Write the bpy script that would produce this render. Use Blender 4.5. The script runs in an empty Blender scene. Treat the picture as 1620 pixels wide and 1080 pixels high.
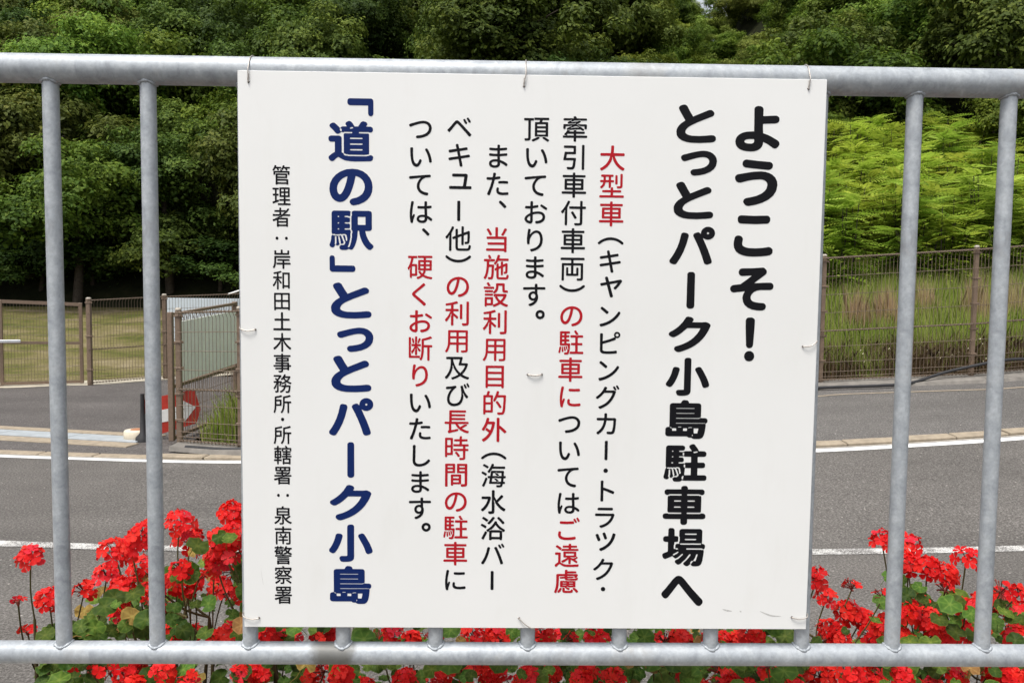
import bpy, bmesh, math, random
import numpy as np
from mathutils import Vector, Matrix, Euler

# ------------------------------------------------------------------ camera, sky, sun, exposure
SC = bpy.context.scene
COL = SC.collection
R = math.radians
CAM_Z = 1.83
YAW, PIT, ROL = .017, .064, -.0114


def set_camera():
    cy, sy, cp, sp, cr, sr = (math.cos(YAW), math.sin(YAW), math.cos(PIT), math.sin(PIT),
                              math.cos(ROL), math.sin(ROL))
    xr = Vector((cy, -sy, 0)); yr = Vector((sy, cy, 0)); zr = Vector((0, 0, 1))
    f = cp*yr - sp*zr; u0 = sp*yr + cp*zr
    right = cr*xr - sr*u0; up = sr*xr + cr*u0
    cd = bpy.data.cameras.new('camera'); co = bpy.data.objects.new('camera', cd); COL.objects.link(co)
    m = Matrix.Identity(4)
    for i in range(3):
        m[i][0] = right[i]; m[i][1] = up[i]; m[i][2] = -f[i]
    m[2][3] = CAM_Z
    co.matrix_world = m
    cd.sensor_width = 36; cd.lens = 28.444; cd.clip_start = .05; cd.clip_end = 600
    SC.camera = co


set_camera()
SUN_EL, SUN_AZ = R(66), R(212)      # azimuth clockwise from +Y: behind the camera, a little to the left
w = bpy.data.worlds.new("World"); SC.world = w; w.use_nodes = True
nt = w.node_tree; nt.nodes.clear()
wo = nt.nodes.new('ShaderNodeOutputWorld'); bg = nt.nodes.new('ShaderNodeBackground')
sky = nt.nodes.new('ShaderNodeTexSky'); sky.sky_type = 'NISHITA'; sky.sun_disc = False
sky.sun_elevation = SUN_EL; sky.sun_rotation = SUN_AZ; sky.air_density = 1.0; sky.dust_density = 4.0; sky.ozone_density = 1.0
hsv = nt.nodes.new('ShaderNodeHueSaturation'); hsv.inputs['Saturation'].default_value = .28
nt.links.new(sky.outputs[0], hsv.inputs['Color']); nt.links.new(hsv.outputs[0], bg.inputs['Color'])
nt.links.new(bg.outputs[0], wo.inputs['Surface']); bg.inputs['Strength'].default_value = .15
sd = bpy.data.lights.new('sun', 'SUN'); so = bpy.data.objects.new('sun', sd); COL.objects.link(so)
sd.energy = 1.65; sd.angle = R(16); sd.color = (1, .965, .91)
d = Vector((math.sin(SUN_AZ)*math.cos(SUN_EL), math.cos(SUN_AZ)*math.cos(SUN_EL), math.sin(SUN_EL)))
so.rotation_euler = d.to_track_quat('Z', 'Y').to_euler(); so.location = d*40
SC.view_settings.view_transform = 'Standard'; SC.view_settings.look = 'None'
SC.view_settings.exposure = .64; SC.view_settings.gamma = 1; SC.view_settings.use_curve_mapping = False
SC.cycles.max_bounces = 6; SC.cycles.diffuse_bounces = 3; SC.cycles.glossy_bounces = 2
SC.cycles.transmission_bounces = 3

rng = np.random.RandomState(7)
random.seed(7)


# ------------------------------------------------------------------ helpers
def tag(o, label=None, cat=None, group=None, kind=None):
    if label: o['label'] = label
    if cat: o['category'] = cat
    if group: o['group'] = group
    if kind: o['kind'] = kind
    return o


def empty(name, loc=(0, 0, 0), rz=0):
    o = bpy.data.objects.new(name, None); COL.objects.link(o); o.location = loc
    o.rotation_euler = (0, 0, rz); o.empty_display_size = .1
    return o


def mesh_obj(name, me, mat=None, parent=None):
    o = bpy.data.objects.new(name, me); COL.objects.link(o)
    if mat is not None and not me.materials: me.materials.append(mat)
    if parent is not None: o.parent = parent
    return o


def np_mesh(name, V, F, tint=None, smooth=False):
    """V (n,3), F (m,k) with one k for all faces."""
    me = bpy.data.meshes.new(name); V = np.asarray(V, np.float32); F = np.asarray(F, np.int32)
    me.vertices.add(len(V)); me.vertices.foreach_set('co', V.ravel())
    k = F.shape[1]; me.loops.add(F.size); me.loops.foreach_set('vertex_index', F.ravel())
    me.polygons.add(len(F)); me.polygons.foreach_set('loop_start', np.arange(0, F.size, k, dtype=np.int32))
    me.polygons.foreach_set('loop_total', np.full(len(F), k, np.int32))
    if smooth: me.polygons.foreach_set('use_smooth', np.ones(len(F), bool))
    if tint is not None:
        a = me.attributes.new('tint', 'FLOAT', 'POINT'); a.data.foreach_set('value', np.asarray(tint, np.float32))
    me.update(calc_edges=True)
    return me


class MB:
    """collects quads / polygons, builds one mesh"""
    def __init__(s): s.v = []; s.f = []; s.sm = []
    def add(s, vs, fs, smooth=False):
        n = len(s.v); s.v += [tuple(v) for v in vs]
        for f in fs: s.f.append(tuple(i+n for i in f)); s.sm.append(smooth)
        return s
    def box(s, c, size, rot=None, bev=0):
        hx, hy, hz = size[0]/2, size[1]/2, size[2]/2
        b = bev
        if b:
            vs = []
            for sx in (-1, 1):
                for sy in (-1, 1):
                    for sz in (-1, 1):
                        vs += [(sx*hx, sy*(hy-b), sz*(hz-b)), (sx*(hx-b), sy*hy, sz*(hz-b)), (sx*(hx-b), sy*(hy-b), sz*hz)]
            def I(sx, sy, sz, k): return (((sx > 0)*2+(sy > 0))*2+(sz > 0))*3+k
            fs = []
            for sx in (-1, 1):
                q = [I(sx, -1, -1, 0), I(sx, 1, -1, 0), I(sx, 1, 1, 0), I(sx, -1, 1, 0)]; fs.append(q if sx > 0 else q[::-1])
                q = [I(-1, sx, -1, 1), I(1, sx, -1, 1), I(1, sx, 1, 1), I(-1, sx, 1, 1)]; fs.append(q[::-1] if sx > 0 else q)
                q = [I(-1, -1, sx, 2), I(1, -1, sx, 2), I(1, 1, sx, 2), I(-1, 1, sx, 2)]; fs.append(q if sx > 0 else q[::-1])
            for a in (-1, 1):
                for c_ in (-1, 1):
                    fs.append([I(a, c_, -1, 0), I(a, c_, 1, 0), I(a, c_, 1, 1), I(a, c_, -1, 1)])
                    fs.append([I(a, -1, c_, 0), I(a, 1, c_, 0), I(a, 1, c_, 2), I(a, -1, c_, 2)])
                    fs.append([I(-1, a, c_, 1), I(1, a, c_, 1), I(1, a, c_, 2), I(-1, a, c_, 2)])
                    for e in (-1, 1): fs.append([I(a, c_, e, 0), I(a, c_, e, 1), I(a, c_, e, 2)])
        else:
            vs = [(x, y, z) for x in (-hx, hx) for y in (-hy, hy) for z in (-hz, hz)]
            fs = [(0, 1, 3, 2), (4, 6, 7, 5), (0, 4, 5, 1), (2, 3, 7, 6), (0, 2, 6, 4), (1, 5, 7, 3)]
        M = rot if rot is not None else Matrix.Identity(3)
        c = Vector(c)
        return s.add([M @ Vector(v) + c for v in vs], fs)
    def tube(s, pts, rad, n=8, cap=True, smooth=True):
        pts = [Vector(p) for p in pts]; m = len(pts)
        if not hasattr(rad, '__len__'): rad = [rad]*m
        vs = []; prev = None
        for i, p in enumerate(pts):
            t = (pts[min(i+1, m-1)]-pts[max(i-1, 0)])
            if t.length < 1e-9: t = Vector((0, 0, 1))
            t.normalize()
            if prev is None:
                a = Vector((0, 0, 1)) if abs(t.z) < .9 else Vector((1, 0, 0))
                u = t.cross(a).normalized()
            else:
                u = (prev - t*prev.dot(t)).normalized()
            prev = u; v = t.cross(u)
            for k in range(n):
                an = 2*math.pi*k/n; vs.append(p+(u*math.cos(an)+v*math.sin(an))*rad[i])
        fs = [(i*n+k, i*n+(k+1) % n, (i+1)*n+(k+1) % n, (i+1)*n+k) for i in range(m-1) for k in range(n)]
        s.add(vs, fs, smooth)
        if cap:
            s.add(vs[:n], [tuple(range(n))[::-1]]); s.add(vs[-n:], [tuple(range(n))])
        return s
    def lathe(s, prof, c=(0, 0, 0), n=24, smooth=True):
        c = Vector(c); vs = []
        for r, z in prof:
            for k in range(n):
                a = 2*math.pi*k/n; vs.append(c+Vector((r*math.cos(a), r*math.sin(a), z)))
        m = len(prof)
        fs = [(i*n+k, i*n+(k+1) % n, (i+1)*n+(k+1) % n, (i+1)*n+k) for i in range(m-1) for k in range(n)]
        s.add(vs, fs, smooth); s.add(vs[:n], [tuple(range(n))[::-1]]); s.add(vs[-n:], [tuple(range(n))])
        return s
    def build(s, name, mat=None, parent=None):
        me = bpy.data.meshes.new(name); me.from_pydata(s.v, [], s.f)
        me.polygons.foreach_set('use_smooth', s.sm); me.update()
        return mesh_obj(name, me, mat, parent)


def prism(poly, M, t):
    """flat polygon (u,v) extruded by t; M maps (u,v,w)->world"""
    mb = MB(); n = len(poly)
    vs = [M(u, v, 0) for u, v in poly]+[M(u, v, t) for u, v in poly]
    mb.add(vs, [tuple(range(n))[::-1], tuple(range(n, 2*n))]+[(i, (i+1) % n, (i+1) % n+n, i+n) for i in range(n)])
    return mb


# ------------------------------------------------------------------ materials
class NT:
    def __init__(s, name, rough=.6, spec=.4, metal=0):
        s.m = bpy.data.materials.new(name); s.m.use_nodes = True; s.t = s.m.node_tree
        s.b = s.t.nodes['Principled BSDF']; s.b.inputs['Roughness'].default_value = rough
        s.b.inputs['Specular IOR Level'].default_value = spec; s.b.inputs['Metallic'].default_value = metal
        s.out = s.t.nodes['Material Output']
        s.tc = s.t.nodes.new('ShaderNodeTexCoord')
    def n(s, ty, **kw):
        o = s.t.nodes.new(ty)
        for k, v in kw.items():
            if k.startswith('i_'): o.inputs[k[2:].replace('_', ' ')].default_value = v
            else: setattr(o, k, v)
        return o
    def l(s, a, b): s.t.links.new(a, b); return s
    def noise(s, scale, detail=4, rough=.55, co='Object', stretch=None, dist=0):
        o = s.n('ShaderNodeTexNoise', i_Scale=scale, i_Detail=detail, i_Roughness=rough, i_Distortion=dist)
        src = s.tc.outputs[co]
        if stretch:
            mp = s.n('ShaderNodeMapping'); mp.inputs['Scale'].default_value = stretch
            s.l(src, mp.inputs[0]); src = mp.outputs[0]
        s.l(src, o.inputs['Vector']); return o.outputs['Fac']
    def ramp(s, fac, stops):
        r = s.n('ShaderNodeValToRGB'); e = r.color_ramp.elements
        while len(e) > 1: e.remove(e[-1])
        e[0].position = stops[0][0]; e[0].color = (*stops[0][1], 1)
        for p, c in stops[1:]: e.new(p).color = (*c, 1)
        s.l(fac, r.inputs[0]); return r.outputs[0]
    def mix(s, fac, a, b, mode='MIX'):
        m = s.n('ShaderNodeMix', data_type='RGBA', blend_type=mode)
        for v, i in ((fac, 0), (a, 6), (b, 7)):
            if hasattr(v, 'is_output') or hasattr(v, 'node'): s.l(v, m.inputs[i])
            elif i == 0: m.inputs[i].default_value = v
            else: m.inputs[i].default_value = (*v, 1)
        return m.outputs[2]
    def bump(s, h, strength=.3, dist=.01):
        b = s.n('ShaderNodeBump', i_Strength=strength, i_Distance=dist); s.l(h, b.inputs['Height'])
        s.l(b.outputs[0], s.b.inputs['Normal']); return s
    def color(s, c):
        if hasattr(c, 'node'): s.l(c, s.b.inputs['Base Color'])
        else: s.b.inputs['Base Color'].default_value = (*c, 1)
        return s


def g3(v): return (v, v, v)


def mat_asphalt(name, a, b, c):
    s = NT(name, .9, .2)
    f = s.noise(62, 3, .75); base = s.ramp(f, [(.33, a), (.5, b), (.62, c), (.72, (.30, .28, .26))])
    f3 = s.noise(210, 2, .7); base = s.mix(1., base, s.ramp(f3, [(.3, g3(.6)), (.7, g3(1.4))]), 'MULTIPLY')
    vo = s.n('ShaderNodeTexVoronoi', i_Scale=48.); s.l(s.tc.outputs['Object'], vo.inputs['Vector'])
    sp = s.ramp(vo.outputs['Color'], [(.0, g3(0)), (.91, g3(0)), (.94, g3(1))])
    dm = s.ramp(vo.outputs['Distance'], [(.22, g3(1)), (.42, g3(0))])
    k = s.mix(1., sp, dm, 'MULTIPLY')
    c1 = s.mix(k, base, (.42, .39, .35))
    big = s.ramp(s.noise(.7, 6, .65), [(.3, g3(.82)), (.7, g3(1.14))])
    tr = s.ramp(s.noise(1.0, 4, .6, stretch=(.12, 1.5, 1)), [(.35, g3(.90)), (.65, g3(1.08))])
    c1 = s.mix(1., c1, tr, 'MULTIPLY')
    s.color(s.mix(1., c1, big, 'MULTIPLY')).bump(f, .7, .008)
    return s.m


def mat_simple(name, col, rough=.6, spec=.4, metal=0, var=.12, scale=20, bump=0):
    s = NT(name, rough, spec, metal); f = s.noise(scale, 5, .6)
    a = tuple(max(0, v*(1-var)) for v in col); b = tuple(min(1, v*(1+var)) for v in col)
    s.color(s.ramp(f, [(.3, a), (.7, b)]))
    if bump: s.bump(f, bump, .003)
    return s.m


def mat_galv(name='galvanised_steel', stain=None):
    s = NT(name, .5, .5, .3)
    f = s.noise(44, 4, .65, stretch=(1, 1, .7), dist=.8); f2 = s.noise(160, 4, .7)
    c = s.ramp(f, [(.28, (.285, .305, .325)), (.44, (.355, .38, .405)), (.56, (.40, .425, .445)), (.75, (.48, .505, .52))])
    d = s.ramp(f2, [(.3, g3(.84)), (.7, g3(1.10))])
    c = s.mix(1., c, d, 'MULTIPLY')
    dirt = s.ramp(s.noise(7, 6, .7), [(.56, g3(0)), (.72, g3(.55))])
    c = s.mix(dirt, c, (.30, .28, .25))
    if stain is not None:      # a dark greasy patch round one of the welds
        sx = s.n('ShaderNodeSeparateXYZ'); s.l(s.tc.outputs['Object'], sx.inputs[0])
        m1 = s.n('ShaderNodeMath', operation='SUBTRACT'); s.l(sx.outputs[0], m1.inputs[0]); m1.inputs[1].default_value = stain
        m2 = s.n('ShaderNodeMath', operation='ABSOLUTE'); s.l(m1.outputs[0], m2.inputs[0])
        m3 = s.n('ShaderNodeMath', operation='MULTIPLY_ADD'); s.l(s.noise(45, 4, .6), m3.inputs[0]); m3.inputs[1].default_value = -.035; s.l(m2.outputs[0], m3.inputs[2])
        k = s.ramp(m3.outputs[0], [(0.0, g3(.85)), (.012, g3(.6)), (.022, g3(0))]); c = s.mix(k, c, (.12, .115, .10))
    s.color(c)
    r = s.n('ShaderNodeMapRange', i_To_Min=.44, i_To_Max=.66); s.l(f, r.inputs[0]); s.l(r.outputs[0], s.b.inputs['Roughness'])
    s.bump(f2, .16, .0012)
    return s.m


def mat_leaf(name, lo, mid, hi, trans=.3, rough=.5, objvar=.35):
    s = NT(name, rough+.1, .14)
    at = s.n('ShaderNodeAttribute', attribute_name='tint')
    oi = s.n('ShaderNodeObjectInfo')
    c = s.ramp(at.outputs['Fac'], [(0, lo), (.5, mid), (1, hi)])
    mul = s.n('ShaderNodeMapRange', i_To_Min=1-objvar, i_To_Max=1+objvar); s.l(oi.outputs['Random'], mul.inputs[0])
    hs = s.n('ShaderNodeHueSaturation'); s.l(c, hs.inputs['Color']); s.l(mul.outputs[0], hs.inputs['Value'])
    wn = s.n('ShaderNodeTexWhiteNoise', noise_dimensions='1D'); s.l(oi.outputs['Random'], wn.inputs['W'])
    hm = s.n('ShaderNodeMapRange', i_To_Min=.478, i_To_Max=.518); s.l(wn.outputs['Value'], hm.inputs[0]); s.l(hm.outputs[0], hs.inputs['Hue'])
    s.color(hs.outputs[0])
    tr = s.n('ShaderNodeBsdfTranslucent'); s.l(hs.outputs[0], tr.inputs['Color'])
    mx = s.n('ShaderNodeMixShader'); mx.inputs[0].default_value = trans
    s.l(s.b.outputs[0], mx.inputs[1]); s.l(tr.outputs[0], mx.inputs[2]); s.l(mx.outputs[0], s.out.inputs['Surface'])
    return s.m


M = {}
M['road'] = mat_asphalt('road_asphalt', (.058, .052, .047), (.118, .109, .100), (.180, .168, .154))
M['walk'] = mat_asphalt('pavement_asphalt', (.070, .065, .060), (.115, .108, .101), (.160, .150, .140))
M['drive'] = mat_asphalt('driveway_asphalt', (.060, .053, .050), (.098, .089, .084), (.135, .124, .116))
M['galv'] = mat_galv()
M['galvstain'] = mat_galv('stained_galvanised_steel', -.262)
M['dull'] = mat_simple('dull_grey_concrete', (.20, .185, .165), .9, .2, 0, .25, 7, .4)
M['concrete'] = mat_simple('weathered_concrete', (.36, .33, .285), .9, .2, 0, .22, 9, .3)
M['kerb'] = mat_simple('tan_kerb_concrete', (.30, .25, .185), .9, .2, 0, .2, 14, .3)
M['apron'] = mat_simple('pale_apron_concrete', (.52, .47, .37), .9, .2, 0, .2, 3, .2)
M['bluegrey'] = mat_simple('blue_grey_cover', (.33, .355, .37), .6, .4, 0, .15, 8)
M['brown'] = mat_simple('brown_painted_steel', (.165, .115, .080), .5, .4, 0, .15, 30)
M['wirebrown'] = mat_simple('brown_coated_wire', (.15, .11, .078), .55, .4, 0, .15, 30)
M['steelbar'] = mat_simple('bright_latch_steel', (.62, .64, .66), .35, .5, .6, .1, 20)
M['soil'] = mat_simple('planter_soil', (.07, .05, .035), .95, .1, 0, .4, 25, .6)
M['cap'] = mat_simple('pale_post_cap', (.40, .36, .30), .6, .3, 0, .15, 20)
M['rubber'] = mat_simple('black_rubber', (.022, .022, .024), .55, .4, 0, .2, 12)
M['wire'] = mat_simple('tie_wire_metal', (.46, .42, .38), .4, .5, .6, .2, 60)
M['hole'] = mat_simple('dark_hole_rim', (.05, .035, .03), .7, .3, 0, .3, 200)
M['scuff'] = mat_simple('grey_scuff', (.50, .49, .47), .6, .3, 0, .2, 300)
M['black'] = mat_simple('black_vinyl_letters', (.006, .006, .008), .6, .12, 0, .1, 40)
M['blue'] = mat_simple('navy_vinyl_letters', (.005, .018, .100), .6, .12, 0, .1, 40)
M['red'] = mat_simple('red_vinyl_letters', (.40, .010, .018), .6, .12, 0, .1, 40)
M['signred'] = mat_simple('red_reflective_sheet', (.46, .035, .022), .4, .5, 0, .15, 20)
M['whitepaint'] = mat_simple('white_painted_metal', (.74, .74, .72), .5, .4, 0, .06, 14)
M['palepanel'] = mat_simple('pale_blue_white_panel', (.47, .52, .55), .5, .4, 0, .06, 5)
M['greenpanel'] = mat_simple('grey_green_panel_back', (.74, .77, .66), .6, .4, 0, .08, 5)
M['cream'] = mat_simple('cream_plastic', (.62, .55, .43), .6, .4, 0, .1, 20)
M['terracotta'] = mat_simple('terracotta_plug', (.36, .16, .08), .7, .3, 0, .2, 40)
M['bark'] = mat_simple('bark', (.055, .044, .034), .9, .2, 0, .35, 12, .5)


def mat_line(name, col, wear, under):
    s = NT(name, .75, .3); f = s.noise(130, 3, .75); f2 = s.noise(3.5, 5, .7)
    a = s.n('ShaderNodeMath', operation='MULTIPLY_ADD'); s.l(f2, a.inputs[0]); a.inputs[1].default_value = .55; s.l(f, a.inputs[2])
    k = s.ramp(a.outputs[0], [(wear-.03, g3(1)), (wear+.04, g3(0))])
    s.color(s.mix(k, col, under)).bump(f, .3, .002); return s.m


M['line'] = mat_line('white_road_paint', (.74, .735, .71), .60, (.16, .15, .14))
M['wornline'] = mat_line('worn_white_road_paint', (.60, .59, .56), .775, (.14, .132, .124))

s = NT('sign_board_face', .22, .35)
f = s.noise(2.2, 6, .65); f2 = s.noise(14, 5, .7, stretch=(1, 1, .25))
c = s.ramp(f, [(.3, (.75, .748, .725)), (.7, (.785, .784, .765))])
k = s.ramp(f2, [(.55, g3(0)), (.8, g3(.25))]); s.color(s.mix(k, c, (.67, .655, .61)))
s.bump(s.noise(5, 2), .02, .002)
s.b.inputs['Coat Weight'].default_value = .25; s.b.inputs['Coat Roughness'].default_value = .08
M['sign'] = s.m

s = NT('lawn_grass', .95, .1)
f = s.noise(.8, 7, .7); f2 = s.noise(24, 3, .7)
c = s.ramp(f, [(.32, (.058, .072, .016)), (.45, (.115, .110, .034)), (.56, (.170, .142, .068)), (.68, (.24, .20, .125))])
c = s.mix(1., c, s.ramp(f2, [(.25, g3(.72)), (.75, g3(1.22))]), 'MULTIPLY'); s.color(c).bump(f2, .6, .03)
M['lawn'] = s.m
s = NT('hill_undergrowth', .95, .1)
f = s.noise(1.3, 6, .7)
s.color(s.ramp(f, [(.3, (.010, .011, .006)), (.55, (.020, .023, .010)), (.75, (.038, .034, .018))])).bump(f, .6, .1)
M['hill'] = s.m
M['leaf_dark'] = mat_leaf('dark_forest_leaves', (.022, .044, .008), (.066, .108, .018), (.150, .200, .032), .3)
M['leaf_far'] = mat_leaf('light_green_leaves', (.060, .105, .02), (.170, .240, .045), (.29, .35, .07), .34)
M['leaf_mid'] = mat_leaf('mid_green_leaves', (.034, .068, .009), (.105, .165, .020), (.230, .290, .038), .34)
M['leaf_warm'] = mat_leaf('olive_green_leaves', (.034, .052, .010), (.098, .130, .024), (.200, .215, .044), .32)
M['frond'] = mat_leaf('yellow_green_fronds', (.130, .200, .020), (.285, .390, .042), (.45, .54, .08), .45, .5, .2)
M['grass'] = mat_leaf('tall_grass_blades', (.13, .20, .025), (.30, .37, .06), (.52, .50, .17), .42, .6, .0)
M['drygrass'] = mat_leaf('dry_pinkish_grass', (.34, .27, .13), (.48, .37, .20), (.60, .48, .28), .42, .7, .1)
M['weedbrown'] = mat_leaf('withered_brown_weed', (.075, .060, .028), (.15, .11, .05), (.22, .17, .09), .25, .7, .1)
M['geranium'] = mat_leaf('geranium_leaf_green', (.022, .055, .009), (.070, .130, .018), (.165, .225, .04), .25, .45, .5)
M['deadleaf'] = mat_leaf('withered_geranium_leaf', (.16, .09, .03), (.28, .17, .05), (.42, .30, .09), .2, .6, .3)
M['yellowleaf'] = mat_simple('yellow_leaf', (.62, .42, .03), .5, .3, 0, .15, 30)
M['gstem'] = mat_leaf('geranium_stem', (.10, .060, .035), (.13, .11, .05), (.12, .16, .05), .05, .6, .2)
M['pedicel'] = mat_simple('dark_red_flower_stalk', (.17, .035, .022), .5, .3, 0, .3, 60)
s = NT('red_petals', .55, .25)
oi = s.n('ShaderNodeObjectInfo')
c = s.ramp(oi.outputs['Random'], [(0, (.74, .008, .012)), (.45, (.84, .016, .013)), (.8, (.88, .036, .020)), (1, (.82, .024, .055))])
f = s.noise(320, 2, .5); s.color(s.mix(1., c, s.ramp(f, [(.3, g3(.88)), (.7, g3(1.08))]), 'MULTIPLY'))
tr = s.n('ShaderNodeBsdfTranslucent'); s.l(c, tr.inputs['Color'])
mx = s.n('ShaderNodeMixShader'); mx.inputs[0].default_value = .3
s.l(s.b.outputs[0], mx.inputs[1]); s.l(tr.outputs[0], mx.inputs[2]); s.l(mx.outputs[0], s.out.inputs['Surface'])
M['petal'] = s.m


# ------------------------------------------------------------------ the lie of the land
def ss(t): t = max(0., min(1., t)); return t*t*(3-2*t)


def road_z(x, y):
    return max(0., y-5.75)*(.07*ss((x+4)/6.5)+max(0., min(x, 12)-2.5)*.0135)


def land_z(x, y):
    """terrain beyond the kerbs: lawn on the left, grassy bank on the right, wooded hills behind"""
    if y < 9: return road_z(x, y)-.05
    w_ = ss((x+3.2)/2.6)
    zl = 0 if y < 17.8 else min(y-17.8, 11.2)*.090
    zr = road_z(x, min(y, 11.1)) if y < 11.2 else road_z(x, 11.1)+.06+min(y-11.2, 13)*.30
    if y < 11.2: zr += -.02
    z = zl*(1-w_)+zr*w_
    a = x/max(y, 1)
    foot = 29-5*w_
    if y > foot:
        v = math.exp(-((a-.27)/.10)**2)
        rise = .66*(1-.78*v)
        dz = min(y-foot, 32)*rise
        z += dz
        if y > 58: z += (y-58)*(.455+.30*ss((a-.246)/.05))
    return z - (.04 if y < 17.8 and w_ < .5 else 0)


def sheet(name, xs, ys, fn, mat, kind='structure', inside=None, parent=None):
    nx, ny = len(xs), len(ys)
    V = [(x, y, fn(x, y)) for y in ys for x in xs]
    F = [(j*nx+i, j*nx+i+1, (j+1)*nx+i+1, (j+1)*nx+i) for j in range(ny-1) for i in range(nx-1)
         if inside is None or inside((xs[i]+xs[i+1])/2, (ys[j]+ys[j+1])/2)]
    o = mesh_obj(name, np_mesh(name, V, F, smooth=True), mat, parent)
    if kind: o['kind'] = kind
    return o


def fr(a, b, st):
    n = max(1, int(round((b-a)/st))); return [a+(b-a)*i/n for i in range(n+1)]


def interp(pts, x):
    if x <= pts[0][0]: return pts[0][1]
    for (a, b), (c_, d_) in zip(pts, pts[1:]):
        if x <= c_: return b+(d_-b)*ss((x-a)/(c_-a)) if 0 else b+(d_-b)*(x-a)/(c_-a)
    return pts[-1][1]


EDGE = [(-30, 11.5), (-9, 9.25), (-6.5, 8.80), (-5.28, 8.58), (-3.95, 8.44), (-2.63, 8.27), (-1, 8.17), (1, 8.14), (3.29, 8.21), (4.4, 8.32), (5.62, 8.46), (8, 8.85), (12, 9.7), (30, 14)]
NEAR = [(-30, 8.5), (-9, 6.2), (-5, 5.80), (-3.5, 5.66), (-2.4, 5.57), (0, 5.53), (2.24, 5.57), (3.82, 5.68), (6, 5.95), (10, 6.7), (30, 11)]


def smoothpts(P):
    for _ in range(2):
        Q = [P[0]]
        for a, b in zip(P, P[1:]):
            Q += [(a[0]*.75+b[0]*.25, a[1]*.75+b[1]*.25), (a[0]*.25+b[0]*.75, a[1]*.25+b[1]*.75)]
        P = Q+[P[-1]]
    return P


EDGE = smoothpts(EDGE); NEAR = smoothpts(NEAR)


def band(name, x0, x1, line, o0, o1, dz, mat, step=.2, parent=None, kind='structure', zf=road_z):
    xs = fr(x0, x1, step); V = []
    for x in xs:
        y = interp(line, x); V += [(x, y+o0, zf(x, y+o0)+dz), (x, y+o1, zf(x, y+o1)+dz)]
    F = [(2*i, 2*i+2, 2*i+3, 2*i+1) for i in range(len(xs)-1)]
    o = mesh_obj(name, np_mesh(name, V, F, smooth=True), mat, parent)
    if kind: o['kind'] = kind
    return o


# terrain
gx = fr(-150, -30, 12)[:-1]+fr(-30, 34, 1.)+fr(34, 150, 12)[1:]
gy = [-60, -30, -12]+fr(-6, 5.75, 1.5)[1:]+fr(5.75, 60, .75)[1:]+fr(60, 112, 3)[1:]+[130, 170, 260]
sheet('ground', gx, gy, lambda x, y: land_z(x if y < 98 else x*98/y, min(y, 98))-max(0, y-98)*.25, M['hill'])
xs = fr(-30, 30, .25)
V = []; F = []
ysr = fr(-12, 5.75, .75)+fr(5.75, 8.0, .25)[1:]
nx = len(xs)
for y in ysr:
    for x in xs: V.append((x, y, road_z(x, y)))
for x in xs:
    e = interp(EDGE, x)+.1; V.append((x, e, road_z(x, e)))
F = [(j*nx+i, j*nx+i+1, (j+1)*nx+i+1, (j+1)*nx+i) for j in range(len(ysr)) for i in range(nx-1)]
o = mesh_obj('road', np_mesh('road', V, F, smooth=True), M['road']); o['kind'] = 'structure'
band('road_edge_line', -20, 20, EDGE, -.045, .065, .004, M['line'])
band('worn_lane_line', -20, 20, NEAR, -.055, .065, .004, M['wornline'])

# kerb stones: each one its own piece
kerb = empty('kerb'); tag(kerb, kind='structure')
x = -8.0; k = 0
kme = {}
while x < 9.0:
    L = .615; y0 = interp(EDGE, x+L/2); sl = (interp(EDGE, x+L)-interp(EDGE, x))/L
    hgt = .012 if x < -4.1 else .03
    key = hgt
    if key not in kme:
        mb = MB(); mb.box((0, 0, -.05), (L-.012, .155, .1+hgt*2), bev=.008); o = mb.build('kerb_stone', M['kerb'], kerb); kme[key] = o.data
    else:
        o = mesh_obj('kerb_stone', kme[key], None, kerb)
    o.location = (x+L/2, y0+.20, road_z(x+L/2, y0+.2)+random.uniform(-.002, .002))
    tl = (road_z(x+L, y0+.2)-road_z(x, y0+.2))/L
    o.rotation_euler = (math.atan2(road_z(x, y0+.3)-road_z(x, y0+.1), .2), -math.atan(tl), math.atan(sl))
    x += L
band('gutter', -8, 9, EDGE, .085, .115, .003, M['concrete'])
# pavement beyond the kerb (right) and driveway (left)
FENCE = [(-3.59, 9.13), (-2.75, 8.78), (-.95, 9.50), (.85, 10.25), (2.65, 10.85), (4.50, 11.17), (6.52, 11.0), (8.5, 11.15), (10.5, 11.45)]


def fence_y(x): return interp(FENCE, x)


V = []; xs2 = fr(-2.8, 20, .2); n2 = 10
for x in xs2:
    y0 = interp(EDGE, x)+.29; y1 = max(y0+.05, fence_y(x)+.05)
    for j in range(n2+1):
        y = y0+(y1-y0)*j/n2; V.append((x, y, road_z(x, y)+.03*ss((y-y0)/.1)))
F = [(i*(n2+1)+j, (i+1)*(n2+1)+j, (i+1)*(n2+1)+j+1, i*(n2+1)+j+1) for i in range(len(xs2)-1) for j in range(n2)]
o = mesh_obj('pavement', np_mesh('pavement', V, F, smooth=True), M['walk']); o['kind'] = 'structure'
band('pavement_edge_line', 2.0, 14, FENCE, -.64, -.60, .036, M['kerb'], zf=road_z)
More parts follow.
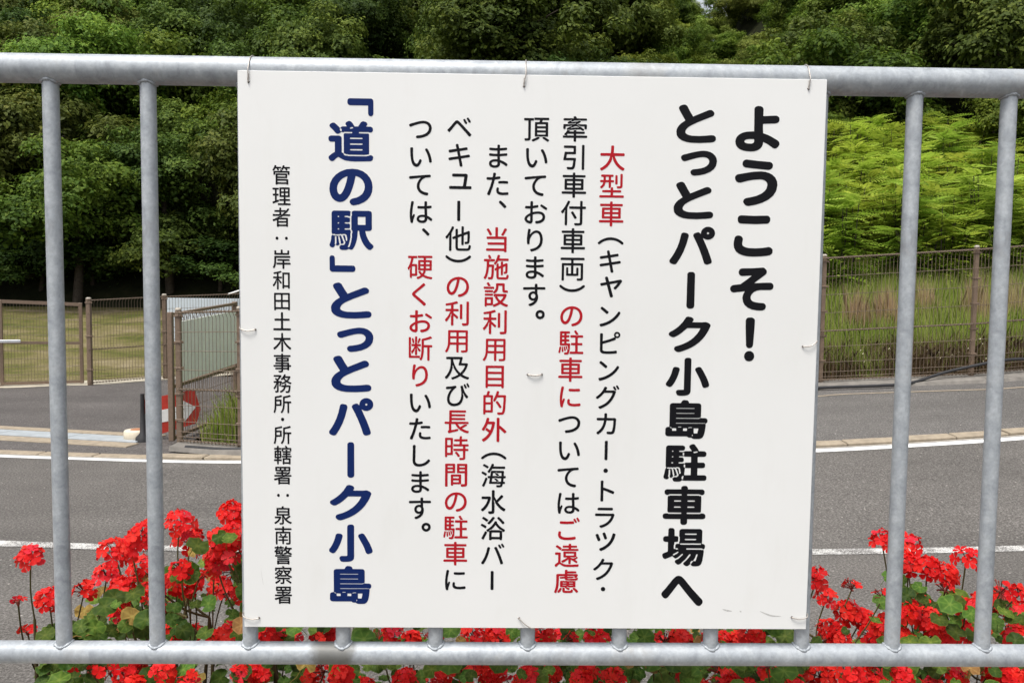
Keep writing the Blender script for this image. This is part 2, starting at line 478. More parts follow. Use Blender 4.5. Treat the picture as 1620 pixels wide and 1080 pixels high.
# low concrete strip that carries the right fence
fs = empty('fence_footing'); tag(fs, kind='structure')
mb = MB()
pts = fr(-3.6, 10.5, .3)
for a, b in zip(pts, pts[1:]):
    pa = [(a, fence_y(a)-.30, road_z(a, fence_y(a)-.3)+.02), (a, fence_y(a)-.28, road_z(a, fence_y(a)-.28)+.07), (a, fence_y(a)+.12, road_z(a, fence_y(a)+.12)+.07), (a, fence_y(a)+.12, road_z(a, fence_y(a)+.12)-.1)]
    pb = [(b, fence_y(b)-.30, road_z(b, fence_y(b)-.3)+.02), (b, fence_y(b)-.28, road_z(b, fence_y(b)-.28)+.07), (b, fence_y(b)+.12, road_z(b, fence_y(b)+.12)+.07), (b, fence_y(b)+.12, road_z(b, fence_y(b)+.12)-.1)]
    mb.add(pa+pb, [(0, 4, 5, 1), (1, 5, 6, 2), (2, 6, 7, 3)])
o = mb.build('footing_strip', M['dull'], fs)


def drive_in(x, y): return True


xs3 = fr(-16, -2.4, .3)
V = []; n3 = 24
for x in xs3:
    y0 = interp(EDGE, x)+.29; y1 = 16.4 if x > -7.5 else 15.6
    for j in range(n3+1):
        y = y0+(y1-y0)*j/n3; V.append((x, y, max(.006, 0)+road_z(x, y0)))
F = [(i*(n3+1)+j, (i+1)*(n3+1)+j, (i+1)*(n3+1)+j+1, i*(n3+1)+j+1) for i in range(len(xs3)-1) for j in range(n3)]
F = [f for f in F if not (V[f[0]][0] > -3.75 and V[f[0]][1] > fence_y(V[f[0]][0])+.1)]
o = mesh_obj('driveway', np_mesh('driveway', V, F, smooth=True), M['drive']); o['kind'] = 'structure'
# drain covers across the driveway mouth
dc = empty('drain_channel'); tag(dc, kind='structure')
A = Vector((-7.9, 10.35, .0)); B = Vector((-4.15, 9.50, .0)); n = 4
for i in range(n):
    p = A.lerp(B, (i+.5)/n); L = (B-A).length/n
    mb = MB(); rot = Matrix.Rotation(math.atan2((B-A).y, (B-A).x), 3, 'Z')
    mb.box((0, 0, 0), (L-.015, .30, .03), rot, bev=.004)
    o = mb.build('drain_cover', M['bluegrey'], dc); o.location = (p.x, p.y, .006)
mb = MB(); rot = Matrix.Rotation(math.atan2((B-A).y, (B-A).x), 3, 'Z')
mb.box(((A.x+B.x)/2+.05, (A.y+B.y)/2+.28, .006), ((B-A).length+.1, .16, .028), rot, bev=.006)
mb.box(((A.x+B.x)/2-.05, (A.y+B.y)/2-.30, .006), ((B-A).length+.1, .22, .026), rot, bev=.006)
mb.build('channel_edging', M['kerb'], dc)
# concrete apron under the gate and lawn
mb = MB()
def gate_line(x): return interp([(-16, 12.2), (-8.81, 14.44), (-7.45, 14.85), (-6.5, 15.86), (-4.6, 17.5), (-3.2, 18.6)], x)
V = []; xa = fr(-16, -3.2, .2)
for x in xa:
    y = gate_line(x)+.05*math.sin(x*3.1)
    V += [(x, y-.16-.05*math.sin(x*5), .012), (x, y+.75, .014)]
F = [(2*i, 2*i+2, 2*i+3, 2*i+1) for i in range(len(xa)-1)]
o = mesh_obj('gate_apron', np_mesh('gate_apron', V, F), M['apron']); o['kind'] = 'structure'
V = []; xl = fr(-24, -2.6, .4)
yl = [0, .04, .08, .12, .16, .2, .25, .3, .4, .6, .8, 1]
for x in xl:
    y0 = gate_line(x)+.7
    for t in yl:
        y = y0+(28.85-y0)*t; V.append((x, y, max(land_z(x, y)+.05, .018)))
m_ = len(yl)
F = [(i*m_+j, (i+1)*m_+j, (i+1)*m_+j+1, i*m_+j+1) for i in range(len(xl)-1) for j in range(m_-1)]
o = mesh_obj('lawn', np_mesh('lawn', V, F, smooth=True), M['lawn']); o['kind'] = 'structure'

# ------------------------------------------------------------------ foliage meshes
def leaf_quads(P, N, size, rg, aspect=.55, fold=.18):
    """diamond leaves at P (n,3), normals N, size (n,)"""
    n = len(P); N = N/(np.linalg.norm(N, axis=1)[:, None]+1e-9)
    a = rg.normal(size=(n, 3)); U = np.cross(N, a); U /= np.linalg.norm(U, axis=1)[:, None]+1e-9
    W = np.cross(N, U); s_ = size[:, None]
    V = np.empty((n, 4, 3)); V[:, 0] = P-U*s_*.5; V[:, 1] = P+W*s_*aspect*.5+N*s_*fold*.5-U*s_*.08
    V[:, 2] = P+U*s_*.5-N*s_*.12; V[:, 3] = P-W*s_*aspect*.5+N*s_*fold*.5-U*s_*.08
    return V.reshape(-1, 3), np.arange(4*n).reshape(n, 4)


def crown_mesh(seed, rad, hgt, base, n_leaf, lsize, n_clump, clump_r, droop=0., tintmid=.5):
    """lobes made of small leaf clumps; leaves lie on the upper shells of the clumps"""
    rg = np.random.RandomState(seed)
    nl = max(6, n_clump//6)
    d = rg.normal(size=(nl, 3)); d /= np.linalg.norm(d, axis=1)[:, None]
    d[:, 2] = np.abs(d[:, 2])*1.25-.45
    LC = d*rg.uniform(.50, .92, nl)[:, None]*np.array([rad, rad, hgt*.5]); LC[:, 2] += base+hgt*.5
    lr = clump_r*1.55*rg.uniform(.75, 1.3, nl)
    li = np.arange(n_clump) % nl
    q0 = rg.normal(size=(n_clump, 3)); q0 /= np.linalg.norm(q0, axis=1)[:, None]; q0[:, 2] = q0[:, 2]*.6+.25
    C = LC[li]+q0*lr[li][:, None]*rg.uniform(.5, 1., n_clump)[:, None]
    C[:, 2] = np.maximum(C[:, 2], base+.1)
    cr = clump_r*.62*rg.uniform(.6, 1.3, n_clump)
    wgt = cr**2; wgt /= wgt.sum(); idx = rg.choice(n_clump, n_leaf, p=wgt)
    q = rg.normal(size=(n_leaf, 3)); q /= np.linalg.norm(q, axis=1)[:, None]
    q[:, 2] = np.where(rg.rand(n_leaf) < .82, np.abs(q[:, 2]), q[:, 2])
    lump = 1+.2*np.sin(q[:, 0]*6+idx)+.2*np.sin(q[:, 1]*7+idx*2)
    r = cr[idx]*lump*rg.uniform(.70, 1.03, n_leaf)
    P = C[idx]+q*r[:, None]*np.array([1.2, 1.2, .72])
    P[:, 2] -= droop*rg.rand(n_leaf)**3*1.2
    out = P-np.array([0, 0, base+hgt*.4]); out /= np.linalg.norm(out, axis=1)[:, None]+1e-9
    N = q*.9+out*.3+np.array([0, 0, .45])+rg.normal(size=(n_leaf, 3))*.30
    sz = lsize*rg.uniform(.6, 1.35, n_leaf)
    V, F = leaf_quads(P, N, sz, rg)
    cl = rg.uniform(-.20, .20, nl); c2 = rg.uniform(-.14, .14, n_clump)
    t = np.clip(tintmid+cl[li[idx]]+c2[idx]+rg.normal(size=n_leaf)*.16, 0, 1)
    return np_mesh('crown', V, F, np.repeat(t, 4))


def trunk_mesh(seed, h, r, lean, limbs=5, reach=1.6):
    rg = random.Random(seed); mb = MB()
    top = Vector((lean[0], lean[1], h)); pts = [Vector((0, 0, -.6)), Vector((0, 0, 0)), Vector((lean[0]*.25+rg.uniform(-.1, .1), lean[1]*.25, h*.35)), Vector((lean[0]*.6, lean[1]*.6+rg.uniform(-.1, .1), h*.7)), top]
    mb.tube(pts, [r*1.3, r*1.1, r*.85, r*.6, r*.3], 7)
    for k in range(limbs):
        t = rg.uniform(.35, .9); p = pts[1].lerp(top, t); a = k*2.4+rg.uniform(-.5, .5); L = reach*rg.uniform(.7, 1.2)
        e = p+Vector((math.cos(a)*L, math.sin(a)*L, L*rg.uniform(.4, .9)))
        m_ = p.lerp(e, .5)+Vector((0, 0, .15*L))
        mb.tube([p, m_, e], [r*.42, r*.28, r*.1], 5, cap=False)
    return mb


# forest: seven crown shapes shared between the trees
KINDS = [('leaf_dark', .50), ('leaf_dark', .42), ('leaf_mid', .5), ('leaf_warm', .5), ('leaf_mid', .62)]
CR = []
for i, (r_, h_, b_, nl, ls_, nc, cr_) in enumerate([
        (2.9, 5.8, .5, 30000, .165, 110, .95), (2.5, 6.4, .5, 28000, .155, 100, .9), (3.2, 5.2, .4, 32000, .17, 120, .95),
        (2.7, 5.6, .4, 26000, .175, 84, 1.05), (2.3, 5.4, .5, 24000, .15, 84, .8)]):
    CR.append((crown_mesh(20+i, r_, h_, b_, nl, ls_, nc, cr_, .3), i))
TR = []
for i in range(3):
    o = trunk_mesh(i, 4.6, .16, (.4-.4*i, .2)).build('trunk', M['bark']); TR.append(o.data); bpy.data.objects.remove(o)
CRM = {}


def tree(name, x, y, ci, mk, sc, label, group, rz, zs=1., trunk=True):
    low = 1.4 if (x/y > -.12 and y < 50) else .1
    t = empty(name, (x, y, land_z(x, y)-low), rz); t.scale = (sc, sc, sc*zs)
    key = (ci, mk)
    if key not in CRM:
        me = CR[ci][0] if not CR[ci][0].materials else CR[ci][0].copy()
        me.materials.clear(); me.materials.append(M[mk]); CRM[key] = me
    c_ = mesh_obj('crown', CRM[key], None, t)
    if trunk: mesh_obj('trunk', TR[ci % 3], None, t)
    tag(t, label, 'tree', group)
    return t


def plant_forest():
    rg = random.Random(11)
    # left hillside and the middle, rows climbing away from the lawn
    y = 30.0; row = 0
    while y < 50:
        x = -.80*y
        while x < .20*y:
            xx = x+rg.uniform(-.9, .9); yy = y+rg.uniform(-.9, .9); a = xx/yy
            sc = rg.uniform(.85, 1.2)
            if xx+2.6*sc >= .211*yy: sc = .5
            if xx+2.6*sc < .211*yy:
                left = a < -.12
                if left: mk = rg.choice(['leaf_mid', 'leaf_dark', 'leaf_mid', 'leaf_warm']) if row < 2 else rg.choice(['leaf_dark', 'leaf_mid', 'leaf_warm', 'leaf_dark'])
                else: mk = rg.choice(['leaf_dark', 'leaf_dark', 'leaf_warm'])
                if row == 0: lab, gr = 'broadleaf tree standing at the foot of the wooded hill behind the lawn', 'trees along the far edge of the lawn'
                elif left: lab, gr = 'green broadleaf tree on the wooded hillside above the left part of the railing', 'trees on the left hillside'
                else: lab, gr = 'dark green broadleaf tree on the hill directly above the white sign', 'dark trees above the sign'
                tree('broadleaf_tree', xx, yy, rg.randrange(5), mk, sc, lab, gr, rg.uniform(0, 6.28), rg.uniform(.9, 1.15), row < 1)
            x += 3.2
        y += 3.6; row += 1
    # right hillside behind the yellow-green shrubs
    y = 25.5; row = 0
    while y < 48:
        x = .40*y if y > 29 else .45*y
        while x < .86*y:
            xx = x+rg.uniform(-.9, .9); yy = y+rg.uniform(-.8, .8)
            mk = rg.choice(['leaf_dark', 'leaf_dark', 'leaf_mid']) if row < 2 else rg.choice(['leaf_dark', 'leaf_mid', 'leaf_warm'])
            lab, gr = ('dark broadleaf tree standing right behind the yellow-green shrubs', 'trees behind the shrub thicket') if row == 0 else ('green broadleaf tree on the hillside above the right part of the railing', 'trees on the right hillside')
            tree('broadleaf_tree', xx, yy, rg.randrange(5), mk, rg.uniform(.8, 1.15), lab, gr, rg.uniform(0, 6.28), rg.uniform(.9, 1.1), row < 2)
            x += 3.7
        y += 3.9; row += 1
    # a few trees on the floor of the valley between the two hills
    for k in range(30):
        xx = 2+k*.42+rg.uniform(-.5, .5); yy = rg.choice([25.6, 28.0, 30.4])+rg.uniform(-.5, .5)
        tree('broadleaf_tree', xx, yy, rg.randrange(5), 'leaf_dark', rg.uniform(.42, .56), 'young dark tree behind the sign, at the foot of the hills', 'young trees at the foot of the hills', rg.uniform(0, 6.28), .9)
    for k in range(56):
        yy = rg.uniform(32, 58); xx = yy*rg.uniform(.14, .40)
        tree('broadleaf_tree', xx, yy, rg.randrange(5), 'leaf_mid', rg.uniform(.55, .75), 'small green tree on the valley floor between the two hills', 'trees on the valley floor', rg.uniform(0, 6.28), .9)
    # far hill that closes the valley
    y = 58
    while y < 98:
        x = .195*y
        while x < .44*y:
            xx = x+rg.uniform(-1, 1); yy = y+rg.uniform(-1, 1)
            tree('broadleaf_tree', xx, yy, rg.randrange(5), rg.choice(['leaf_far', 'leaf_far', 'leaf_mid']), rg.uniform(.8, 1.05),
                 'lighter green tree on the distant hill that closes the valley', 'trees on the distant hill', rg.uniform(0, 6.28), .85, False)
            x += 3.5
        y += 4.2


plant_forest()
under = crown_mesh(91, 1.9, 2.6, .0, 15000, .12, 60, .7, .2, .35); under.materials.append(M['leaf_dark'])
rg = random.Random(31); x = -24.
while x < 9:
    t = empty('understory_bush', (x+rg.uniform(-.3, .3), 30.2+rg.uniform(-.4, .9)+(0 if x < 4 else -2), 0), rg.uniform(0, 6.28)); t.location.z = land_z(t.location.x, t.location.y)-.3
    t.scale = (rg.uniform(.9, 1.25),)*2+(rg.uniform(.7, 1.2),); mesh_obj('foliage', under, None, t)
    mb = MB(); mb.tube([(0, 0, -.3), (.1, 0, .8), (.0, .1, 1.6)], [.08, .06, .03], 6); mb.build('stem', M['bark'], t)
    tag(t, 'dark bush filling the shade under the trees at the far edge of the lawn', 'bush', 'bushes at the far edge of the lawn'); x += 2.3


# yellow-green pinnate shrubs (thicket on the bank)
def frond_shrub(seed):
    rg = np.random.RandomState(seed); P = []; N = []; S = []; T = []
    mb = MB(); nst = 6
    for k in range(nst):
        a = rg.uniform(0, 6.28); L = rg.uniform(1.0, 2.0); lean = rg.uniform(.05, .55)
        tip = np.array([math.cos(a)*lean, math.sin(a)*lean, L])
        b0 = np.array([math.cos(a)*.08, math.sin(a)*.08, -.2])
        mb.tube([b0, b0*.5+tip*.5+np.array([0, 0, .1]), tip], [.018, .013, .006], 5, cap=False)
        for j in range(27):
            t = rg.uniform(.35, 1.) if j > 3 else 1.
            o = b0+(tip-b0)*t; an = rg.uniform(0, 6.28); fl = rg.uniform(.38, .62)
            el = rg.uniform(-.1, .22) if t < .95 else rg.uniform(.1, .55)
            d = np.array([math.cos(an)*math.cos(el), math.sin(an)*math.cos(el), math.sin(el)])
            side = np.cross(d, [rg.normal()*.25, rg.normal()*.25, 1.]); side /= np.linalg.norm(side)
            up = np.cross(side, d); tt = rg.uniform(.25, .85)+(.1 if t > .9 else -.1)
            for m_ in range(9):
                u = (m_+1)/9.; c_ = o+d*fl*u+np.array([0, 0, -.20*fl*u*u])
                ls = .118*(1-.45*abs(u-.45)*1.6)
                for sg in (-1, 1):
                    P.append((c_, side*sg+d*.35, up, ls)); T.append(np.clip(tt+rg.normal()*.08, 0, 1))
            P.append((o+d*fl*1.02+np.array([0, 0, -.37*fl]), d, up, .11)); T.append(tt)
    V = []
    for c_, dr, up, ls in P:
        dr = dr/np.linalg.norm(dr); wv = np.cross(dr, up)*ls*.25
        V += [c_, c_+dr*ls*.45+wv-up*0.004, c_+dr*ls-np.array([0, 0, ls*.14]), c_+dr*ls*.45-wv-up*.004]
    me = np_mesh('foliage', np.array(V), np.arange(len(V)).reshape(-1, 4), np.repeat(T, 4)); me.materials.append(M['frond'])
    o = mb.build('stem', M['bark']); sm = o.data; bpy.data.objects.remove(o)
    return me, sm


FS = [frond_shrub(k) for k in range(6)]
rg = random.Random(5)
y = 14.9
while y < 24.4:
    x = -.06*y
    while x < .80*y:
        xx = x+rg.uniform(-.35, .35); yy = y+rg.uniform(-.35, .35)
        t = empty('pinnate_shrub', (xx, yy, land_z(xx, yy)-.05), rg.uniform(0, 6.28)); s_ = rg.uniform(.75, 1.1)
        if y > 21: s_ *= 1.12
        t.scale = (s_*1.05, s_*1.05, s_)
        me, sm = FS[rg.randrange(6)]; mesh_obj('foliage', me, None, t); mesh_obj('stem', sm, None, t)
        tag(t, 'yellow-green shrub with feathery leaves in the thicket on the bank right of the sign' if xx > .37*yy else 'yellow-green feathery shrub on the bank hidden behind the sign', 'shrub', 'feathery shrubs on the bank' if xx > .37*yy else 'feathery shrubs behind the sign')
        x += 1.05
    y += 1.0
# one darker bush at the top right edge of the thicket
bush = crown_mesh(77, 1.5, 2.6, .3, 12000, .09, 60, .6, .1, .6); bush.materials.append(M['leaf_mid'])
for bx, by, s_, lab in ((15.0, 23.0, 1.15, 'darker green rounded bush at the top right of the yellow-green thicket'), (9.0, 24.8, .9, 'small dark bush between the thicket and the trees, right of the sign')):
    t = empty('round_bush', (bx, by, land_z(bx, by))); t.scale = (s_, s_, s_); mesh_obj('foliage', bush, None, t); tag(t, lab, 'bush')
    mb = MB(); mb.tube([(0, 0, -.2), (.05, 0, .6), (0, .1, 1.4)], [.06, .05, .02], 6); mb.build('stem', M['bark'], t)


# ------------------------------------------------------------------ grasses
s = NT('grassy_bank_soil', .95, .1)
f = s.noise(2.2, 6, .7)
s.color(s.ramp(f, [(.3, (.07, .075, .025)), (.5, (.13, .135, .045)), (.7, (.20, .165, .085))])).bump(f, .6, .06)
V = []; xb = fr(-2.4, 16, .3); nb = 22
for x in xb:
    y0 = interp(FENCE, x)+.12
    for j in range(nb+1):
        y = y0+(24.5-y0)*j/nb; V.append((x, y, land_z(x, y)+.03))
F = [(i*(nb+1)+j, (i+1)*(nb+1)+j, (i+1)*(nb+1)+j+1, i*(nb+1)+j+1) for i in range(len(xb)-1) for j in range(nb)]
o = mesh_obj('grass_bank', np_mesh('grass_bank', V, F, smooth=True), s.m); o['kind'] = 'structure'
def blades(n, posf, hf, wf, tf, seed, bend=.35):
    rg = np.random.RandomState(seed); V = []; T = []
    P = posf(rg, n); H = hf(rg, P); W = wf*rg.uniform(.7, 1.3, n); t = tf(rg, P)
    a = rg.uniform(0, 6.283, n); b = rg.uniform(0, 6.283, n); bd = H*bend*rg.uniform(.2, 1.3, n)
    wx = np.stack([np.cos(a)*W, np.sin(a)*W, 0*a], 1); dx = np.stack([np.cos(b)*bd, np.sin(b)*bd, 0*b], 1)
    up = np.array([0, 0, 1.])
    v0 = P-wx; v1 = P+wx; m_ = P+dx*.3+up*H[:, None]*.6; v2 = m_+wx*.75; v3 = m_-wx*.75; tip = P+dx+up*H[:, None]*.98
    V = np.stack([v0, v1, v2, tip, v3], 1).reshape(-1, 3)
    i = np.arange(n)*5
    F = np.stack([i, i+1, i+2, i+3, i+4], 1)
    return V, F, np.repeat(t, 5)


def lz(P): return np.array([land_z(a, b) for a, b in P])


def bank_pos(rg, n):
    X = rg.uniform(-3.0, 13.5, n); Y = np.array([fence_y(v) for v in X])+.12+rg.rand(n)**1.05*5.8
    return np.stack([X, Y, lz(np.stack([X, Y], 1))-.02], 1)


def bank_h(rg, P):
    d_ = P[:, 1]-np.array([fence_y(v) for v in P[:, 0]])
    return rg.uniform(.16, .50, len(P))*(1+.25*np.sin(P[:, 0]*1.7)*np.sin(P[:, 1]*1.3))*np.where(d_ < .7, .75, 1)


def bank_t(rg, P):
    d_ = P[:, 1]-np.array([fence_y(v) for v in P[:, 0]])
    n_ = .5*np.sin(P[:, 0]*2.3+1)*np.sin(P[:, 1]*1.9)+.3*np.sin(P[:, 0]*5.1)
    return np.clip(.52+.16*n_+rg.normal(size=len(P))*.20+np.where(d_ > 3.2, .14, 0), 0, 1)


V, F, T = blades(150000, bank_pos, bank_h, .0042, bank_t, 3, .22)
o = mesh_obj('tall_grass', np_mesh('tall_grass', V, F, T), M['grass'])
tag(o, 'tall yellow-green grass growing up the bank behind the brown mesh fence', 'grass', None, 'stuff')


def weed_pos(rg, n):
    X = rg.uniform(3.6, 12, n); Y = np.array([fence_y(v) for v in X])+.08+rg.rand(n)**1.6*.9
    k = (np.sin(X*2.1)+np.sin(X*5.3+1)*.6+rg.normal(size=n)*.5) > -.5
    X = np.where(k, X, X+.4)
    return np.stack([X, Y, lz(np.stack([X, Y], 1))-.02], 1)


V, F, T = blades(15000, weed_pos, lambda r, P: r.uniform(.12, .42, len(P)), .006, lambda r, P: np.clip(.5+r.normal(size=len(P))*.25, 0, 1), 9, .7)
o = mesh_obj('withered_weeds', np_mesh('withered_weeds', V, F, T), M['weedbrown'])
tag(o, 'withered brown weeds along the foot of the right mesh fence', 'weeds', None, 'stuff')


def lw_pos(rg, n):
    X = -3.35+rg.rand(n)*2.6; Y = np.array([fence_y(v) for v in X])+.1+rg.rand(n)*1.1
    return np.stack([X, Y, lz(np.stack([X, Y], 1))-.02], 1)


V, F, T = blades(6500, lw_pos, lambda r, P: r.uniform(.15, .85, len(P))*np.clip((P[:, 0]+3.9)*1.1, .4, 1), .0065, lambda r, P: np.clip(.5+r.normal(size=len(P))*.2, 0, 1), 12, .3)
o = mesh_obj('green_weeds', np_mesh('green_weeds', V, F, T), M['grass'])
tag(o, 'yellow-green weeds behind the mesh fence, left of the white sign', 'weeds', None, 'stuff')

# dry pinkish grass tufts standing above the bank grass
for i, (dx, dy, s_) in enumerate(((5.75, 12.9, 1.), (6.22, 12.9, 1.05), (7.05, 13.3, .9), (7.75, 13.0, 1.1), (8.45, 13.2, .95))):
    rgn = np.random.RandomState(60+i)
    V, F, T = blades(420, lambda r, n: np.stack([r.normal(size=n)*.11, r.normal(size=n)*.16, np.zeros(n)], 1), lambda r, P: r.uniform(.45, .95, len(P))*(1-np.abs(P[:, 0])*2.2).clip(.4, 1), .0035, lambda r, P: np.clip(.5+r.normal(size=len(P))*.25, 0, 1), 70+i, .14)
    o = mesh_obj('dry_grass_tuft', np_mesh('dry_grass_tuft', V, F, T), M['drygrass']); o.location = (dx, dy, land_z(dx, dy)); o.scale = (s_, s_, s_)
    tag(o, ['first pinkish dry grass tuft behind the fence, nearest the sign', 'second pinkish dry grass tuft from the sign, close to the first',
            'low pinkish dry grass tuft midway between the two right fence posts', 'tallest pinkish dry grass tuft, just before the far right fence post',
            'pinkish dry grass tuft at the right edge, beyond the last fence post'][i], 'grass tuft', 'dry tufts on the bank')
# small pale weed flowers near the fence foot
mb = MB()
for i in range(46):
    x = random.uniform(4.3, 9.5); y = fence_y(x)+random.uniform(.15, .7); z = land_z(x, y)+random.uniform(.12, .34); r_ = .014
    mb.add([(x-r_, y, z), (x, y-r_, z+.005), (x+r_, y, z), (x, y+r_, z+.01), (x, y, z+.02)], [(0, 1, 4), (1, 2, 4), (2, 3, 4), (3, 0, 4)])
o = mb.build('weed_blossoms', mat_simple('pale_weed_petals', (.7, .66, .42), .6)); tag(o, 'tiny pale wildflowers scattered at the foot of the right fence', 'wildflowers', None, 'stuff')


# ------------------------------------------------------------------ mesh fences
def mesh_panel(p0, p1, z0a, z1a, z0b, z1b, step, hz, r=.0033, teeth=False, bend=0.):
    """vertical wires between p0 and p1 with horizontal wires at fractions hz"""
    mb = MB(); p0 = Vector(p0); p1 = Vector(p1); L = (p1-p0).length; n = max(2, int(L/step))
    nrm = Vector((-(p1-p0).y, (p1-p0).x, 0)).normalized()
    for i in range(1, n):
        t = i/n; p = p0.lerp(p1, t); za = z0a+(z0b-z0a)*t; zb = z1a+(z1b-z1a)*t
        pts = [(p.x, p.y, za), (p.x, p.y, zb)]
        if bend: pts = [(p.x, p.y, za), (p.x, p.y, zb-.06), (p.x+nrm.x*bend, p.y+nrm.y*bend, zb)]
        mb.tube(pts, r, 4, cap=False, smooth=False)
    for h in hz:
        a = z0a+(z1a-z0a)*h; b = z0b+(z1b-z0b)*h
        mb.tube([(p0.x, p0.y-.004, a), (p1.x, p1.y-.004, b)], r*1.1, 4, cap=False, smooth=False)
    return mb


def post(parent, x, y, z0, z1, w_=.06, clamps=4, cap=True, name='fence_post'):
    mb = MB(); mb.box((0, 0, (z1-z0)/2), (w_, w_, z1-z0), bev=.005); o = mb.build(name, M['brown'], parent)
    o.location = (x, y, z0)
    if cap:
        mb = MB(); mb.lathe([(w_*.55, 0), (w_*.62, .008), (w_*.58, .022), (w_*.3, .032)], n=12); c_ = mb.build('post_cap', M['cap'], o); c_.location = (0, 0, z1-z0)
    for k in range(clamps):
        mb = MB(); mb.box((0, 0, 0), (w_+.022, w_+.022, .022), bev=.003); mb.box((w_*.75, -w_*.3, 0), (.03, .012, .03))
        c_ = mb.build('clamp', M['brown'], o); c_.location = (0, 0, (z1-z0)*(.18+.78*k/max(1, clamps-1)))
    return o


def fence_run(name, pts, label, cat='fence', step=.05, midf=.415, w_=.056, capf=True, clamps=5):
    f_ = empty(name, (pts[0][0], pts[0][1], pts[0][2])); off = Vector(pts[0][:3]); tag(f_, label, cat)
    for (x, y, z0, h) in pts: post(f_, x-off.x, y-off.y, z0-off.z, z0-off.z+h, w_, clamps, capf)
    for a, b in zip(pts, pts[1:]):
        p0 = Vector((a[0], a[1]-.045, 0))-Vector((off.x, off.y, 0)); p1 = Vector((b[0], b[1]-.045, 0))-Vector((off.x, off.y, 0))
        za, zb = a[2]-off.z, b[2]-off.z
        mb = mesh_panel(p0, p1, za+.06, za+a[3]-.03, zb+.06, zb+b[3]-.03, step, (.02, .06, .14, .27, .55, .70, .85), bend=-.03)
        o = mb.build('wire_mesh', M['wirebrown'], f_); o['kind'] = 'stuff'
        for fr_, r_ in ((midf, .009), (.985, .011), (.03, .008)):
            mb = MB(); mb.tube([(p0.x, p0.y-.01, za+a[3]*fr_), (p1.x, p1.y-.01, zb+b[3]*fr_)], r_, 6)
            # crimped wire folds along the rail
            n = int((p1-p0).length/step)
            for i in range(n):
                t = (i+.5)/n; p = p0.lerp(p1, t); z = (za+a[3]*fr_)*(1-t)+(zb+b[3]*fr_)*t
                mb.box((p.x, p.y-.012, z), (.010, .024, .03))
            mb.build('fence_rail', M['wirebrown'], f_)
    return f_


def gz(x, y): return road_z(x, y)+.07


def hz_(x): return interp([(-3.6, 1.50), (-2.7, 1.52), (4.5, 1.76), (6.5, 1.77), (11, 1.8)], x)


fence_run('mesh_fence', [(x, y, gz(x, y)-.02, hz_(x)) for x, y in [(-3.59, 9.13), (-2.80, 8.80), (-.95, 9.50), (.85, 10.25), (2.65, 10.85), (4.50, 11.17), (6.52, 11.0), (8.5, 11.15), (10.5, 11.45)]],
          'brown wire mesh fence along the pavement, running behind the sign to the right edge')
fence_run('mesh_fence', [(-7.42, 14.78, .01, 1.56), (-6.5, 15.86, .01, 1.63), (-4.9, 17.2, .01, 1.72), (-3.4, 18.3, .01, 1.8)],
          'brown wire mesh fence along the lawn, between the gate and the pale panel', step=.055, w_=.075, clamps=3)


def gate_leaf(name, A, B, z0, z1a, z1b, label, mid=.5, step=.05, wires=(.1, .2, .3, .4, .6, .7, .8, .9), w_=.06):
    A = Vector(A); B = Vector(B); g_ = empty(name, (A.x, A.y, 0)); tag(g_, label, 'gate'); D = B-A; L = D.length
    rot = Matrix.Rotation(math.atan2(D.y, D.x), 3, 'Z'); D2 = Vector((D.x, D.y, 0))
    for p, zt in ((Vector((0, 0, 0)), z1a), (D2, z1b)):
        mb = MB(); mb.box((p.x, p.y, (z0+zt)/2), (w_, w_, zt-z0), rot, bev=.006); mb.build('gate_stile', M['brown'], g_)
    for f_, t_ in (((0, .05), (mid, .045), (1, .06)) if mid == .5 else ((0, .035), (mid, .03), (1, .032))):
        za = z0+.03+(z1a-z0-.06)*f_; zb = z0+.03+(z1b-z0-.06)*f_
        mb = MB(); n = D2.normalized(); s_ = Vector((-n.y, n.x, 0))*(w_*.42)
        a = n*(w_/2); b = D2-n*(w_/2); vs = []
        for p, z in ((a, za), (b, zb)):
            for sg, dz in ((-1, -1), (1, -1), (1, 1), (-1, 1)): vs.append(p+s_*sg+Vector((0, 0, z+dz*t_/2)))
        mb.add(vs, [(0, 1, 5, 4), (1, 2, 6, 5), (2, 3, 7, 6), (3, 0, 4, 7)]); mb.build('gate_rail', M['brown'], g_)
    mb = mesh_panel((0, 0, 0), D2, z0+.04, z1a-.04, z0+.04, z1b-.04, step, wires); o = mb.build('wire_mesh', M['wirebrown'], g_); o['kind'] = 'stuff'
    return g_


g1 = gate_leaf('mesh_gate', (-8.80, 14.44, 0), (-7.62, 14.88, 0), .03, 1.55, 1.50, 'closed brown mesh gate leaf before the lawn at the left edge')
mb = MB(); mb.box((.12, -.07, .82), (.46, .03, .05), Matrix.Rotation(.36, 3, 'Z'), bev=.004); mb.build('latch_bar', M['steelbar'], g1)
mb = MB(); mb.tube([(0, -.05, .03), (0, -.05, -.02)], .01, 6); mb.build('drop_bolt', M['brown'], g1)
g0 = gate_leaf('mesh_gate', (-8.90, 14.40, 0), (-10.6, 13.8, 0), .03, 1.55, 1.55, 'brown mesh gate leaf beyond the left edge, beside the latch')
g2 = gate_leaf('mesh_gate', (-3.74, 9.28, 0), (-3.66, 11.3, 0), .05, 1.53, 1.62, 'open brown mesh gate leaf at the fence corner, carrying a blank panel', mid=.42, step=.06)
A = Vector((.04, .10, 0)); B = Vector((.115, 1.90, 0)); nn = Vector((1, -.04, 0))*.03
mb = MB(); vs = []
for off in (Vector((0, 0, 0)), nn*.5):
    for p, z in ((A, .72), (B, .78), (B, 1.50), (A, 1.42)): vs.append(p+nn+off+Vector((0, 0, z)))
mb.add(vs, [(0, 1, 2, 3), (4, 7, 6, 5), (0, 4, 5, 1), (1, 5, 6, 2), (2, 6, 7, 3), (3, 7, 4, 0)])
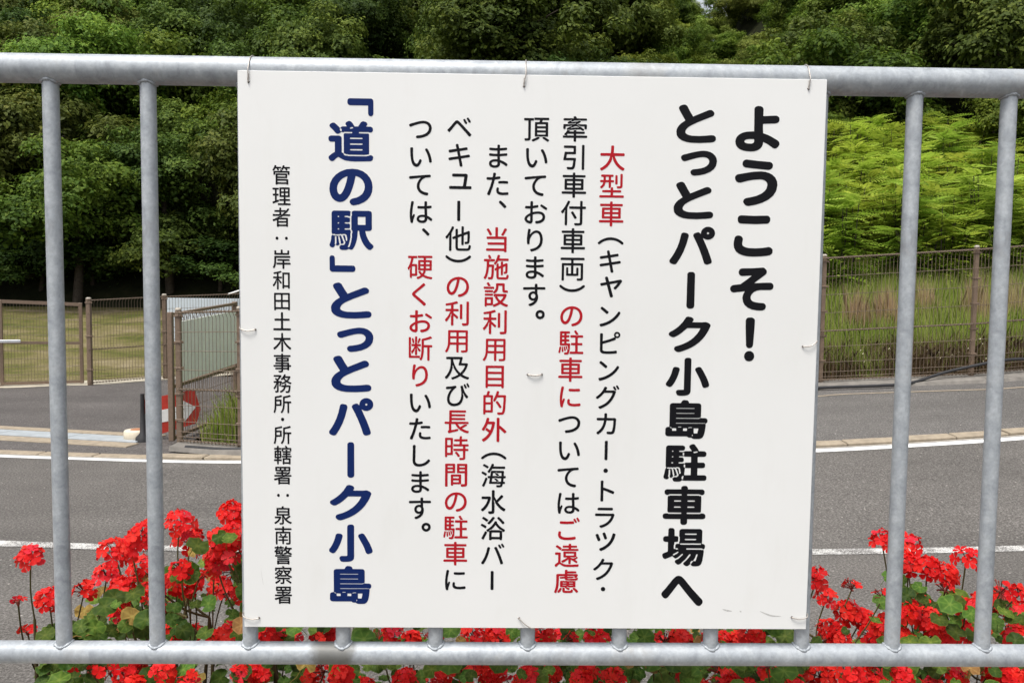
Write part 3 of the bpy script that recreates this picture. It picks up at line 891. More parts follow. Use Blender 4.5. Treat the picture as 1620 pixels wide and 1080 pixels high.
o = mb.build('blank_sign_panel', M['greenpanel'], None); o.location = (-3.74, 9.28, 0); tag(o, 'grey-green blank panel fixed to the open gate leaf, seen through the mesh', 'panel')
mb = MB(); mb.box((0, 0, .46), (1.56, .03, .92), bev=.004); o = mb.build('pale_panel', M['palepanel']); o.location = (-6.30, 17.35, .65)
tag(o, 'pale blue-white panel standing behind the far mesh fence, left of the sign', 'panel')
mb = MB(); mb.tube([(0, 0, 0), (.42, .1, .15)], .018, 8); o = mb.build('white_pipe', M['whitepaint']); o.location = (-5.72, 17.2, 1.66); tag(o, 'short white pipe sloping up above the pale panel at the left edge of the sign', 'pipe')

# arrow board leaning behind the corner post
ab = empty('arrow_board', (-4.17, 9.42, 0)); tag(ab, 'red arrow board with a white arrow pointing right, leaning behind the corner fence post', 'road sign')
K = 9.45/1280


def abm(u, v, w_): return Vector((u, v*0+.30*u*0+w_, v))


def pp(px, py): return ((px-231)*K, (704-py)*K)


prism([pp(231, 701), pp(308, 678), pp(315, 655), pp(307, 622), pp(231, 638)], lambda u, v, t: Vector((u, .06+.25*u+t-v*.08+.05, v)), .008).build('board', M['signred'], ab)
prism([pp(233, 679), pp(291, 669), pp(291, 675), pp(308.5, 651), pp(290, 640), pp(290, 648), pp(233, 660)], lambda u, v, t: Vector((u, .06+.25*u-t-v*.08+.05-.002, v)), .003).build('white_arrow', M['whitepaint'], ab)
mb = MB(); mb.lathe([(.085, 0), (.08, .05), (.035, .10), (.024, .40), (.022, .56)], (.015, .05, .006), 14); mb.build('stand_post', M['rubber'], ab)
wd = empty('weight_drum', (-4.29, 9.62, .006)); tag(wd, 'low cream coloured ballast drum beside the base of the arrow board', 'ballast weight')
mb = MB(); mb.lathe([(.14, 0), (.148, .01), (.145, .098), (.134, .11), (.06, .112)], n=28); mb.build('drum_body', M['cream'], wd)
mb = MB(); mb.lathe([(.075, .11), (.07, .119), (.01, .121)], n=20); mb.build('drum_plug', M['terracotta'], wd)

# black hose along the fence foot
mb = MB()
hp = [(-3.4, 8.80), (-2.9, 8.64), (-2.4, 8.72), (-1.4, 9.0), (.4, 9.7), (2.4, 10.45), (3.6, 10.78), (4.3, 10.83), (5.2, 10.74), (5.6, 10.80)]
pts = [(a, b, road_z(a, b)+.07) for a, b in hp]+[(6.10, 10.90, .77), (6.55, 10.88, .88), (6.95, 10.90, .95), (7.4, 10.95, .95), (8.4, 10.9, .86), (9.5, 11.0, .84)]
def spline(P, n=6):
    P = [Vector(p) for p in P]; out = []
    for i in range(len(P)-1):
        a, b, c_, d_ = P[max(i-1, 0)], P[i], P[i+1], P[min(i+2, len(P)-1)]
        for k in range(n):
            t = k/n; out.append(.5*((2*b)+(c_-a)*t+(2*a-5*b+4*c_-d_)*t*t+(3*b-a-3*c_+d_)*t**3))
    return out+[P[-1]]
mb.tube(spline(pts), .021, 8); o = mb.build('black_hose', M['rubber']); tag(o, 'long black hose lying along the foot of the roadside mesh fence', 'hose')
GLYPHS_BOLD = {
12300:[[630,311,34,-3,25,6,24,22,11,25,1,437,6,5,151,1,25,11,15,17,7,17,3,25,-8,28,-25,24,-25,6,-227,-1,-17,-3,-17,-10,-16,-21,-6,-23,0,-504,9,-34,13,-16]],
12301:[[97,67,21,-4,235,1,26,12,19,25,6,25,0,496,-7,33,-10,14,-17,13,-17,5,-17,1,-33,-7,-20,-17,-12,-25,-1,-446,-152,-2,-34,-13,-18,-27,-2,-42,11,-25]],
12358:[[376,101,19,-1,92,21,101,38,83,51,59,59,12,17,31,59,8,25,13,84,-7,59,-22,56,-13,19,-31,34,-49,32,-59,19,-58,7,-110,-8,-218,-45,-24,-14,-12,-16,-6,-17,0,-17,8,-35,16,-24,26,-16,31,-1,104,33,75,17,93,9,33,-3,34,-12,24,-18,16,-26,5,-33,-11,-59,-26,-44,-42,-40,-75,-40,-76,-24,-67,-14,-17,-9,-13,-14,-11,-25,0,-17,5,-17,23,-33,13,-9],[638,706,26,-1,23,9,19,16,10,18,5,25,-2,25,-16,25,-22,14,-168,14,-168,22,-17,-2,-17,-9,-13,-13,-9,-17,-5,-34,7,-25,12,-17,25,-15,109,-15]],
12371:[[454,118,42,-2,117,4,101,10,59,12,27,18,17,25,2,42,-11,25,-27,22,-25,6,-101,-16,-109,-8,-109,2,-50,10,-34,15,-17,13,-10,15,-4,25,10,67,-3,17,-10,18,-16,17,-26,11,-33,1,-25,-10,-12,-12,-9,-16,-11,-59,-4,-51,9,-58,27,-51,15,-17,35,-28,59,-27,75,-17],[341,664,197,-4,176,9,25,11,15,17,9,26,0,33,-6,17,-12,17,-14,10,-17,5,-218,-7,-210,7,-25,-10,-19,-22,-6,-34,5,-33,11,-20,19,-14,15,-4]],
12381:[[643,101,46,2,34,23,9,17,6,34,-2,16,-9,17,-13,14,-17,9,-84,6,-50,8,-34,9,-23,13,-18,17,-9,17,-5,33,5,26,12,25,22,27,29,23,38,18,59,10,159,1,25,7,19,14,11,26,3,25,-6,25,-22,25,-30,10,-109,-3,-151,-9,-9,2,185,151,14,17,8,25,-3,26,-10,19,-34,31,-25,6,-168,-14,-177,-4,-25,-6,-17,-13,-7,-11,-10,-34,1,-16,8,-24,17,-20,17,-9,16,-3,152,10,11,-5,-95,-79,-93,-71,-117,-15,-26,-11,-16,-18,-9,-18,-2,-23,7,-25,20,-27,17,-8,17,-3,185,24,3,-3,-18,-34,-12,-33,-6,-51,11,-67,34,-59,55,-46,67,-29,84,-15]],
12387:[[402,126,27,-6,92,10,101,27,92,45,65,59,38,67,16,92,-8,59,-17,42,-16,25,-36,39,-42,28,-59,20,-67,8,-50,-4,-126,-26,-185,-56,-17,-9,-17,-15,-9,-18,-2,-17,8,-34,20,-28,17,-11,17,-5,25,2,126,46,76,24,58,13,51,5,33,-2,31,-10,20,-13,18,-21,7,-17,5,-25,-10,-50,-32,-42,-47,-31,-59,-21,-75,-15,-68,-8,-16,-8,-17,-17,-11,-26,2,-25,12,-26]],
12392:[[437,118,134,-4,152,11,58,10,18,8,16,18,9,24,-1,42,-16,27,-23,15,-36,3,-93,-13,-92,-7,-109,4,-42,9,-34,16,-16,13,-10,17,-4,25,5,25,17,34,25,31,25,22,42,30,84,50,219,115,12,12,8,17,4,34,-10,25,-21,25,-19,9,-25,2,-17,-5,-235,-128,-40,80,-54,126,-23,20,-17,5,-17,0,-34,-12,-19,-13,-16,-25,-2,-25,14,-42,89,-193,-65,-59,-27,-34,-23,-42,-15,-42,-5,-42,7,-67,9,-25,26,-42,44,-38,67,-31]],
12398:[[518,118,20,-4,17,2,84,20,84,40,65,51,44,59,14,25,25,67,11,93,-11,92,-26,67,-13,25,-51,65,-68,53,-74,31,-26,7,-92,11,-101,-12,-25,-7,-84,-36,-83,-61,-62,-76,-35,-75,-9,-26,-12,-92,6,-67,19,-65,28,-53,30,-33,37,-26,31,-12,42,-5,50,11,42,27,29,30,14,17,36,58,29,68,28,84,22,84,25,126,27,-5,50,-25,34,-30,25,-36,22,-56,6,-58,-9,-59,-22,-51,-25,-33,-39,-33,-50,-27,-84,-23,-32,-26,-10,-26,2,-25,20,-33],[294,325,-16,11,-9,12,-11,22,-6,25,-5,50,7,51,20,50,37,52,45,41,56,30,17,5,3,-2,1,-8,-16,-84,-20,-76,-23,-67,-21,-49,-21,-35,-21,-23,-8,-5]],
12408:[[821,185,19,0,23,8,33,34,8,17,2,17,-4,25,-8,17,-190,193,-177,201,-40,34,-33,16,-25,3,-26,-2,-25,-9,-33,-23,-33,-35,-135,-168,-59,-61,-20,-32,-2,-25,5,-17,34,-39,16,-11,17,-5,17,0,17,5,30,25,176,227,12,14,9,4,173,-203,137,-151,51,-49]],
12424:[[326,101,61,-3,50,4,42,13,21,11,29,22,28,37,12,34,6,42,5,3,66,-37,77,-60,25,-12,25,2,17,10,17,18,19,34,3,16,-6,26,-9,16,-24,22,-93,60,-50,26,-76,30,-2,5,-6,118,-1,33,9,5,177,9,33,8,24,20,9,17,2,34,-7,25,-19,20,-25,11,-194,-11,-8,3,2,103,-4,25,-15,23,-25,14,-42,3,-25,-6,-21,-17,-11,-25,7,-387,-110,-7,-67,-19,-42,-24,-28,-25,-18,-25,-15,-34,-7,-42,6,-42,9,-25,20,-34,33,-29,17,-10,42,-17],[336,235,-33,9,-17,13,-5,12,1,8,12,15,25,13,26,5,42,3,42,-2,5,-8,-1,-34,-5,-17,-8,-9,-25,-10]],
12463:[[285,109,26,-5,17,3,67,27,76,40,56,36,53,41,50,48,41,46,38,50,37,59,46,92,24,59,28,92,-6,26,-21,25,-36,21,-25,7,-50,-7,-168,0,-6,4,18,34,2,25,-6,17,-17,20,-25,14,-42,10,-25,-7,-16,-12,-50,-101,-66,-92,-53,-56,-50,-44,-39,-26,-20,-22,-8,-20,0,-17,6,-17,10,-14,42,-29,26,-2,25,7,67,51,50,46,84,97,9,3,210,0,7,-8,-32,-75,-28,-51,-53,-75,-40,-42,-47,-42,-51,-36,-59,-34,-100,-42,-18,-14,-11,-26,1,-33,18,-25,19,-17]],
12497:[[161,143,16,-5,25,0,17,6,16,16,60,101,59,126,48,142,43,177,0,17,-8,22,-9,11,-16,11,-42,10,-25,1,-26,-12,-12,-18,-33,-151,-37,-118,-48,-109,-42,-76,-38,-59,-7,-16,-2,-26,9,-20,17,-15],[769,143,29,-4,59,20,11,9,11,17,2,25,-25,84,-54,151,-93,219,5,5,42,-24,34,-6,25,2,34,9,33,22,23,25,17,34,5,34,-5,42,-10,25,-18,25,-20,18,-25,14,-26,9,-25,3,-33,-4,-26,-10,-39,-30,-13,-17,-15,-33,-8,-53,-25,26,-17,7,-17,0,-42,-14,-14,-8,-15,-17,-8,-25,3,-17,58,-118,60,-143,51,-142,39,-126,11,-18],[781,755,-5,18,5,11,17,7,17,-10,3,-16,-11,-14,-17,-2]],
12540:[[168,429,655,-2,26,11,18,24,6,17,0,42,-8,23,-8,13,-17,13,-25,6,-647,-1,-25,-11,-15,-18,-6,-17,-1,-42,5,-25,9,-14,16,-14]],
22580:[[548,76,15,-3,25,6,17,11,34,34,7,2,-9,17,2,15,9,19,16,16,8,2,17,-2,6,-8,0,-8,-21,-17,-11,-25,-15,-9,12,-33,21,-17,16,-3,59,-1,51,8,32,21,23,34,20,67,15,117,7,84,-4,26,-9,13,-26,-7,-16,8,-286,0,-8,3,-6,8,0,8,6,8,8,3,294,0,25,-11,9,-12,16,9,12,12,8,25,-1,33,-5,17,-22,20,-17,6,-17,1,-8,7,8,25,0,244,-3,16,-22,27,-25,8,-361,0,-25,-8,-18,-18,-8,-25,0,-110,11,-16,0,-93,-11,-17,0,-8,8,-25,-8,-7,-42,-1,-19,-9,-12,-25,0,-59,5,-8,-16,-14,-8,-1,-8,6,-3,9,0,75,9,17,0,42,10,6,42,1,19,10,5,17,0,75,-6,17,-9,6,-59,6,-3,131,-14,30,-25,14,-42,1,-17,-3,-17,-12,-10,-22,-2,-134,-4,-7,-51,-1,-17,-6,-16,-12,-11,-25,1,-50,8,-17,9,-8,26,-10,51,-1,4,-6,0,-202,-4,-8,-84,-37,-15,-13,-7,-17,-1,-17,14,-42,9,-16,11,-9,22,-10,17,0,134,63,9,-14,33,-30,17,-8,9,1,42,22,76,77,8,5,8,0,8,-7,0,-15,-92,-92,-50,-24,-16,-19,-2,-25,9,-20,34,-32,17,-7,16,0,26,11,33,25,9,15,67,67,68,101,16,14,8,0,8,-6,3,-8,-11,-25,-34,-51,-17,-17,-8,-16,-73,-76,0,-17,7,-17],[697,189,-6,4,31,51,15,33,2,16,7,10,3,25,16,14,8,0,8,-6,3,-8,-9,-17,0,-17,-8,-17,-19,-80,-9,-8],[294,314,-8,5,-2,9,10,16,67,42,17,14,9,0,7,-5,3,-8,-3,-9,-24,-24,-51,-34],[353,443,-8,3,-16,16,8,9,8,5,8,0,25,-6,6,-8,0,-8,-6,-8],[437,553,-8,2,-6,8,-1,8,7,8,8,3,395,0,8,-3,6,-8,0,-8,-6,-8,-8,-2],[529,653,-8,3,-5,8,0,8,5,8,8,3,202,0,8,-3,6,-8,0,-8,-6,-8,-8,-3],[529,771,-8,3,-5,7,0,9,5,8,8,2,210,0,9,-2,5,-8,0,-9,-5,-7,-9,-3]],
23567:[[317,76,28,-7,50,0,59,4,42,8,28,12,21,16,12,17,9,25,4,42,0,664,-1,17,-6,17,-17,16,-17,7,-42,0,-25,-6,-20,-17,-9,-26,0,-655,-4,-6,-9,-1,-101,-1,-16,-7,-12,-10,-11,-17,-2,-25,19,-50],[829,252,28,-4,59,25,12,13,7,17,-2,32,-31,94,-28,67,-72,143,-37,60,-26,14,-25,-1,-40,-15,-12,-8,-13,-25,1,-25,95,-194,26,-67,28,-92,16,-24],[128,269,15,-6,17,0,17,7,19,16,29,42,28,50,33,75,27,76,29,110,0,25,-6,16,-8,10,-17,11,-42,8,-25,0,-24,-12,-12,-16,-28,-110,-22,-67,-26,-59,-27,-50,-24,-34,-7,-16,0,-26,6,-16,13,-14]],
23798:[[641,76,31,-7,93,2,25,6,17,9,25,25,22,49,15,75,14,135,0,17,-9,24,-555,-3,-5,4,0,8,5,4,546,0,9,-11,18,7,21,25,2,42,-10,26,-14,13,-26,7,-92,2,-3,-6,-22,-12,-429,0,-5,4,0,8,5,4,420,0,17,8,17,-2,10,16,5,25,0,227,-8,25,-15,18,-26,8,-184,2,-6,31,-20,24,-16,7,-51,7,-17,-3,-16,-10,-13,-17,-14,-34,-7,-6,-151,0,-33,-10,-15,-17,-7,-25,2,-471,-40,-6,-18,-11,-13,-16,-4,-26,0,-100,8,-26,19,-18,25,-8,361,0,26,-23,16,-4,42,1],[630,131,-6,4,3,25,3,5,9,0,3,-5,0,-17],[672,193,-8,0,-8,9,0,84,-3,17,11,3,75,0,5,-3,0,-9,-5,-33,-14,-68],[252,246,-6,6,-2,42,-5,9,13,3,59,0,11,-3,0,-51,-3,-4],[454,248,-3,4,3,53,67,1,9,-3,-3,-51,-6,-6],[219,307,-17,15,-4,6,4,6,8,0,25,-17,4,-6,-4,-6],[555,307,-6,4,0,8,22,12,42,0,12,-12,-3,-5,-42,2,-17,-9],[361,324,-5,4,0,8,5,4,51,0,6,-4,0,-8,-6,-4],[319,627,-5,3,0,9,5,3,336,0,6,-3,0,-9,-6,-3],[319,736,-5,3,0,9,5,3,336,0,6,-3,0,-9,-6,-3]],
36554:[[453,76,18,-8,42,0,16,3,17,12,15,26,2,86,302,0,17,4,17,9,15,19,4,25,-4,34,-21,25,-19,9,-51,0,-16,-11,-244,0,-8,3,-6,7,0,9,6,8,8,2,235,0,17,4,8,10,5,18,0,302,-6,25,-7,10,-25,-3,-17,8,-210,0,-8,3,-6,8,0,8,6,8,8,3,218,0,17,-9,17,-3,8,-8,34,4,18,13,10,17,4,17,-4,42,-22,25,-14,6,-17,1,-269,1,-5,43,-20,25,-17,7,-42,1,-25,-8,-17,-17,-7,-17,-1,-34,-278,-1,-25,-12,-16,-20,-3,-17,3,-42,16,-20,25,-13,26,-1,8,8,25,12,219,0,8,-3,5,-8,0,-8,-5,-8,-8,-3,-210,0,-17,-8,-17,3,-7,-10,-7,-25,0,-159,0,-135,5,-25,9,-11,17,-4,227,0,8,-2,5,-8,0,-9,-5,-7,-8,-3,-236,0,-16,11,-51,0,-25,-11,-14,-15,-6,-25,4,-42,16,-21,34,-11,294,-1,1,-85,7,-16],[303,444,-6,10,0,8,6,8,8,3,101,0,17,-11,0,-17],[563,444,-5,10,0,8,5,8,8,3,110,0,16,-11,-2,-17,-6,-1],[311,578,-8,2,-6,8,0,9,6,7,8,3,109,0,9,-3,5,-7,0,-9,-5,-8,-9,-2],[571,578,-8,2,-5,8,0,9,5,7,8,3,118,0,8,-3,6,-7,0,-9,-6,-8,-8,-2]],
36947:[[129,93,22,-2,26,10,50,52,34,24,16,-6,58,-36,35,-17,42,-13,75,-12,101,-4,252,8,34,2,25,15,8,12,12,42,0,17,-13,25,-24,13,-25,2,-18,-15,-24,-2,-17,-8,-344,0,-17,8,-42,3,-17,8,-16,16,-3,9,3,8,8,6,8,0,34,-21,33,0,17,-8,328,0,10,6,23,2,15,7,4,17,0,378,-3,16,-4,9,-12,6,-159,0,-9,3,-5,8,0,8,5,8,9,3,168,0,17,-9,25,1,17,7,15,15,7,17,1,34,-3,16,-13,17,-24,14,-84,0,-4,3,20,34,4,16,-4,17,-12,17,-21,12,-34,10,-25,-3,-27,-19,-48,-85,-68,-2,-29,53,-31,42,-32,17,-25,-2,-41,-23,-14,-25,3,-25,21,-34,-3,-3,-75,0,-17,-7,-17,-15,-6,-17,14,-8,11,-26,-2,-23,-9,-7,-8,0,-8,5,-3,17,-8,17,2,15,7,10,-52,59,-47,45,-17,8,-25,1,-34,-17,-17,-17,-6,-12,-4,-17,8,-25,61,-66,42,-54,25,-19,17,-4,17,4,34,21,16,17,9,2,17,-7,16,-1,17,9,135,0,8,-3,5,-8,0,-8,-5,-8,-8,-3,-126,0,-13,-6,-6,-9,-3,-16,2,-378,-6,-8,-34,24,0,286,-1,17,-8,17,-19,16,-22,7,-151,-1,-20,-6,-19,-16,-7,-17,-1,-34,5,-25,9,-13,25,-15,75,0,5,-6,0,-201,-5,-8,-42,-27,-48,-41,-16,-17,-7,-16,0,-26,7,-16,27,-34],[496,317,-9,3,-5,8,0,8,5,8,9,3,210,0,8,-3,6,-8,0,-8,-6,-8,-8,-3],[496,435,-9,3,-5,7,0,9,5,8,9,2,210,0,8,-2,6,-8,0,-9,-6,-7,-8,-3],[496,553,-9,2,-5,8,0,8,5,8,9,3,210,0,8,-3,6,-8,0,-8,-6,-8,-8,-2],[496,763,-9,2,-5,8,0,8,5,8,26,11,23,-2,7,-8,0,-9,-5,-7]],
39365:[[293,76,26,-5,68,1,25,6,33,17,26,-15,25,-3,17,7,16,17,29,50,28,76,16,67,10,67,8,110,10,5,9,0,8,-7,6,-66,20,-75,28,-76,35,-67,44,-59,43,-40,34,-9,25,8,37,41,7,17,-2,25,-8,12,-35,30,-32,39,-31,54,-28,67,-24,101,74,2,25,4,17,12,13,24,0,327,-4,20,-17,20,-34,10,-294,0,-24,-8,-18,-17,2,-75,-10,-17,-1,-277,9,-9,11,-25,0,-33,-9,-17,0,-84,-8,-17,0,-34,-9,-16,0,-26,-8,-16,0,-17,-8,-17,-2,-15,-18,-35,-8,-6,-8,0,-8,6,-2,16,25,59,0,17,8,17,0,25,9,17,0,33,8,17,0,84,8,17,0,17,-8,17,3,16,-9,9,-93,-2,-8,2,-6,8,0,9,6,7,8,3,76,0,8,6,6,9,0,67,-14,16,-83,1,-7,8,0,9,6,7,8,3,67,0,15,6,8,9,1,67,-7,13,-25,2,-17,8,-49,2,-7,9,0,8,6,8,8,3,51,0,16,-9,17,-1,9,4,6,20,0,51,9,16,-24,21,-25,4,-277,-1,-24,-7,-17,-17,-8,-25,0,-403,7,-29,8,-11,17,8,25,0,17,-11,76,3,16,8,24,-2,10,-9,17,11,42,0,8,-2,25,-25,2,-8,0,-25,9,-17,0,-51,-3,-8,-8,-6,-8,0,-8,6,-2,8,0,42,-9,17,0,25,-6,10,-9,5,-25,0,-8,-5,-9,7,17,-25,2,-17,15,-27,2,-23,12,-25,0,-9,11,-8,2,-9,-8,-16,-3,-17,-16,-25,-50,-3,-9,3,-32,-34,0,-17,6,-25,9,-14],[105,126,21,-5,25,8,13,14,16,34,2,8,-13,8,-3,9,8,17,0,126,3,8,8,5,8,0,8,-5,3,-8,0,-135,-3,-8,-15,-17,7,-8,17,-13,25,-2,35,31,-12,17,0,25,-8,17,0,34,-8,17,0,25,-9,17,3,8,8,5,8,0,8,-5,11,-17,0,-25,8,-17,0,-33,9,-17,-3,-42,43,2,8,5,6,10,4,25,-9,8,-9,19,-2,23,-15,27,-2,15,-13,34,-10,6,-17,-8,-17,-2,-59,4,-16,-2,-17,8,-24,2,-10,8,-9,-8,-12,-25,-5,-59,-10,-50,-23,-67,9,-27,14,-15],[244,494,-9,2,-5,8,0,9,5,7,9,3,8,-3,6,-7,0,-9,-6,-8],[622,602,-1,163,146,0,4,-9,0,-151,-6,-7,-135,0],[244,620,-9,2,-5,8,0,9,5,7,9,3,8,-3,6,-7,0,-9,-6,-8],[244,754,-9,3,-5,8,0,8,5,8,9,3,8,-3,6,-8,0,-8,-6,-8]],
39376:[[289,76,47,-3,59,4,25,10,25,21,34,-11,403,0,25,8,18,21,4,25,-1,34,-7,17,-20,17,-19,4,-134,0,-4,4,0,151,4,4,92,0,26,5,16,11,9,14,4,42,-2,17,-8,16,-20,17,-16,3,-101,0,-4,6,0,117,4,6,117,1,26,8,16,19,7,17,1,33,-4,17,-20,24,-17,7,-113,3,-5,25,-19,33,-56,84,-17,12,-25,3,-42,-16,-17,-14,-9,-18,0,-17,6,-17,47,-75,-128,-2,-42,-20,-67,3,-9,3,-5,7,0,9,7,8,65,2,9,-2,23,17,11,25,0,34,-9,19,-25,19,-17,3,-277,0,-25,-8,-21,-25,-4,-17,0,-411,5,-26,12,-16,-15,-17,-11,-25,-11,-76,-17,-76,-1,-25,15,-25,39,-18,25,2,20,16,10,25,-15,25,0,26,8,16,0,101,3,9,8,5,8,0,8,-5,3,-9,0,-109,-9,-17,4,-25,-7,-8,18,-14,25,-3,9,17,27,25,-10,10,-3,23,-8,17,0,34,-8,17,0,25,-9,17,2,10,-16,13,-26,-10,-25,10,-23,2,-8,8,0,9,6,7,34,3,16,-8,17,8,17,0,17,-8,17,8,50,-3,17,11,40,-2,27,-18,2,-24,8,-16,0,-34,9,-17,0,-25,-3,-8,-16,-11,-8,3,-6,8,4,25,-9,17,0,33,-8,17,-2,17,-13,6,-17,0,-17,-6,8,-9,9,-18,2,-15,7,-10,2,-15,6,-10,2,-16,17,-42,0,-16,-11,-26,-25,-16,-8,-3,-42,3,-18,-17,-16,-9,0,-16,10,-34,12,-17],[445,129,-7,6,-3,8,0,34,11,25,8,5,8,0,8,-5,3,-9,-2,-15,-7,-10,0,-25,-2,-8,-8,-6],[284,202,35,2,17,13,6,10,0,8,-14,27,-19,66,-17,33,-6,7,-17,0,-18,-7,17,-16,3,-9,0,-25,8,-17,0,-33,9,-17],[487,223,-5,4,0,8,14,158,6,-6,11,-4,92,-1,6,-4,0,-151,-6,-4],[487,393,-8,3,-10,16,0,42,2,8,8,6,8,0,8,-6,3,-8,3,-51,-5,-7],[235,485,-8,3,-6,8,0,8,6,8,8,3,17,-3,6,-8,0,-8,-6,-8],[378,485,-8,3,-6,8,0,8,6,8,8,3,59,0,17,6,12,17,5,25,-6,34,-11,16,-17,7,-59,2,-5,8,0,9,5,7,9,3,58,-1,9,7,8,-2,25,-14,118,-2,6,-7,0,-117,-6,-6,-92,-1,-17,-7,-17,-18,-17,9,-17,-5],[244,620,-9,2,-5,8,0,9,5,7,9,3,8,-3,6,-7,0,-9,-6,-8],[454,667,-8,5,-3,9,0,33,3,9,8,5,8,0,8,-5,3,-9,0,-33,-3,-9,-8,-5],[672,721,-8,2,-11,16,3,9,8,5,17,-3,16,8,26,4,8,0,8,-6,0,-15,-8,-9,-25,-3,-17,-8],[244,746,-9,3,-5,7,0,9,5,7,9,3,8,-3,6,-7,0,-9,-6,-7]],
65281:[[264,143,30,-2,34,12,23,24,11,25,2,33,-10,34,-24,25,-27,12,-34,1,-25,-9,-25,-22,-16,-32,-1,-34,13,-33,20,-21],[269,353,25,0,25,12,17,21,5,26,15,294,1,84,-3,17,-11,16,-24,15,-16,3,-51,-1,-17,-7,-18,-18,-7,-25,1,-84,16,-311,7,-17,10,-12]],
}
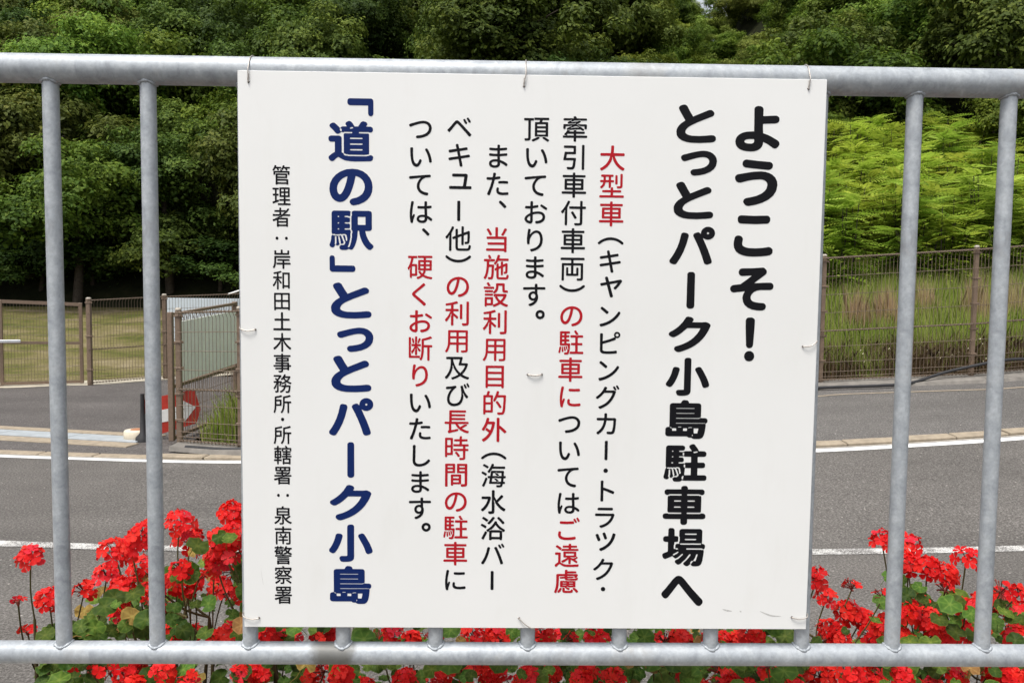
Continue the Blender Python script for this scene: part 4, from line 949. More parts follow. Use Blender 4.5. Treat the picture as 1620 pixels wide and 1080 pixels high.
GLYPHS_PLAIN = {
12289:[[298,126,30,6,25,23,9,22,-5,16,-80,86,-79,74,-21,12,-17,0,-9,-4,-25,-22,-6,-11,-1,-17,6,-17,79,-75,77,-84]],
12290:[[205,101,30,-4,34,4,43,17,40,33,18,26,13,33,5,51,-6,33,-14,34,-23,30,-26,20,-50,21,-34,4,-25,-3,-50,-17,-29,-22,-21,-25,-23,-50,-4,-34,2,-25,3,-17,14,-33,24,-33,25,-21,34,-17],[210,192,-17,10,-17,25,-4,25,6,25,15,21,26,14,25,2,25,-9,17,-15,11,-21,2,-25,-8,-25,-14,-17,-25,-14,-17,-2]],
12356:[[343,160,35,-5,25,3,34,17,25,23,28,37,27,51,24,59,0,16,-8,17,-20,22,-9,4,-17,0,-23,-17,-35,-80,-17,-26,-17,-17,-17,-7,-19,4,-31,24,-21,34,-15,42,-14,59,-8,59,-7,143,3,134,-12,17,-10,6,-42,1,-17,-6,-8,-9,-6,-17,8,-244,21,-143,23,-75,31,-59,38,-42,36,-21],[799,294,24,1,17,8,13,8,11,17,-7,67,-16,76,-29,92,-27,67,-30,59,-33,50,-16,11,-17,0,-25,-8,-12,-11,-6,-17,2,-17,51,-92,30,-76,24,-84,23,-126,9,-16]],
12362:[[291,143,45,-8,25,2,28,14,23,31,7,28,4,42,-3,177,51,15,58,11,68,4,33,-2,34,-9,33,-18,19,-18,13,-25,4,-34,-7,-34,-13,-25,-24,-23,-25,-16,-34,-13,-42,-11,-59,-5,-16,-7,-9,-9,-5,-17,7,-25,8,-17,15,-10,42,0,59,9,57,18,44,23,42,34,25,35,20,59,4,42,-5,34,-4,17,-15,30,-8,14,-30,31,-46,28,-50,16,-67,7,-68,-4,-110,-21,1,117,9,5,100,15,51,12,8,5,9,14,2,25,-2,11,-9,12,-14,10,-11,3,-134,-25,-6,6,4,117,-15,21,-17,5,-34,-2,-11,-7,-11,-17,-3,-131,-50,-3,-93,2,-24,-19,-5,-17,1,-17,8,-16,20,-13,145,-4,-1,-135,-4,-8,-81,-46,-46,-38,-29,-34,-15,-25,-11,-42,6,-42,28,-44,36,-31,31,-19],[294,233,-25,12,-18,16,-12,16,0,26,13,25,17,19,28,23,39,22,2,-148,-10,-15,-9,-1],[828,588,21,-2,16,9,10,10,11,25,-4,13,-9,12,-72,51,-87,52,-8,4,-17,0,-17,-10,-10,-13,-5,-16,8,-26]],
12367:[[610,126,12,-6,17,0,16,7,17,14,8,10,5,17,0,17,-4,10,-98,91,-211,176,-25,25,-7,17,13,21,22,21,282,235,10,17,-4,25,-33,31,-17,5,-24,-10,-105,-101,-209,-177,-27,-33,-12,-34,7,-33,24,-34,220,-193]],
12372:[[418,135,61,-4,109,4,101,10,59,11,17,7,10,14,4,16,-2,34,-12,16,-17,5,-101,-17,-118,-9,-109,2,-59,12,-33,15,-17,12,-24,31,-4,42,9,59,-6,19,-17,15,-42,3,-8,-4,-12,-16,-11,-51,-4,-50,10,-59,19,-33,14,-17,32,-25,44,-20,76,-20],[312,681,175,-6,202,9,16,5,9,8,9,26,-10,33,-16,16,-8,1,-210,-9,-202,8,-16,-6,-15,-18,1,-42,5,-10,17,-12],[758,723,15,-5,17,5,13,16,3,26,-57,92,-18,7,-17,-3,-17,-12,-4,-9,0,-17,24,-42,16,-16,8,-26],[853,756,21,-2,18,11,11,16,0,17,-54,88,-17,12,-17,0,-22,-16,-4,-8,0,-17,51,-89]],
12375:[[409,126,70,-8,84,8,92,28,59,31,59,45,59,64,7,17,0,17,-10,17,-22,19,-17,4,-17,-4,-59,-63,-50,-40,-51,-28,-58,-18,-68,-6,-42,2,-33,10,-25,16,-17,20,-13,29,-4,42,12,487,-7,17,-13,12,-26,6,-16,-1,-17,-9,-7,-8,-10,-25,1,-93,-8,-386,7,-67,18,-51,33,-42,41,-27]],
12377:[[360,126,18,-6,25,6,68,28,58,39,57,59,28,51,21,67,5,59,-6,58,-21,59,0,124,236,-1,16,12,10,25,-1,17,-17,22,-17,5,-227,3,1,70,-5,17,-12,15,-9,5,-33,1,-17,-6,-15,-23,2,-76,-4,-5,-344,-9,-17,-6,-9,-8,-9,-22,3,-25,6,-11,17,-11,303,11,50,0,5,-6,1,-51,-6,-4,-34,4,-42,-4,-50,-20,-25,-19,-25,-31,-20,-43,-6,-42,6,-42,17,-42,20,-25,33,-25,34,-14,42,-5,33,4,10,-2,-27,-30,-33,-27,-42,-22,-57,-22,-14,-9,-11,-16,0,-17,6,-11],[454,384,-25,14,-18,22,-8,34,4,25,13,26,25,22,34,9,25,-4,25,-16,17,-29,0,-33,-4,-25,-13,-26,-16,-14,-34,-9]],
12383:[[209,143,26,-6,17,6,9,9,16,37,73,206,67,244,146,24,20,9,11,17,0,34,-10,16,-13,8,-16,1,-118,-20,-3,3,19,92,-8,20,-16,14,-42,4,-15,-4,-9,-8,-6,-17,-2,-42,-10,-64,-9,-10,-67,-2,-84,2,-25,-9,-12,-18,-1,-25,4,-14,9,-10,17,-7,75,-4,67,2,3,-9,-34,-126,-26,-84,-47,-126,-42,-93,-1,-16,5,-17,10,-9],[606,151,100,-5,126,10,17,12,4,9,3,16,-2,26,-14,18,-17,5,-84,-10,-58,-2,-51,3,-42,10,-25,15,-14,19,-3,26,5,50,-5,18,-8,9,-17,9,-17,2,-14,-4,-21,-26,-5,-33,-3,-42,10,-52,16,-28,34,-28,42,-18],[536,521,19,-6,134,5,118,-7,16,5,15,11,4,9,2,25,-4,14,-8,10,-25,11,-118,5,-134,-6,-17,-5,-17,-21,1,-33]],
12388:[[394,177,110,12,118,30,92,43,78,66,48,81,17,95,-9,67,-19,42,-14,25,-41,43,-51,31,-59,20,-76,7,-59,-4,-75,-13,-126,-34,-160,-50,-25,-18,-10,-23,10,-30,17,-19,17,-5,16,3,152,56,92,29,76,16,75,8,51,-5,42,-14,34,-23,28,-33,14,-34,6,-42,-16,-75,-41,-58,-67,-46,-84,-32,-93,-19,-84,-10,-21,-20,-4,-25,17,-31,8,-7]],
12390:[[669,143,45,-5,17,5,16,17,9,25,0,17,-4,8,-21,17,-50,8,-68,18,-50,23,-50,43,-31,59,-11,67,7,51,17,50,26,48,42,50,42,34,59,27,50,9,84,4,17,5,15,16,5,17,-1,17,-11,19,-8,8,-17,4,-126,-7,-495,-45,-17,-4,-14,-9,-10,-16,2,-34,13,-18,26,-9,260,33,59,6,13,-4,-38,-38,-34,-46,-33,-67,-15,-50,-6,-67,13,-84,41,-79,59,-56,75,-41,76,-23]],
12395:[[207,143,12,-7,25,0,17,6,10,9,4,9,2,33,8,42,50,160,-7,22,-9,10,-8,4,-17,0,-15,-11,-27,-64,-1,5,-3,76,7,101,18,126,27,134,-6,17,-8,8,-9,5,-33,3,-20,-8,-13,-16,-30,-194,-14,-134,0,-118,8,-100,16,-93,7,-17],[538,177,25,-5,101,-4,151,13,17,7,12,14,5,17,-1,25,-16,23,-17,6,-76,-11,-75,-6,-84,2,-42,9,-25,13,-18,23,-4,25,6,50,-5,17,-21,18,-26,1,-18,-11,-10,-16,-9,-68,5,-50,16,-34,33,-31,42,-20],[477,672,44,-5,118,-3,151,7,17,6,10,12,5,17,-1,25,-14,21,-17,6,-151,-8,-160,6,-23,-17,-6,-16,4,-31]],
12398:[[523,143,15,-4,17,2,75,19,76,35,63,49,39,50,14,25,26,68,9,84,-9,75,-6,25,-29,68,-48,63,-68,51,-67,27,-25,7,-84,10,-92,-11,-26,-7,-76,-31,-81,-59,-61,-76,-30,-67,-7,-17,-13,-92,6,-67,15,-51,26,-50,14,-17,27,-25,38,-20,33,-7,51,11,33,21,35,37,32,50,31,68,44,134,36,185,7,5,50,-11,56,-28,45,-42,28,-42,17,-50,8,-59,-8,-67,-28,-66,-26,-35,-41,-35,-51,-28,-84,-24,-25,-16,-8,-15,0,-16,9,-17],[286,301,-17,10,-22,25,-12,25,-9,34,-5,50,7,51,23,59,40,58,54,48,58,32,59,15,2,-11,-8,-50,-26,-118,-30,-92,-20,-50,-23,-42,-21,-27,-25,-17]],
12399:[[207,135,12,-3,25,3,12,8,11,17,3,42,8,33,48,152,-3,16,-12,16,-17,6,-15,-5,-10,-10,-15,-40,-7,-9,-3,-14,-4,73,8,118,16,126,27,143,-5,16,-9,9,-16,6,-26,3,-16,-6,-17,-20,-29,-202,-14,-142,0,-118,9,-101,17,-92,11,-17],[498,143,82,-6,42,4,42,17,31,27,16,25,11,34,5,33,4,4,101,-76,17,0,9,5,16,17,10,17,-3,25,-13,17,-61,46,-83,46,-1,9,-9,218,93,9,39,8,14,17,1,42,-12,16,-17,5,-118,-14,2,127,-10,15,-17,11,-34,0,-16,-10,-11,-16,0,-126,-6,-6,-93,-1,-92,4,-19,-5,-13,-17,-3,-34,12,-17,15,-9,84,-5,109,1,5,-3,8,-185,-3,-9,-77,3,-42,-4,-42,-12,-34,-18,-17,-14,-19,-22,-16,-33,-5,-34,3,-25,4,-17,16,-31,34,-30,34,-16],[538,218,-34,7,-30,19,-10,17,-2,16,10,26,15,13,17,9,34,8,59,-1,33,-7,9,-5,-1,-43,-8,-25,-8,-12,-17,-13,-17,-6]],
12403:[[377,109,43,-3,109,19,76,43,55,67,38,93,15,92,0,42,-13,34,0,17,-9,16,6,10,9,0,10,-10,4,-8,0,-17,20,-50,58,-77,17,-5,17,5,17,15,16,28,1,17,-4,8,-48,51,-45,67,-29,59,-22,59,-23,92,-6,11,-17,11,-17,0,-25,-9,-14,-13,-5,-17,13,-50,17,-151,-4,-118,-24,-101,-50,-82,-59,-42,-84,-16,-42,3,-33,10,-34,19,-25,29,-17,37,-6,59,9,76,28,84,36,67,42,59,59,61,39,23,9,25,-6,22,-17,18,-17,5,-151,-27,-126,-11,-17,-7,-12,-17,0,-25,4,-14,25,-22,135,15,8,0,4,-4,-56,-76,-32,-58,-25,-60,-19,-75,-6,-93,9,-58,17,-42,38,-51,62,-40,42,-14],[765,706,16,-5,26,7,11,15,0,16,-46,93,-16,12,-17,0,-16,-11,-5,-10,0,-25,34,-75],[857,739,8,-4,17,0,17,11,7,19,-3,16,-38,76,-19,17,-23,3,-16,-14,-3,-23,34,-75]],
12414:[[361,126,51,-3,50,4,42,13,25,16,28,29,14,32,5,69,4,3,59,-28,33,-20,84,-61,9,-1,16,5,19,18,10,17,1,25,-4,8,-17,15,-67,45,-51,27,-50,22,-51,17,-5,109,5,7,202,17,17,8,8,10,5,17,-1,25,-12,17,-9,4,-193,-17,-17,0,-6,5,1,92,207,21,17,13,6,17,-1,25,-14,18,-8,4,-17,1,-185,-17,-5,2,-1,9,2,67,-4,15,-17,13,-33,3,-17,-6,-13,-17,-4,-88,-92,1,-126,11,-26,-7,-8,-9,-5,-17,2,-25,11,-16,9,-4,101,-10,126,-5,8,-3,1,-4,-1,-93,-109,2,-118,11,-17,-5,-16,-24,1,-26,9,-16,15,-10,126,-10,109,-2,3,-4,3,-84,-6,-6,-50,3,-59,-4,-59,-15,-37,-20,-22,-18,-14,-15,-17,-34,-5,-33,4,-34,19,-42,26,-25,21,-12,25,-11],[353,209,-34,14,-17,21,-3,17,3,16,17,21,34,17,34,6,58,1,34,-4,8,-5,-2,-69,-17,-25,-14,-9,-25,-6,-51,0]],
12426:[[380,126,23,-3,84,21,84,36,76,53,17,17,46,61,34,84,14,118,-6,75,-18,76,-34,67,-45,48,-50,26,-50,9,-17,-2,-42,-7,-42,-19,-59,-46,-31,-34,-19,-29,-5,4,-1,8,23,126,-1,17,-16,22,-9,4,-25,2,-25,-8,-12,-20,-24,-193,-8,-93,0,-92,7,-76,12,-16,16,-5,26,0,14,4,9,9,7,25,-1,42,4,42,10,50,24,59,33,55,34,38,50,37,59,14,34,-7,29,-19,29,-42,14,-34,12,-59,4,-58,-11,-93,-32,-75,-53,-59,-59,-38,-76,-28,-59,-13,-17,-7,-10,-15,0,-17,19,-32]],
12459:[[208,151,11,-4,16,0,63,46,57,59,48,67,45,93,28,92,20,106,8,4,210,0,4,-9,-4,-109,-12,-126,-12,-67,-15,-42,-11,-16,-17,-7,-109,5,-17,-5,-15,-11,-4,-8,0,-26,5,-16,6,-10,16,-11,118,-6,50,6,34,20,17,21,10,22,13,42,14,75,16,168,9,151,-6,17,-23,18,-33,11,-42,-3,-193,0,-7,8,5,126,-15,19,-17,6,-34,-2,-16,-9,-10,-14,-1,-126,-6,-8,-210,2,-17,-5,-16,-23,-1,-25,6,-17,19,-16,210,0,4,-9,-10,-59,-22,-75,-25,-59,-28,-51,-45,-57,-44,-43,-48,-38,-9,-13,-5,-17,6,-16]],
12461:[[536,135,19,-7,33,8,16,15,4,17,-44,219,7,4,236,38,16,6,12,10,7,17,0,17,-11,25,-13,9,-20,4,-243,-43,-9,2,-30,146,5,5,226,37,11,8,10,17,-2,34,-10,16,-8,7,-17,4,-227,-40,-7,13,-22,109,-21,18,-25,4,-17,-5,-13,-9,-7,-8,-4,-17,22,-118,-225,-33,-17,-10,-10,-24,10,-36,17,-16,17,-4,218,36,9,-2,29,-146,-4,-4,-261,-39,-26,-16,-9,-16,0,-17,6,-17,6,-8,15,-12,17,-4,269,46,5,-5,40,-210,5,-12]],
12463:[[290,135,21,-6,8,1,68,28,67,35,59,38,50,39,44,41,45,50,70,101,54,109,43,126,-5,17,-16,17,-25,15,-17,5,-50,-7,-210,0,-6,4,36,67,0,17,-4,8,-18,16,-33,11,-17,0,-14,-10,-50,-101,-66,-92,-55,-58,-104,-85,-5,-8,0,-17,17,-19,25,-17,17,0,16,5,68,53,39,37,95,108,260,0,8,-8,-23,-67,-47,-92,-55,-80,-42,-45,-51,-45,-56,-40,-53,-31,-107,-45,-10,-8,-5,-17,1,-17,12,-16]],
12464:[[266,109,20,0,61,26,65,33,59,37,61,47,45,42,37,42,39,51,32,50,51,101,47,134,0,17,-10,15,-8,-4,-51,28,-42,-4,-210,0,-4,7,31,59,4,17,-6,16,-16,12,-42,11,-17,-5,-9,-9,-45,-93,-33,-50,-39,-50,-51,-53,-50,-44,-52,-38,-6,-17,4,-16,4,-9,21,-17,21,-8,16,4,42,29,78,68,90,104,261,0,7,-3,-24,-72,-44,-88,-57,-82,-42,-46,-50,-45,-51,-37,-67,-38,-101,-43,-14,-11,-5,-17,5,-17,31,-28],[767,723,6,-3,8,4,12,15,1,17,-5,17,-47,76,-19,11,-24,-3,-14,-17,-2,-17,6,-16,39,-68,11,-2],[843,756,14,-4,17,6,15,23,0,17,-51,84,-15,10,-25,2,-16,-12,-4,-8,2,-25,44,-76]],
12483:[[366,109,21,-7,16,5,73,36,53,33,84,70,51,57,31,42,25,42,42,92,34,118,-1,16,-13,17,-43,14,-16,-5,-9,-9,-9,-17,-20,-84,-38,-92,-29,-50,-56,-68,-46,-42,-47,-33,-49,-29,-67,-29,-11,-9,-7,-17,0,-17,10,-14],[303,403,16,0,26,10,16,19,3,22,-61,151,-26,19,-16,0,-26,-10,-9,-9,-6,-17,3,-17,56,-142,11,-17],[485,462,19,-7,25,8,20,16,6,17,-54,151,-14,18,-16,5,-34,-11,-13,-12,-6,-17,50,-143,9,-16]],
12488:[[360,143,18,-7,42,2,10,5,12,17,0,353,3,2,34,-12,109,-41,160,-70,17,0,15,11,19,51,-6,17,-8,8,-37,19,-126,52,-180,63,-3,9,0,117,3,76,-5,17,-9,8,-16,5,-34,0,-17,-5,-13,-17,-3,-16,3,-68,-2,-571,5,-17]],
12496:[[166,168,11,-4,16,0,17,7,9,10,57,96,58,126,46,143,39,160,0,17,-4,8,-20,15,-42,6,-17,-11,-10,-18,-28,-135,-47,-143,-58,-121,-64,-105,0,-17,8,-17],[775,168,15,-5,8,2,34,11,12,9,11,25,-6,25,-74,210,-41,101,-61,135,-34,67,-17,12,-25,-2,-34,-14,-8,-13,0,-17,56,-117,56,-135,55,-151,36,-118,7,-16],[740,706,16,-5,25,5,14,17,0,16,-11,26,-36,58,-25,19,-17,0,-17,-14,-5,-13,0,-17],[840,739,17,-5,17,5,8,6,7,11,0,25,-51,84,-15,10,-16,0,-22,-18,-5,-8,0,-17,44,-76]],
12500:[[344,151,101,-7,135,2,151,11,34,6,8,5,7,17,-1,50,-6,9,-17,9,-8,2,-126,-17,-151,-6,-93,5,-30,7,-18,8,-13,17,-3,25,0,177,5,4,227,68,168,63,12,7,11,17,0,17,-10,25,4,3,17,-6,33,-3,26,3,33,18,17,16,13,20,7,16,5,34,-5,25,-10,25,-18,24,-17,13,-34,14,-42,0,-33,-13,-26,-21,-19,-33,-7,-34,4,-34,18,-33,0,-9,-71,-33,-93,-35,-210,-63,-5,5,2,219,-3,17,-10,12,-17,6,-42,-2,-17,-11,-5,-22,2,-513,3,-33,12,-34,22,-26,42,-23],[756,729,-14,10,-10,17,-2,17,5,17,13,17,17,8,16,1,17,-5,15,-13,8,-17,1,-16,-5,-17,-10,-13,-17,-9,-17,-2]],
12505:[[800,202,23,-4,17,11,18,18,16,25,0,17,-4,8,-341,362,-56,50,-36,18,-25,2,-17,-4,-17,-8,-22,-16,-164,-194,-66,-67,-10,-17,0,-16,4,-9,40,-39,17,-5,16,5,198,249,21,18,17,0,32,-26,102,-108],[692,597,14,-4,17,5,16,18,3,23,-66,109,-12,7,-25,-1,-20,-15,-4,-8,0,-17,57,-101],[805,639,18,-1,20,9,12,17,0,17,-22,42,-43,65,-17,12,-17,0,-26,-19,-4,-8,0,-17,60,-101]],
12515:[[508,93,21,2,17,7,12,16,5,17,-94,336,2,3,8,5,202,40,8,-6,-42,-56,-59,-65,-8,-14,0,-25,8,-14,25,-13,17,0,17,10,17,17,74,92,66,101,8,17,0,17,-5,10,-16,15,-26,11,-210,-43,-107,-18,-38,126,-18,16,-22,3,-17,-5,-17,-10,-9,-21,34,-126,-142,-28,-19,-14,-4,-9,0,-16,14,-30,9,-7,16,-4,143,28,5,-4,92,-336,12,-17]],
12517:[[200,177,19,-7,562,0,18,7,12,16,2,26,-2,16,-13,17,-17,5,-109,-1,-9,5,43,302,-9,26,-16,12,-34,12,-42,-4,-302,2,-26,-11,-8,-20,0,-27,8,-18,17,-10,311,-1,2,-3,-7,-67,-29,-189,-8,-9,-353,1,-17,-13,-6,-17,1,-34]],
12521:[[371,135,24,-4,42,14,50,19,59,29,51,32,42,33,50,47,33,40,26,39,42,83,32,96,1,17,-8,19,-25,17,-17,5,-50,-3,-504,3,-26,-8,-12,-16,-1,-34,5,-17,17,-12,504,0,9,-5,-19,-50,-31,-59,-43,-56,-38,-36,-46,-35,-51,-29,-50,-23,-76,-24,-23,-15,-5,-17,3,-13],[272,739,22,-8,437,0,25,8,8,9,4,8,1,25,-3,17,-6,9,-12,7,-17,4,-437,0,-17,-6,-19,-22,1,-34]],
12531:[[240,151,21,0,50,12,59,17,67,26,101,50,107,72,52,44,51,50,48,57,43,59,20,33,6,26,-4,16,-12,21,-9,8,-17,5,-26,-8,-52,-76,-56,-67,-42,-43,-50,-44,-68,-48,-84,-46,-58,-27,-68,-23,-100,-24,-12,-6,-11,-16,0,-17,23,-38,8,-8],[415,571,14,-3,13,3,29,26,10,16,0,17,-4,9,-15,16,-75,65,-101,77,-9,4,-16,0,-20,-11,-19,-25,0,-26,5,-10]],
12539:[[472,429,24,-6,33,8,21,14,17,26,5,25,-7,33,-19,25,-25,14,-25,4,-34,-9,-20,-17,-14,-25,-4,-25,9,-34,12,-17]],
12540:[[170,454,15,-3,630,0,17,6,11,14,5,16,0,26,-8,25,-9,8,-16,5,-638,0,-17,-5,-9,-9,-4,-16,3,-50,10,-12]],
20001:[[161,101,16,-8,33,2,13,6,8,17,0,462,4,5,9,1,201,0,7,-6,0,-244,0,-8,-7,-6,-75,2,-3,4,-2,185,-12,12,-17,2,-25,-1,-14,-13,-2,-17,0,-219,8,-19,16,-9,353,0,10,3,8,9,6,16,-2,227,-13,13,-17,3,-25,-2,-16,-14,-3,-176,-7,-6,-75,0,-6,6,0,8,0,244,6,6,218,0,9,-4,0,-405,-9,-9,-101,-2,-13,-15,-2,-8,12,-34,12,-13,8,-1,109,3,26,7,19,13,16,25,3,34,-2,470,-11,13,-17,3,-277,0,-6,9,0,76,1,8,5,4,336,2,11,11,2,8,0,34,-8,17,-22,8,-722,0,-17,-9,-8,-16,0,-25,4,-17,12,-11,319,-2,6,-4,1,-8,0,-76,-7,-9,-268,0,-9,-2,-13,-14,-3,-529]],
20107:[[350,93,104,0,33,7,22,9,17,17,8,17,4,76,8,4,168,0,9,-3,2,-18,6,-8,17,-9,42,2,17,14,4,135,63,2,15,7,7,8,2,17,-2,25,-5,7,-17,8,-62,2,-4,84,-10,16,-8,4,-244,1,-8,4,0,8,0,26,8,3,227,0,14,5,8,17,-1,134,-13,13,-16,3,-225,1,-2,25,8,4,319,2,12,11,4,17,-2,25,-14,16,-16,3,-303,0,-8,6,0,34,-9,19,-8,8,-8,2,-34,0,-11,-4,-14,-17,-2,-42,-7,-6,-302,0,-9,-2,-16,-17,-2,-25,5,-17,7,-8,15,-5,302,0,6,-4,1,-17,-7,-9,-210,0,-21,-7,-8,-17,0,-126,9,-17,20,-5,210,0,6,-3,0,-34,-6,-4,-235,0,-20,-4,-9,-17,2,-34,10,-10,17,-3,235,0,6,-4,-2,-33,-323,-2,-17,-7,-8,-16,2,-34,7,-8,16,-7,324,-2,2,-33,-7,-8,-243,0,-17,-8,-10,-10,0,-33,10,-17,8,-3,252,-1,7,-4,0,-42,-7,-11,-100,-2,-17,-7,-6,-14,4,-17,11,-25],[546,295,-8,8,0,8,1,25,7,2,177,-2,0,-38,-9,-3],[546,410,-7,2,-1,8,0,25,8,4,168,0,9,-4,0,-34],[294,624,-5,6,0,25,5,9,151,0,7,-9,0,-25,-7,-6],[546,624,-8,6,0,25,6,9,162,0,3,-9,0,-25,-3,-5]],
20182:[[207,101,12,-4,42,1,13,11,4,17,0,555,62,126,19,50,-5,17,-8,8,-35,11,-17,-2,-9,-9,-49,-109,-38,-67,-46,-67,-68,-81,-5,-12,5,-13,25,-37,9,-7,17,0,43,49,14,42,10,9,8,0,6,-9,-16,-42,-2,-17,0,-403],[493,109,53,-3,219,0,50,5,25,9,28,23,18,34,11,42,5,42,-2,8,-18,15,-33,13,-10,-3,-13,-17,-13,-67,-10,-17,-13,-7,-25,-4,-236,1,-25,3,-12,7,-6,9,-3,33,0,286,0,8,4,5,101,40,3,-3,1,-260,5,-13,8,-8,17,-4,33,3,13,14,2,8,1,294,110,43,6,-9,-1,-42,-3,-135,-4,-42,-6,-13,-8,-7,-51,-1,-12,-4,-7,-8,2,-42,9,-16,17,-7,75,8,17,6,17,13,14,21,6,17,6,42,5,84,2,201,-5,17,-11,10,-34,10,-34,-18,-109,-40,-2,181,-8,17,-15,7,-34,-1,-13,-6,-6,-9,-2,-218,-4,-5,-101,-40,-3,3,-3,176,-7,9,-12,6,-42,0,-16,-15,-2,-8,-1,-202,-82,-34,-13,-8,-6,-8,0,-17,10,-25,18,-17,17,0,50,19,5,-2,2,-261,4,-50,8,-25,18,-25,30,-19]],
20184:[[231,101,13,-5,42,2,11,11,4,17,0,546,60,119,27,66,-2,8,-16,16,-34,10,-17,-3,-8,-7,-54,-116,-39,-68,-41,-59,-76,-88,-4,-12,4,-13,25,-41,9,-7,16,0,17,13,32,39,17,51,10,1,6,-10,0,-16,-8,-17,-5,-25,0,-387,4,-17],[545,101,18,-7,34,0,67,1,59,7,38,16,15,17,7,16,5,42,0,429,2,4,8,2,67,0,17,6,12,13,1,34,-1,16,-12,11,-84,2,-10,4,0,151,-7,15,-8,7,-42,3,-17,-7,-7,-9,-2,-151,-1,-9,-7,-4,-319,0,-12,-4,-7,-9,-1,-50,5,-8,15,-9,319,-2,7,-6,0,-437,-7,-9,-16,-3,-143,-1,-13,-12,-2,-9,11,-33],[534,311,21,-7,33,15,17,17,0,17,-114,185,-12,11,-17,0,-36,-20,-7,-8,0,-17]],
21033:[[291,101,12,-4,33,-1,17,5,9,8,2,303,6,6,103,-99,14,1,9,8,22,33,3,9,-7,17,-7,8,-139,118,-4,8,0,34,6,10,134,0,9,2,13,13,2,42,-7,13,-8,6,-143,2,-6,4,0,134,6,6,117,33,18,12,1,8,-4,17,-23,25,-17,10,-17,-2,-75,-24,-67,-17,-177,-33,-15,-9,-7,-17,14,-34,8,-9,9,-1,142,22,4,-3,1,-110,0,-8,-5,-4,-151,0,-8,-2,-12,-11,-3,-42,2,-8,13,-13,145,-4,-40,-84,-34,-59,-38,-55,-58,-69,-4,-19,20,-38,9,-8,17,-5,16,9,42,53,53,82,17,33,17,68,6,9,9,-1,5,-8,0,-17,-8,-17,0,-17,-8,-17,-2,-25,0,-260],[655,101,17,-8,25,1,59,1,51,8,16,6,17,13,16,29,5,42,0,664,-3,17,-9,9,-59,0,-9,-9,-2,-9,-1,-680,-5,-7,-8,-2,-101,0,-17,-3,-8,-8,-6,-14,14,-42],[578,311,19,-3,41,3,8,8,3,17,0,437,-9,17,-18,9,-25,0,-17,-6,-9,-8,-3,-12,0,-445,2,-9]],
21209:[[655,101,17,-6,84,0,34,10,25,21,18,34,14,50,15,93,10,92,-8,17,-15,7,-177,1,4,67,-12,13,-17,5,-31,-9,-17,-17,-11,-59,-117,0,-19,-8,-9,-17,-2,-17,2,-17,8,-8,20,-6,92,0,6,-2,-2,-9,-29,-57,-28,-35,-39,-35,-39,-24,-37,-18,-6,-7,-2,-17,2,-8,14,-21,17,-10,17,1,42,19,59,40,42,41,33,47,42,95,126,0,4,-11,-11,-75,-9,-42,-12,-34,-14,-15,-75,0,-17,-9,-8,-18,6,-25],[184,109,18,-5,75,6,26,10,20,23,6,42,0,328,2,8,5,3,51,0,3,-3,-37,-118,2,-8,15,-16,25,-9,8,1,14,16,37,97,8,-1,17,-15,17,0,92,32,25,19,34,9,34,20,8,1,76,-41,67,-27,33,-9,17,8,23,33,0,16,-6,8,-84,30,-63,30,2,8,60,67,27,42,24,53,1,23,-7,8,-19,11,-17,2,-184,0,-10,4,23,42,0,17,-13,13,-26,9,-8,1,-18,-6,-66,-104,-34,-40,-43,-41,-7,-9,-5,-16,8,-17,31,-21,8,-1,17,7,42,42,45,-52,43,-42,-71,-35,-76,-25,-7,-8,-4,-25,-6,-10,-8,-2,-6,12,0,17,6,10,17,8,6,32,-6,16,-9,5,-25,8,-101,-1,-5,6,0,17,-12,17,73,75,53,69,17,32,-2,17,-6,8,-34,18,-277,0,-17,-3,-8,-6,-7,-9,-2,-25,5,-17,12,-11,219,-2,5,-4,-39,-49,-42,-43,-39,34,-20,8,-25,-12,-14,-13,-2,-9,8,-17,71,-75,-4,-5,-118,-1,-9,-2,-15,-17,0,-34,7,-14,9,-6,101,-2,4,-3,-28,-67,-27,-49,-25,-38,-46,-56,-2,-8,6,-17,23,-34,11,-3,16,4,17,17,58,91,3,17,9,17,0,17,8,17,0,16,6,10,9,0,6,-10,0,-25,-9,-17,0,-16,-7,-17,-1,-185,-6,-5,-59,1,-17,-9,-4,-12,3,-17,8,-25],[681,644,-49,45,-34,42,7,7,160,-1,3,-6,-37,-50,-42,-40]],
21335:[[171,101,14,-5,42,2,11,11,2,9,0,462,4,7,101,1,16,6,34,0,17,-6,168,0,17,6,42,0,16,-6,101,-3,1,-408,-9,-9,-101,-2,-13,-6,-8,-17,13,-36,8,-8,17,-4,109,6,34,10,16,13,11,19,4,34,-2,470,-13,13,-8,2,-269,0,-5,10,0,59,5,6,9,0,302,1,8,1,17,19,1,32,-9,17,-17,7,-311,0,-5,9,-2,59,-10,11,-16,7,-42,-2,-15,-16,-2,-67,-311,-1,-22,-7,-8,-17,0,-25,5,-17,17,-10,310,-1,9,-6,0,-67,-269,-2,-8,-2,-16,-13,-2,-17,0,-504,4,-17],[465,118,14,-6,34,1,8,2,11,11,2,126,3,9,160,0,17,4,11,12,1,34,-3,10,-9,7,-168,2,-8,1,-4,5,0,59,4,6,143,0,16,3,9,8,5,17,0,16,-2,9,-12,12,-83,5,42,75,0,17,-9,12,-50,-1,-9,-4,-50,-101,-84,0,-17,-13,-34,0,-8,5,-3,10,11,6,26,0,16,4,3,6,-6,26,-33,58,-6,7,-8,-4,-42,1,-8,-12,0,-17,37,-75,-71,-3,-8,-2,-12,-12,0,-34,12,-15,16,-4,126,0,9,-1,2,-5,0,-59,-2,-4,-168,-4,-13,-17,-2,-25,8,-17,15,-7,160,-1,2,-126]],
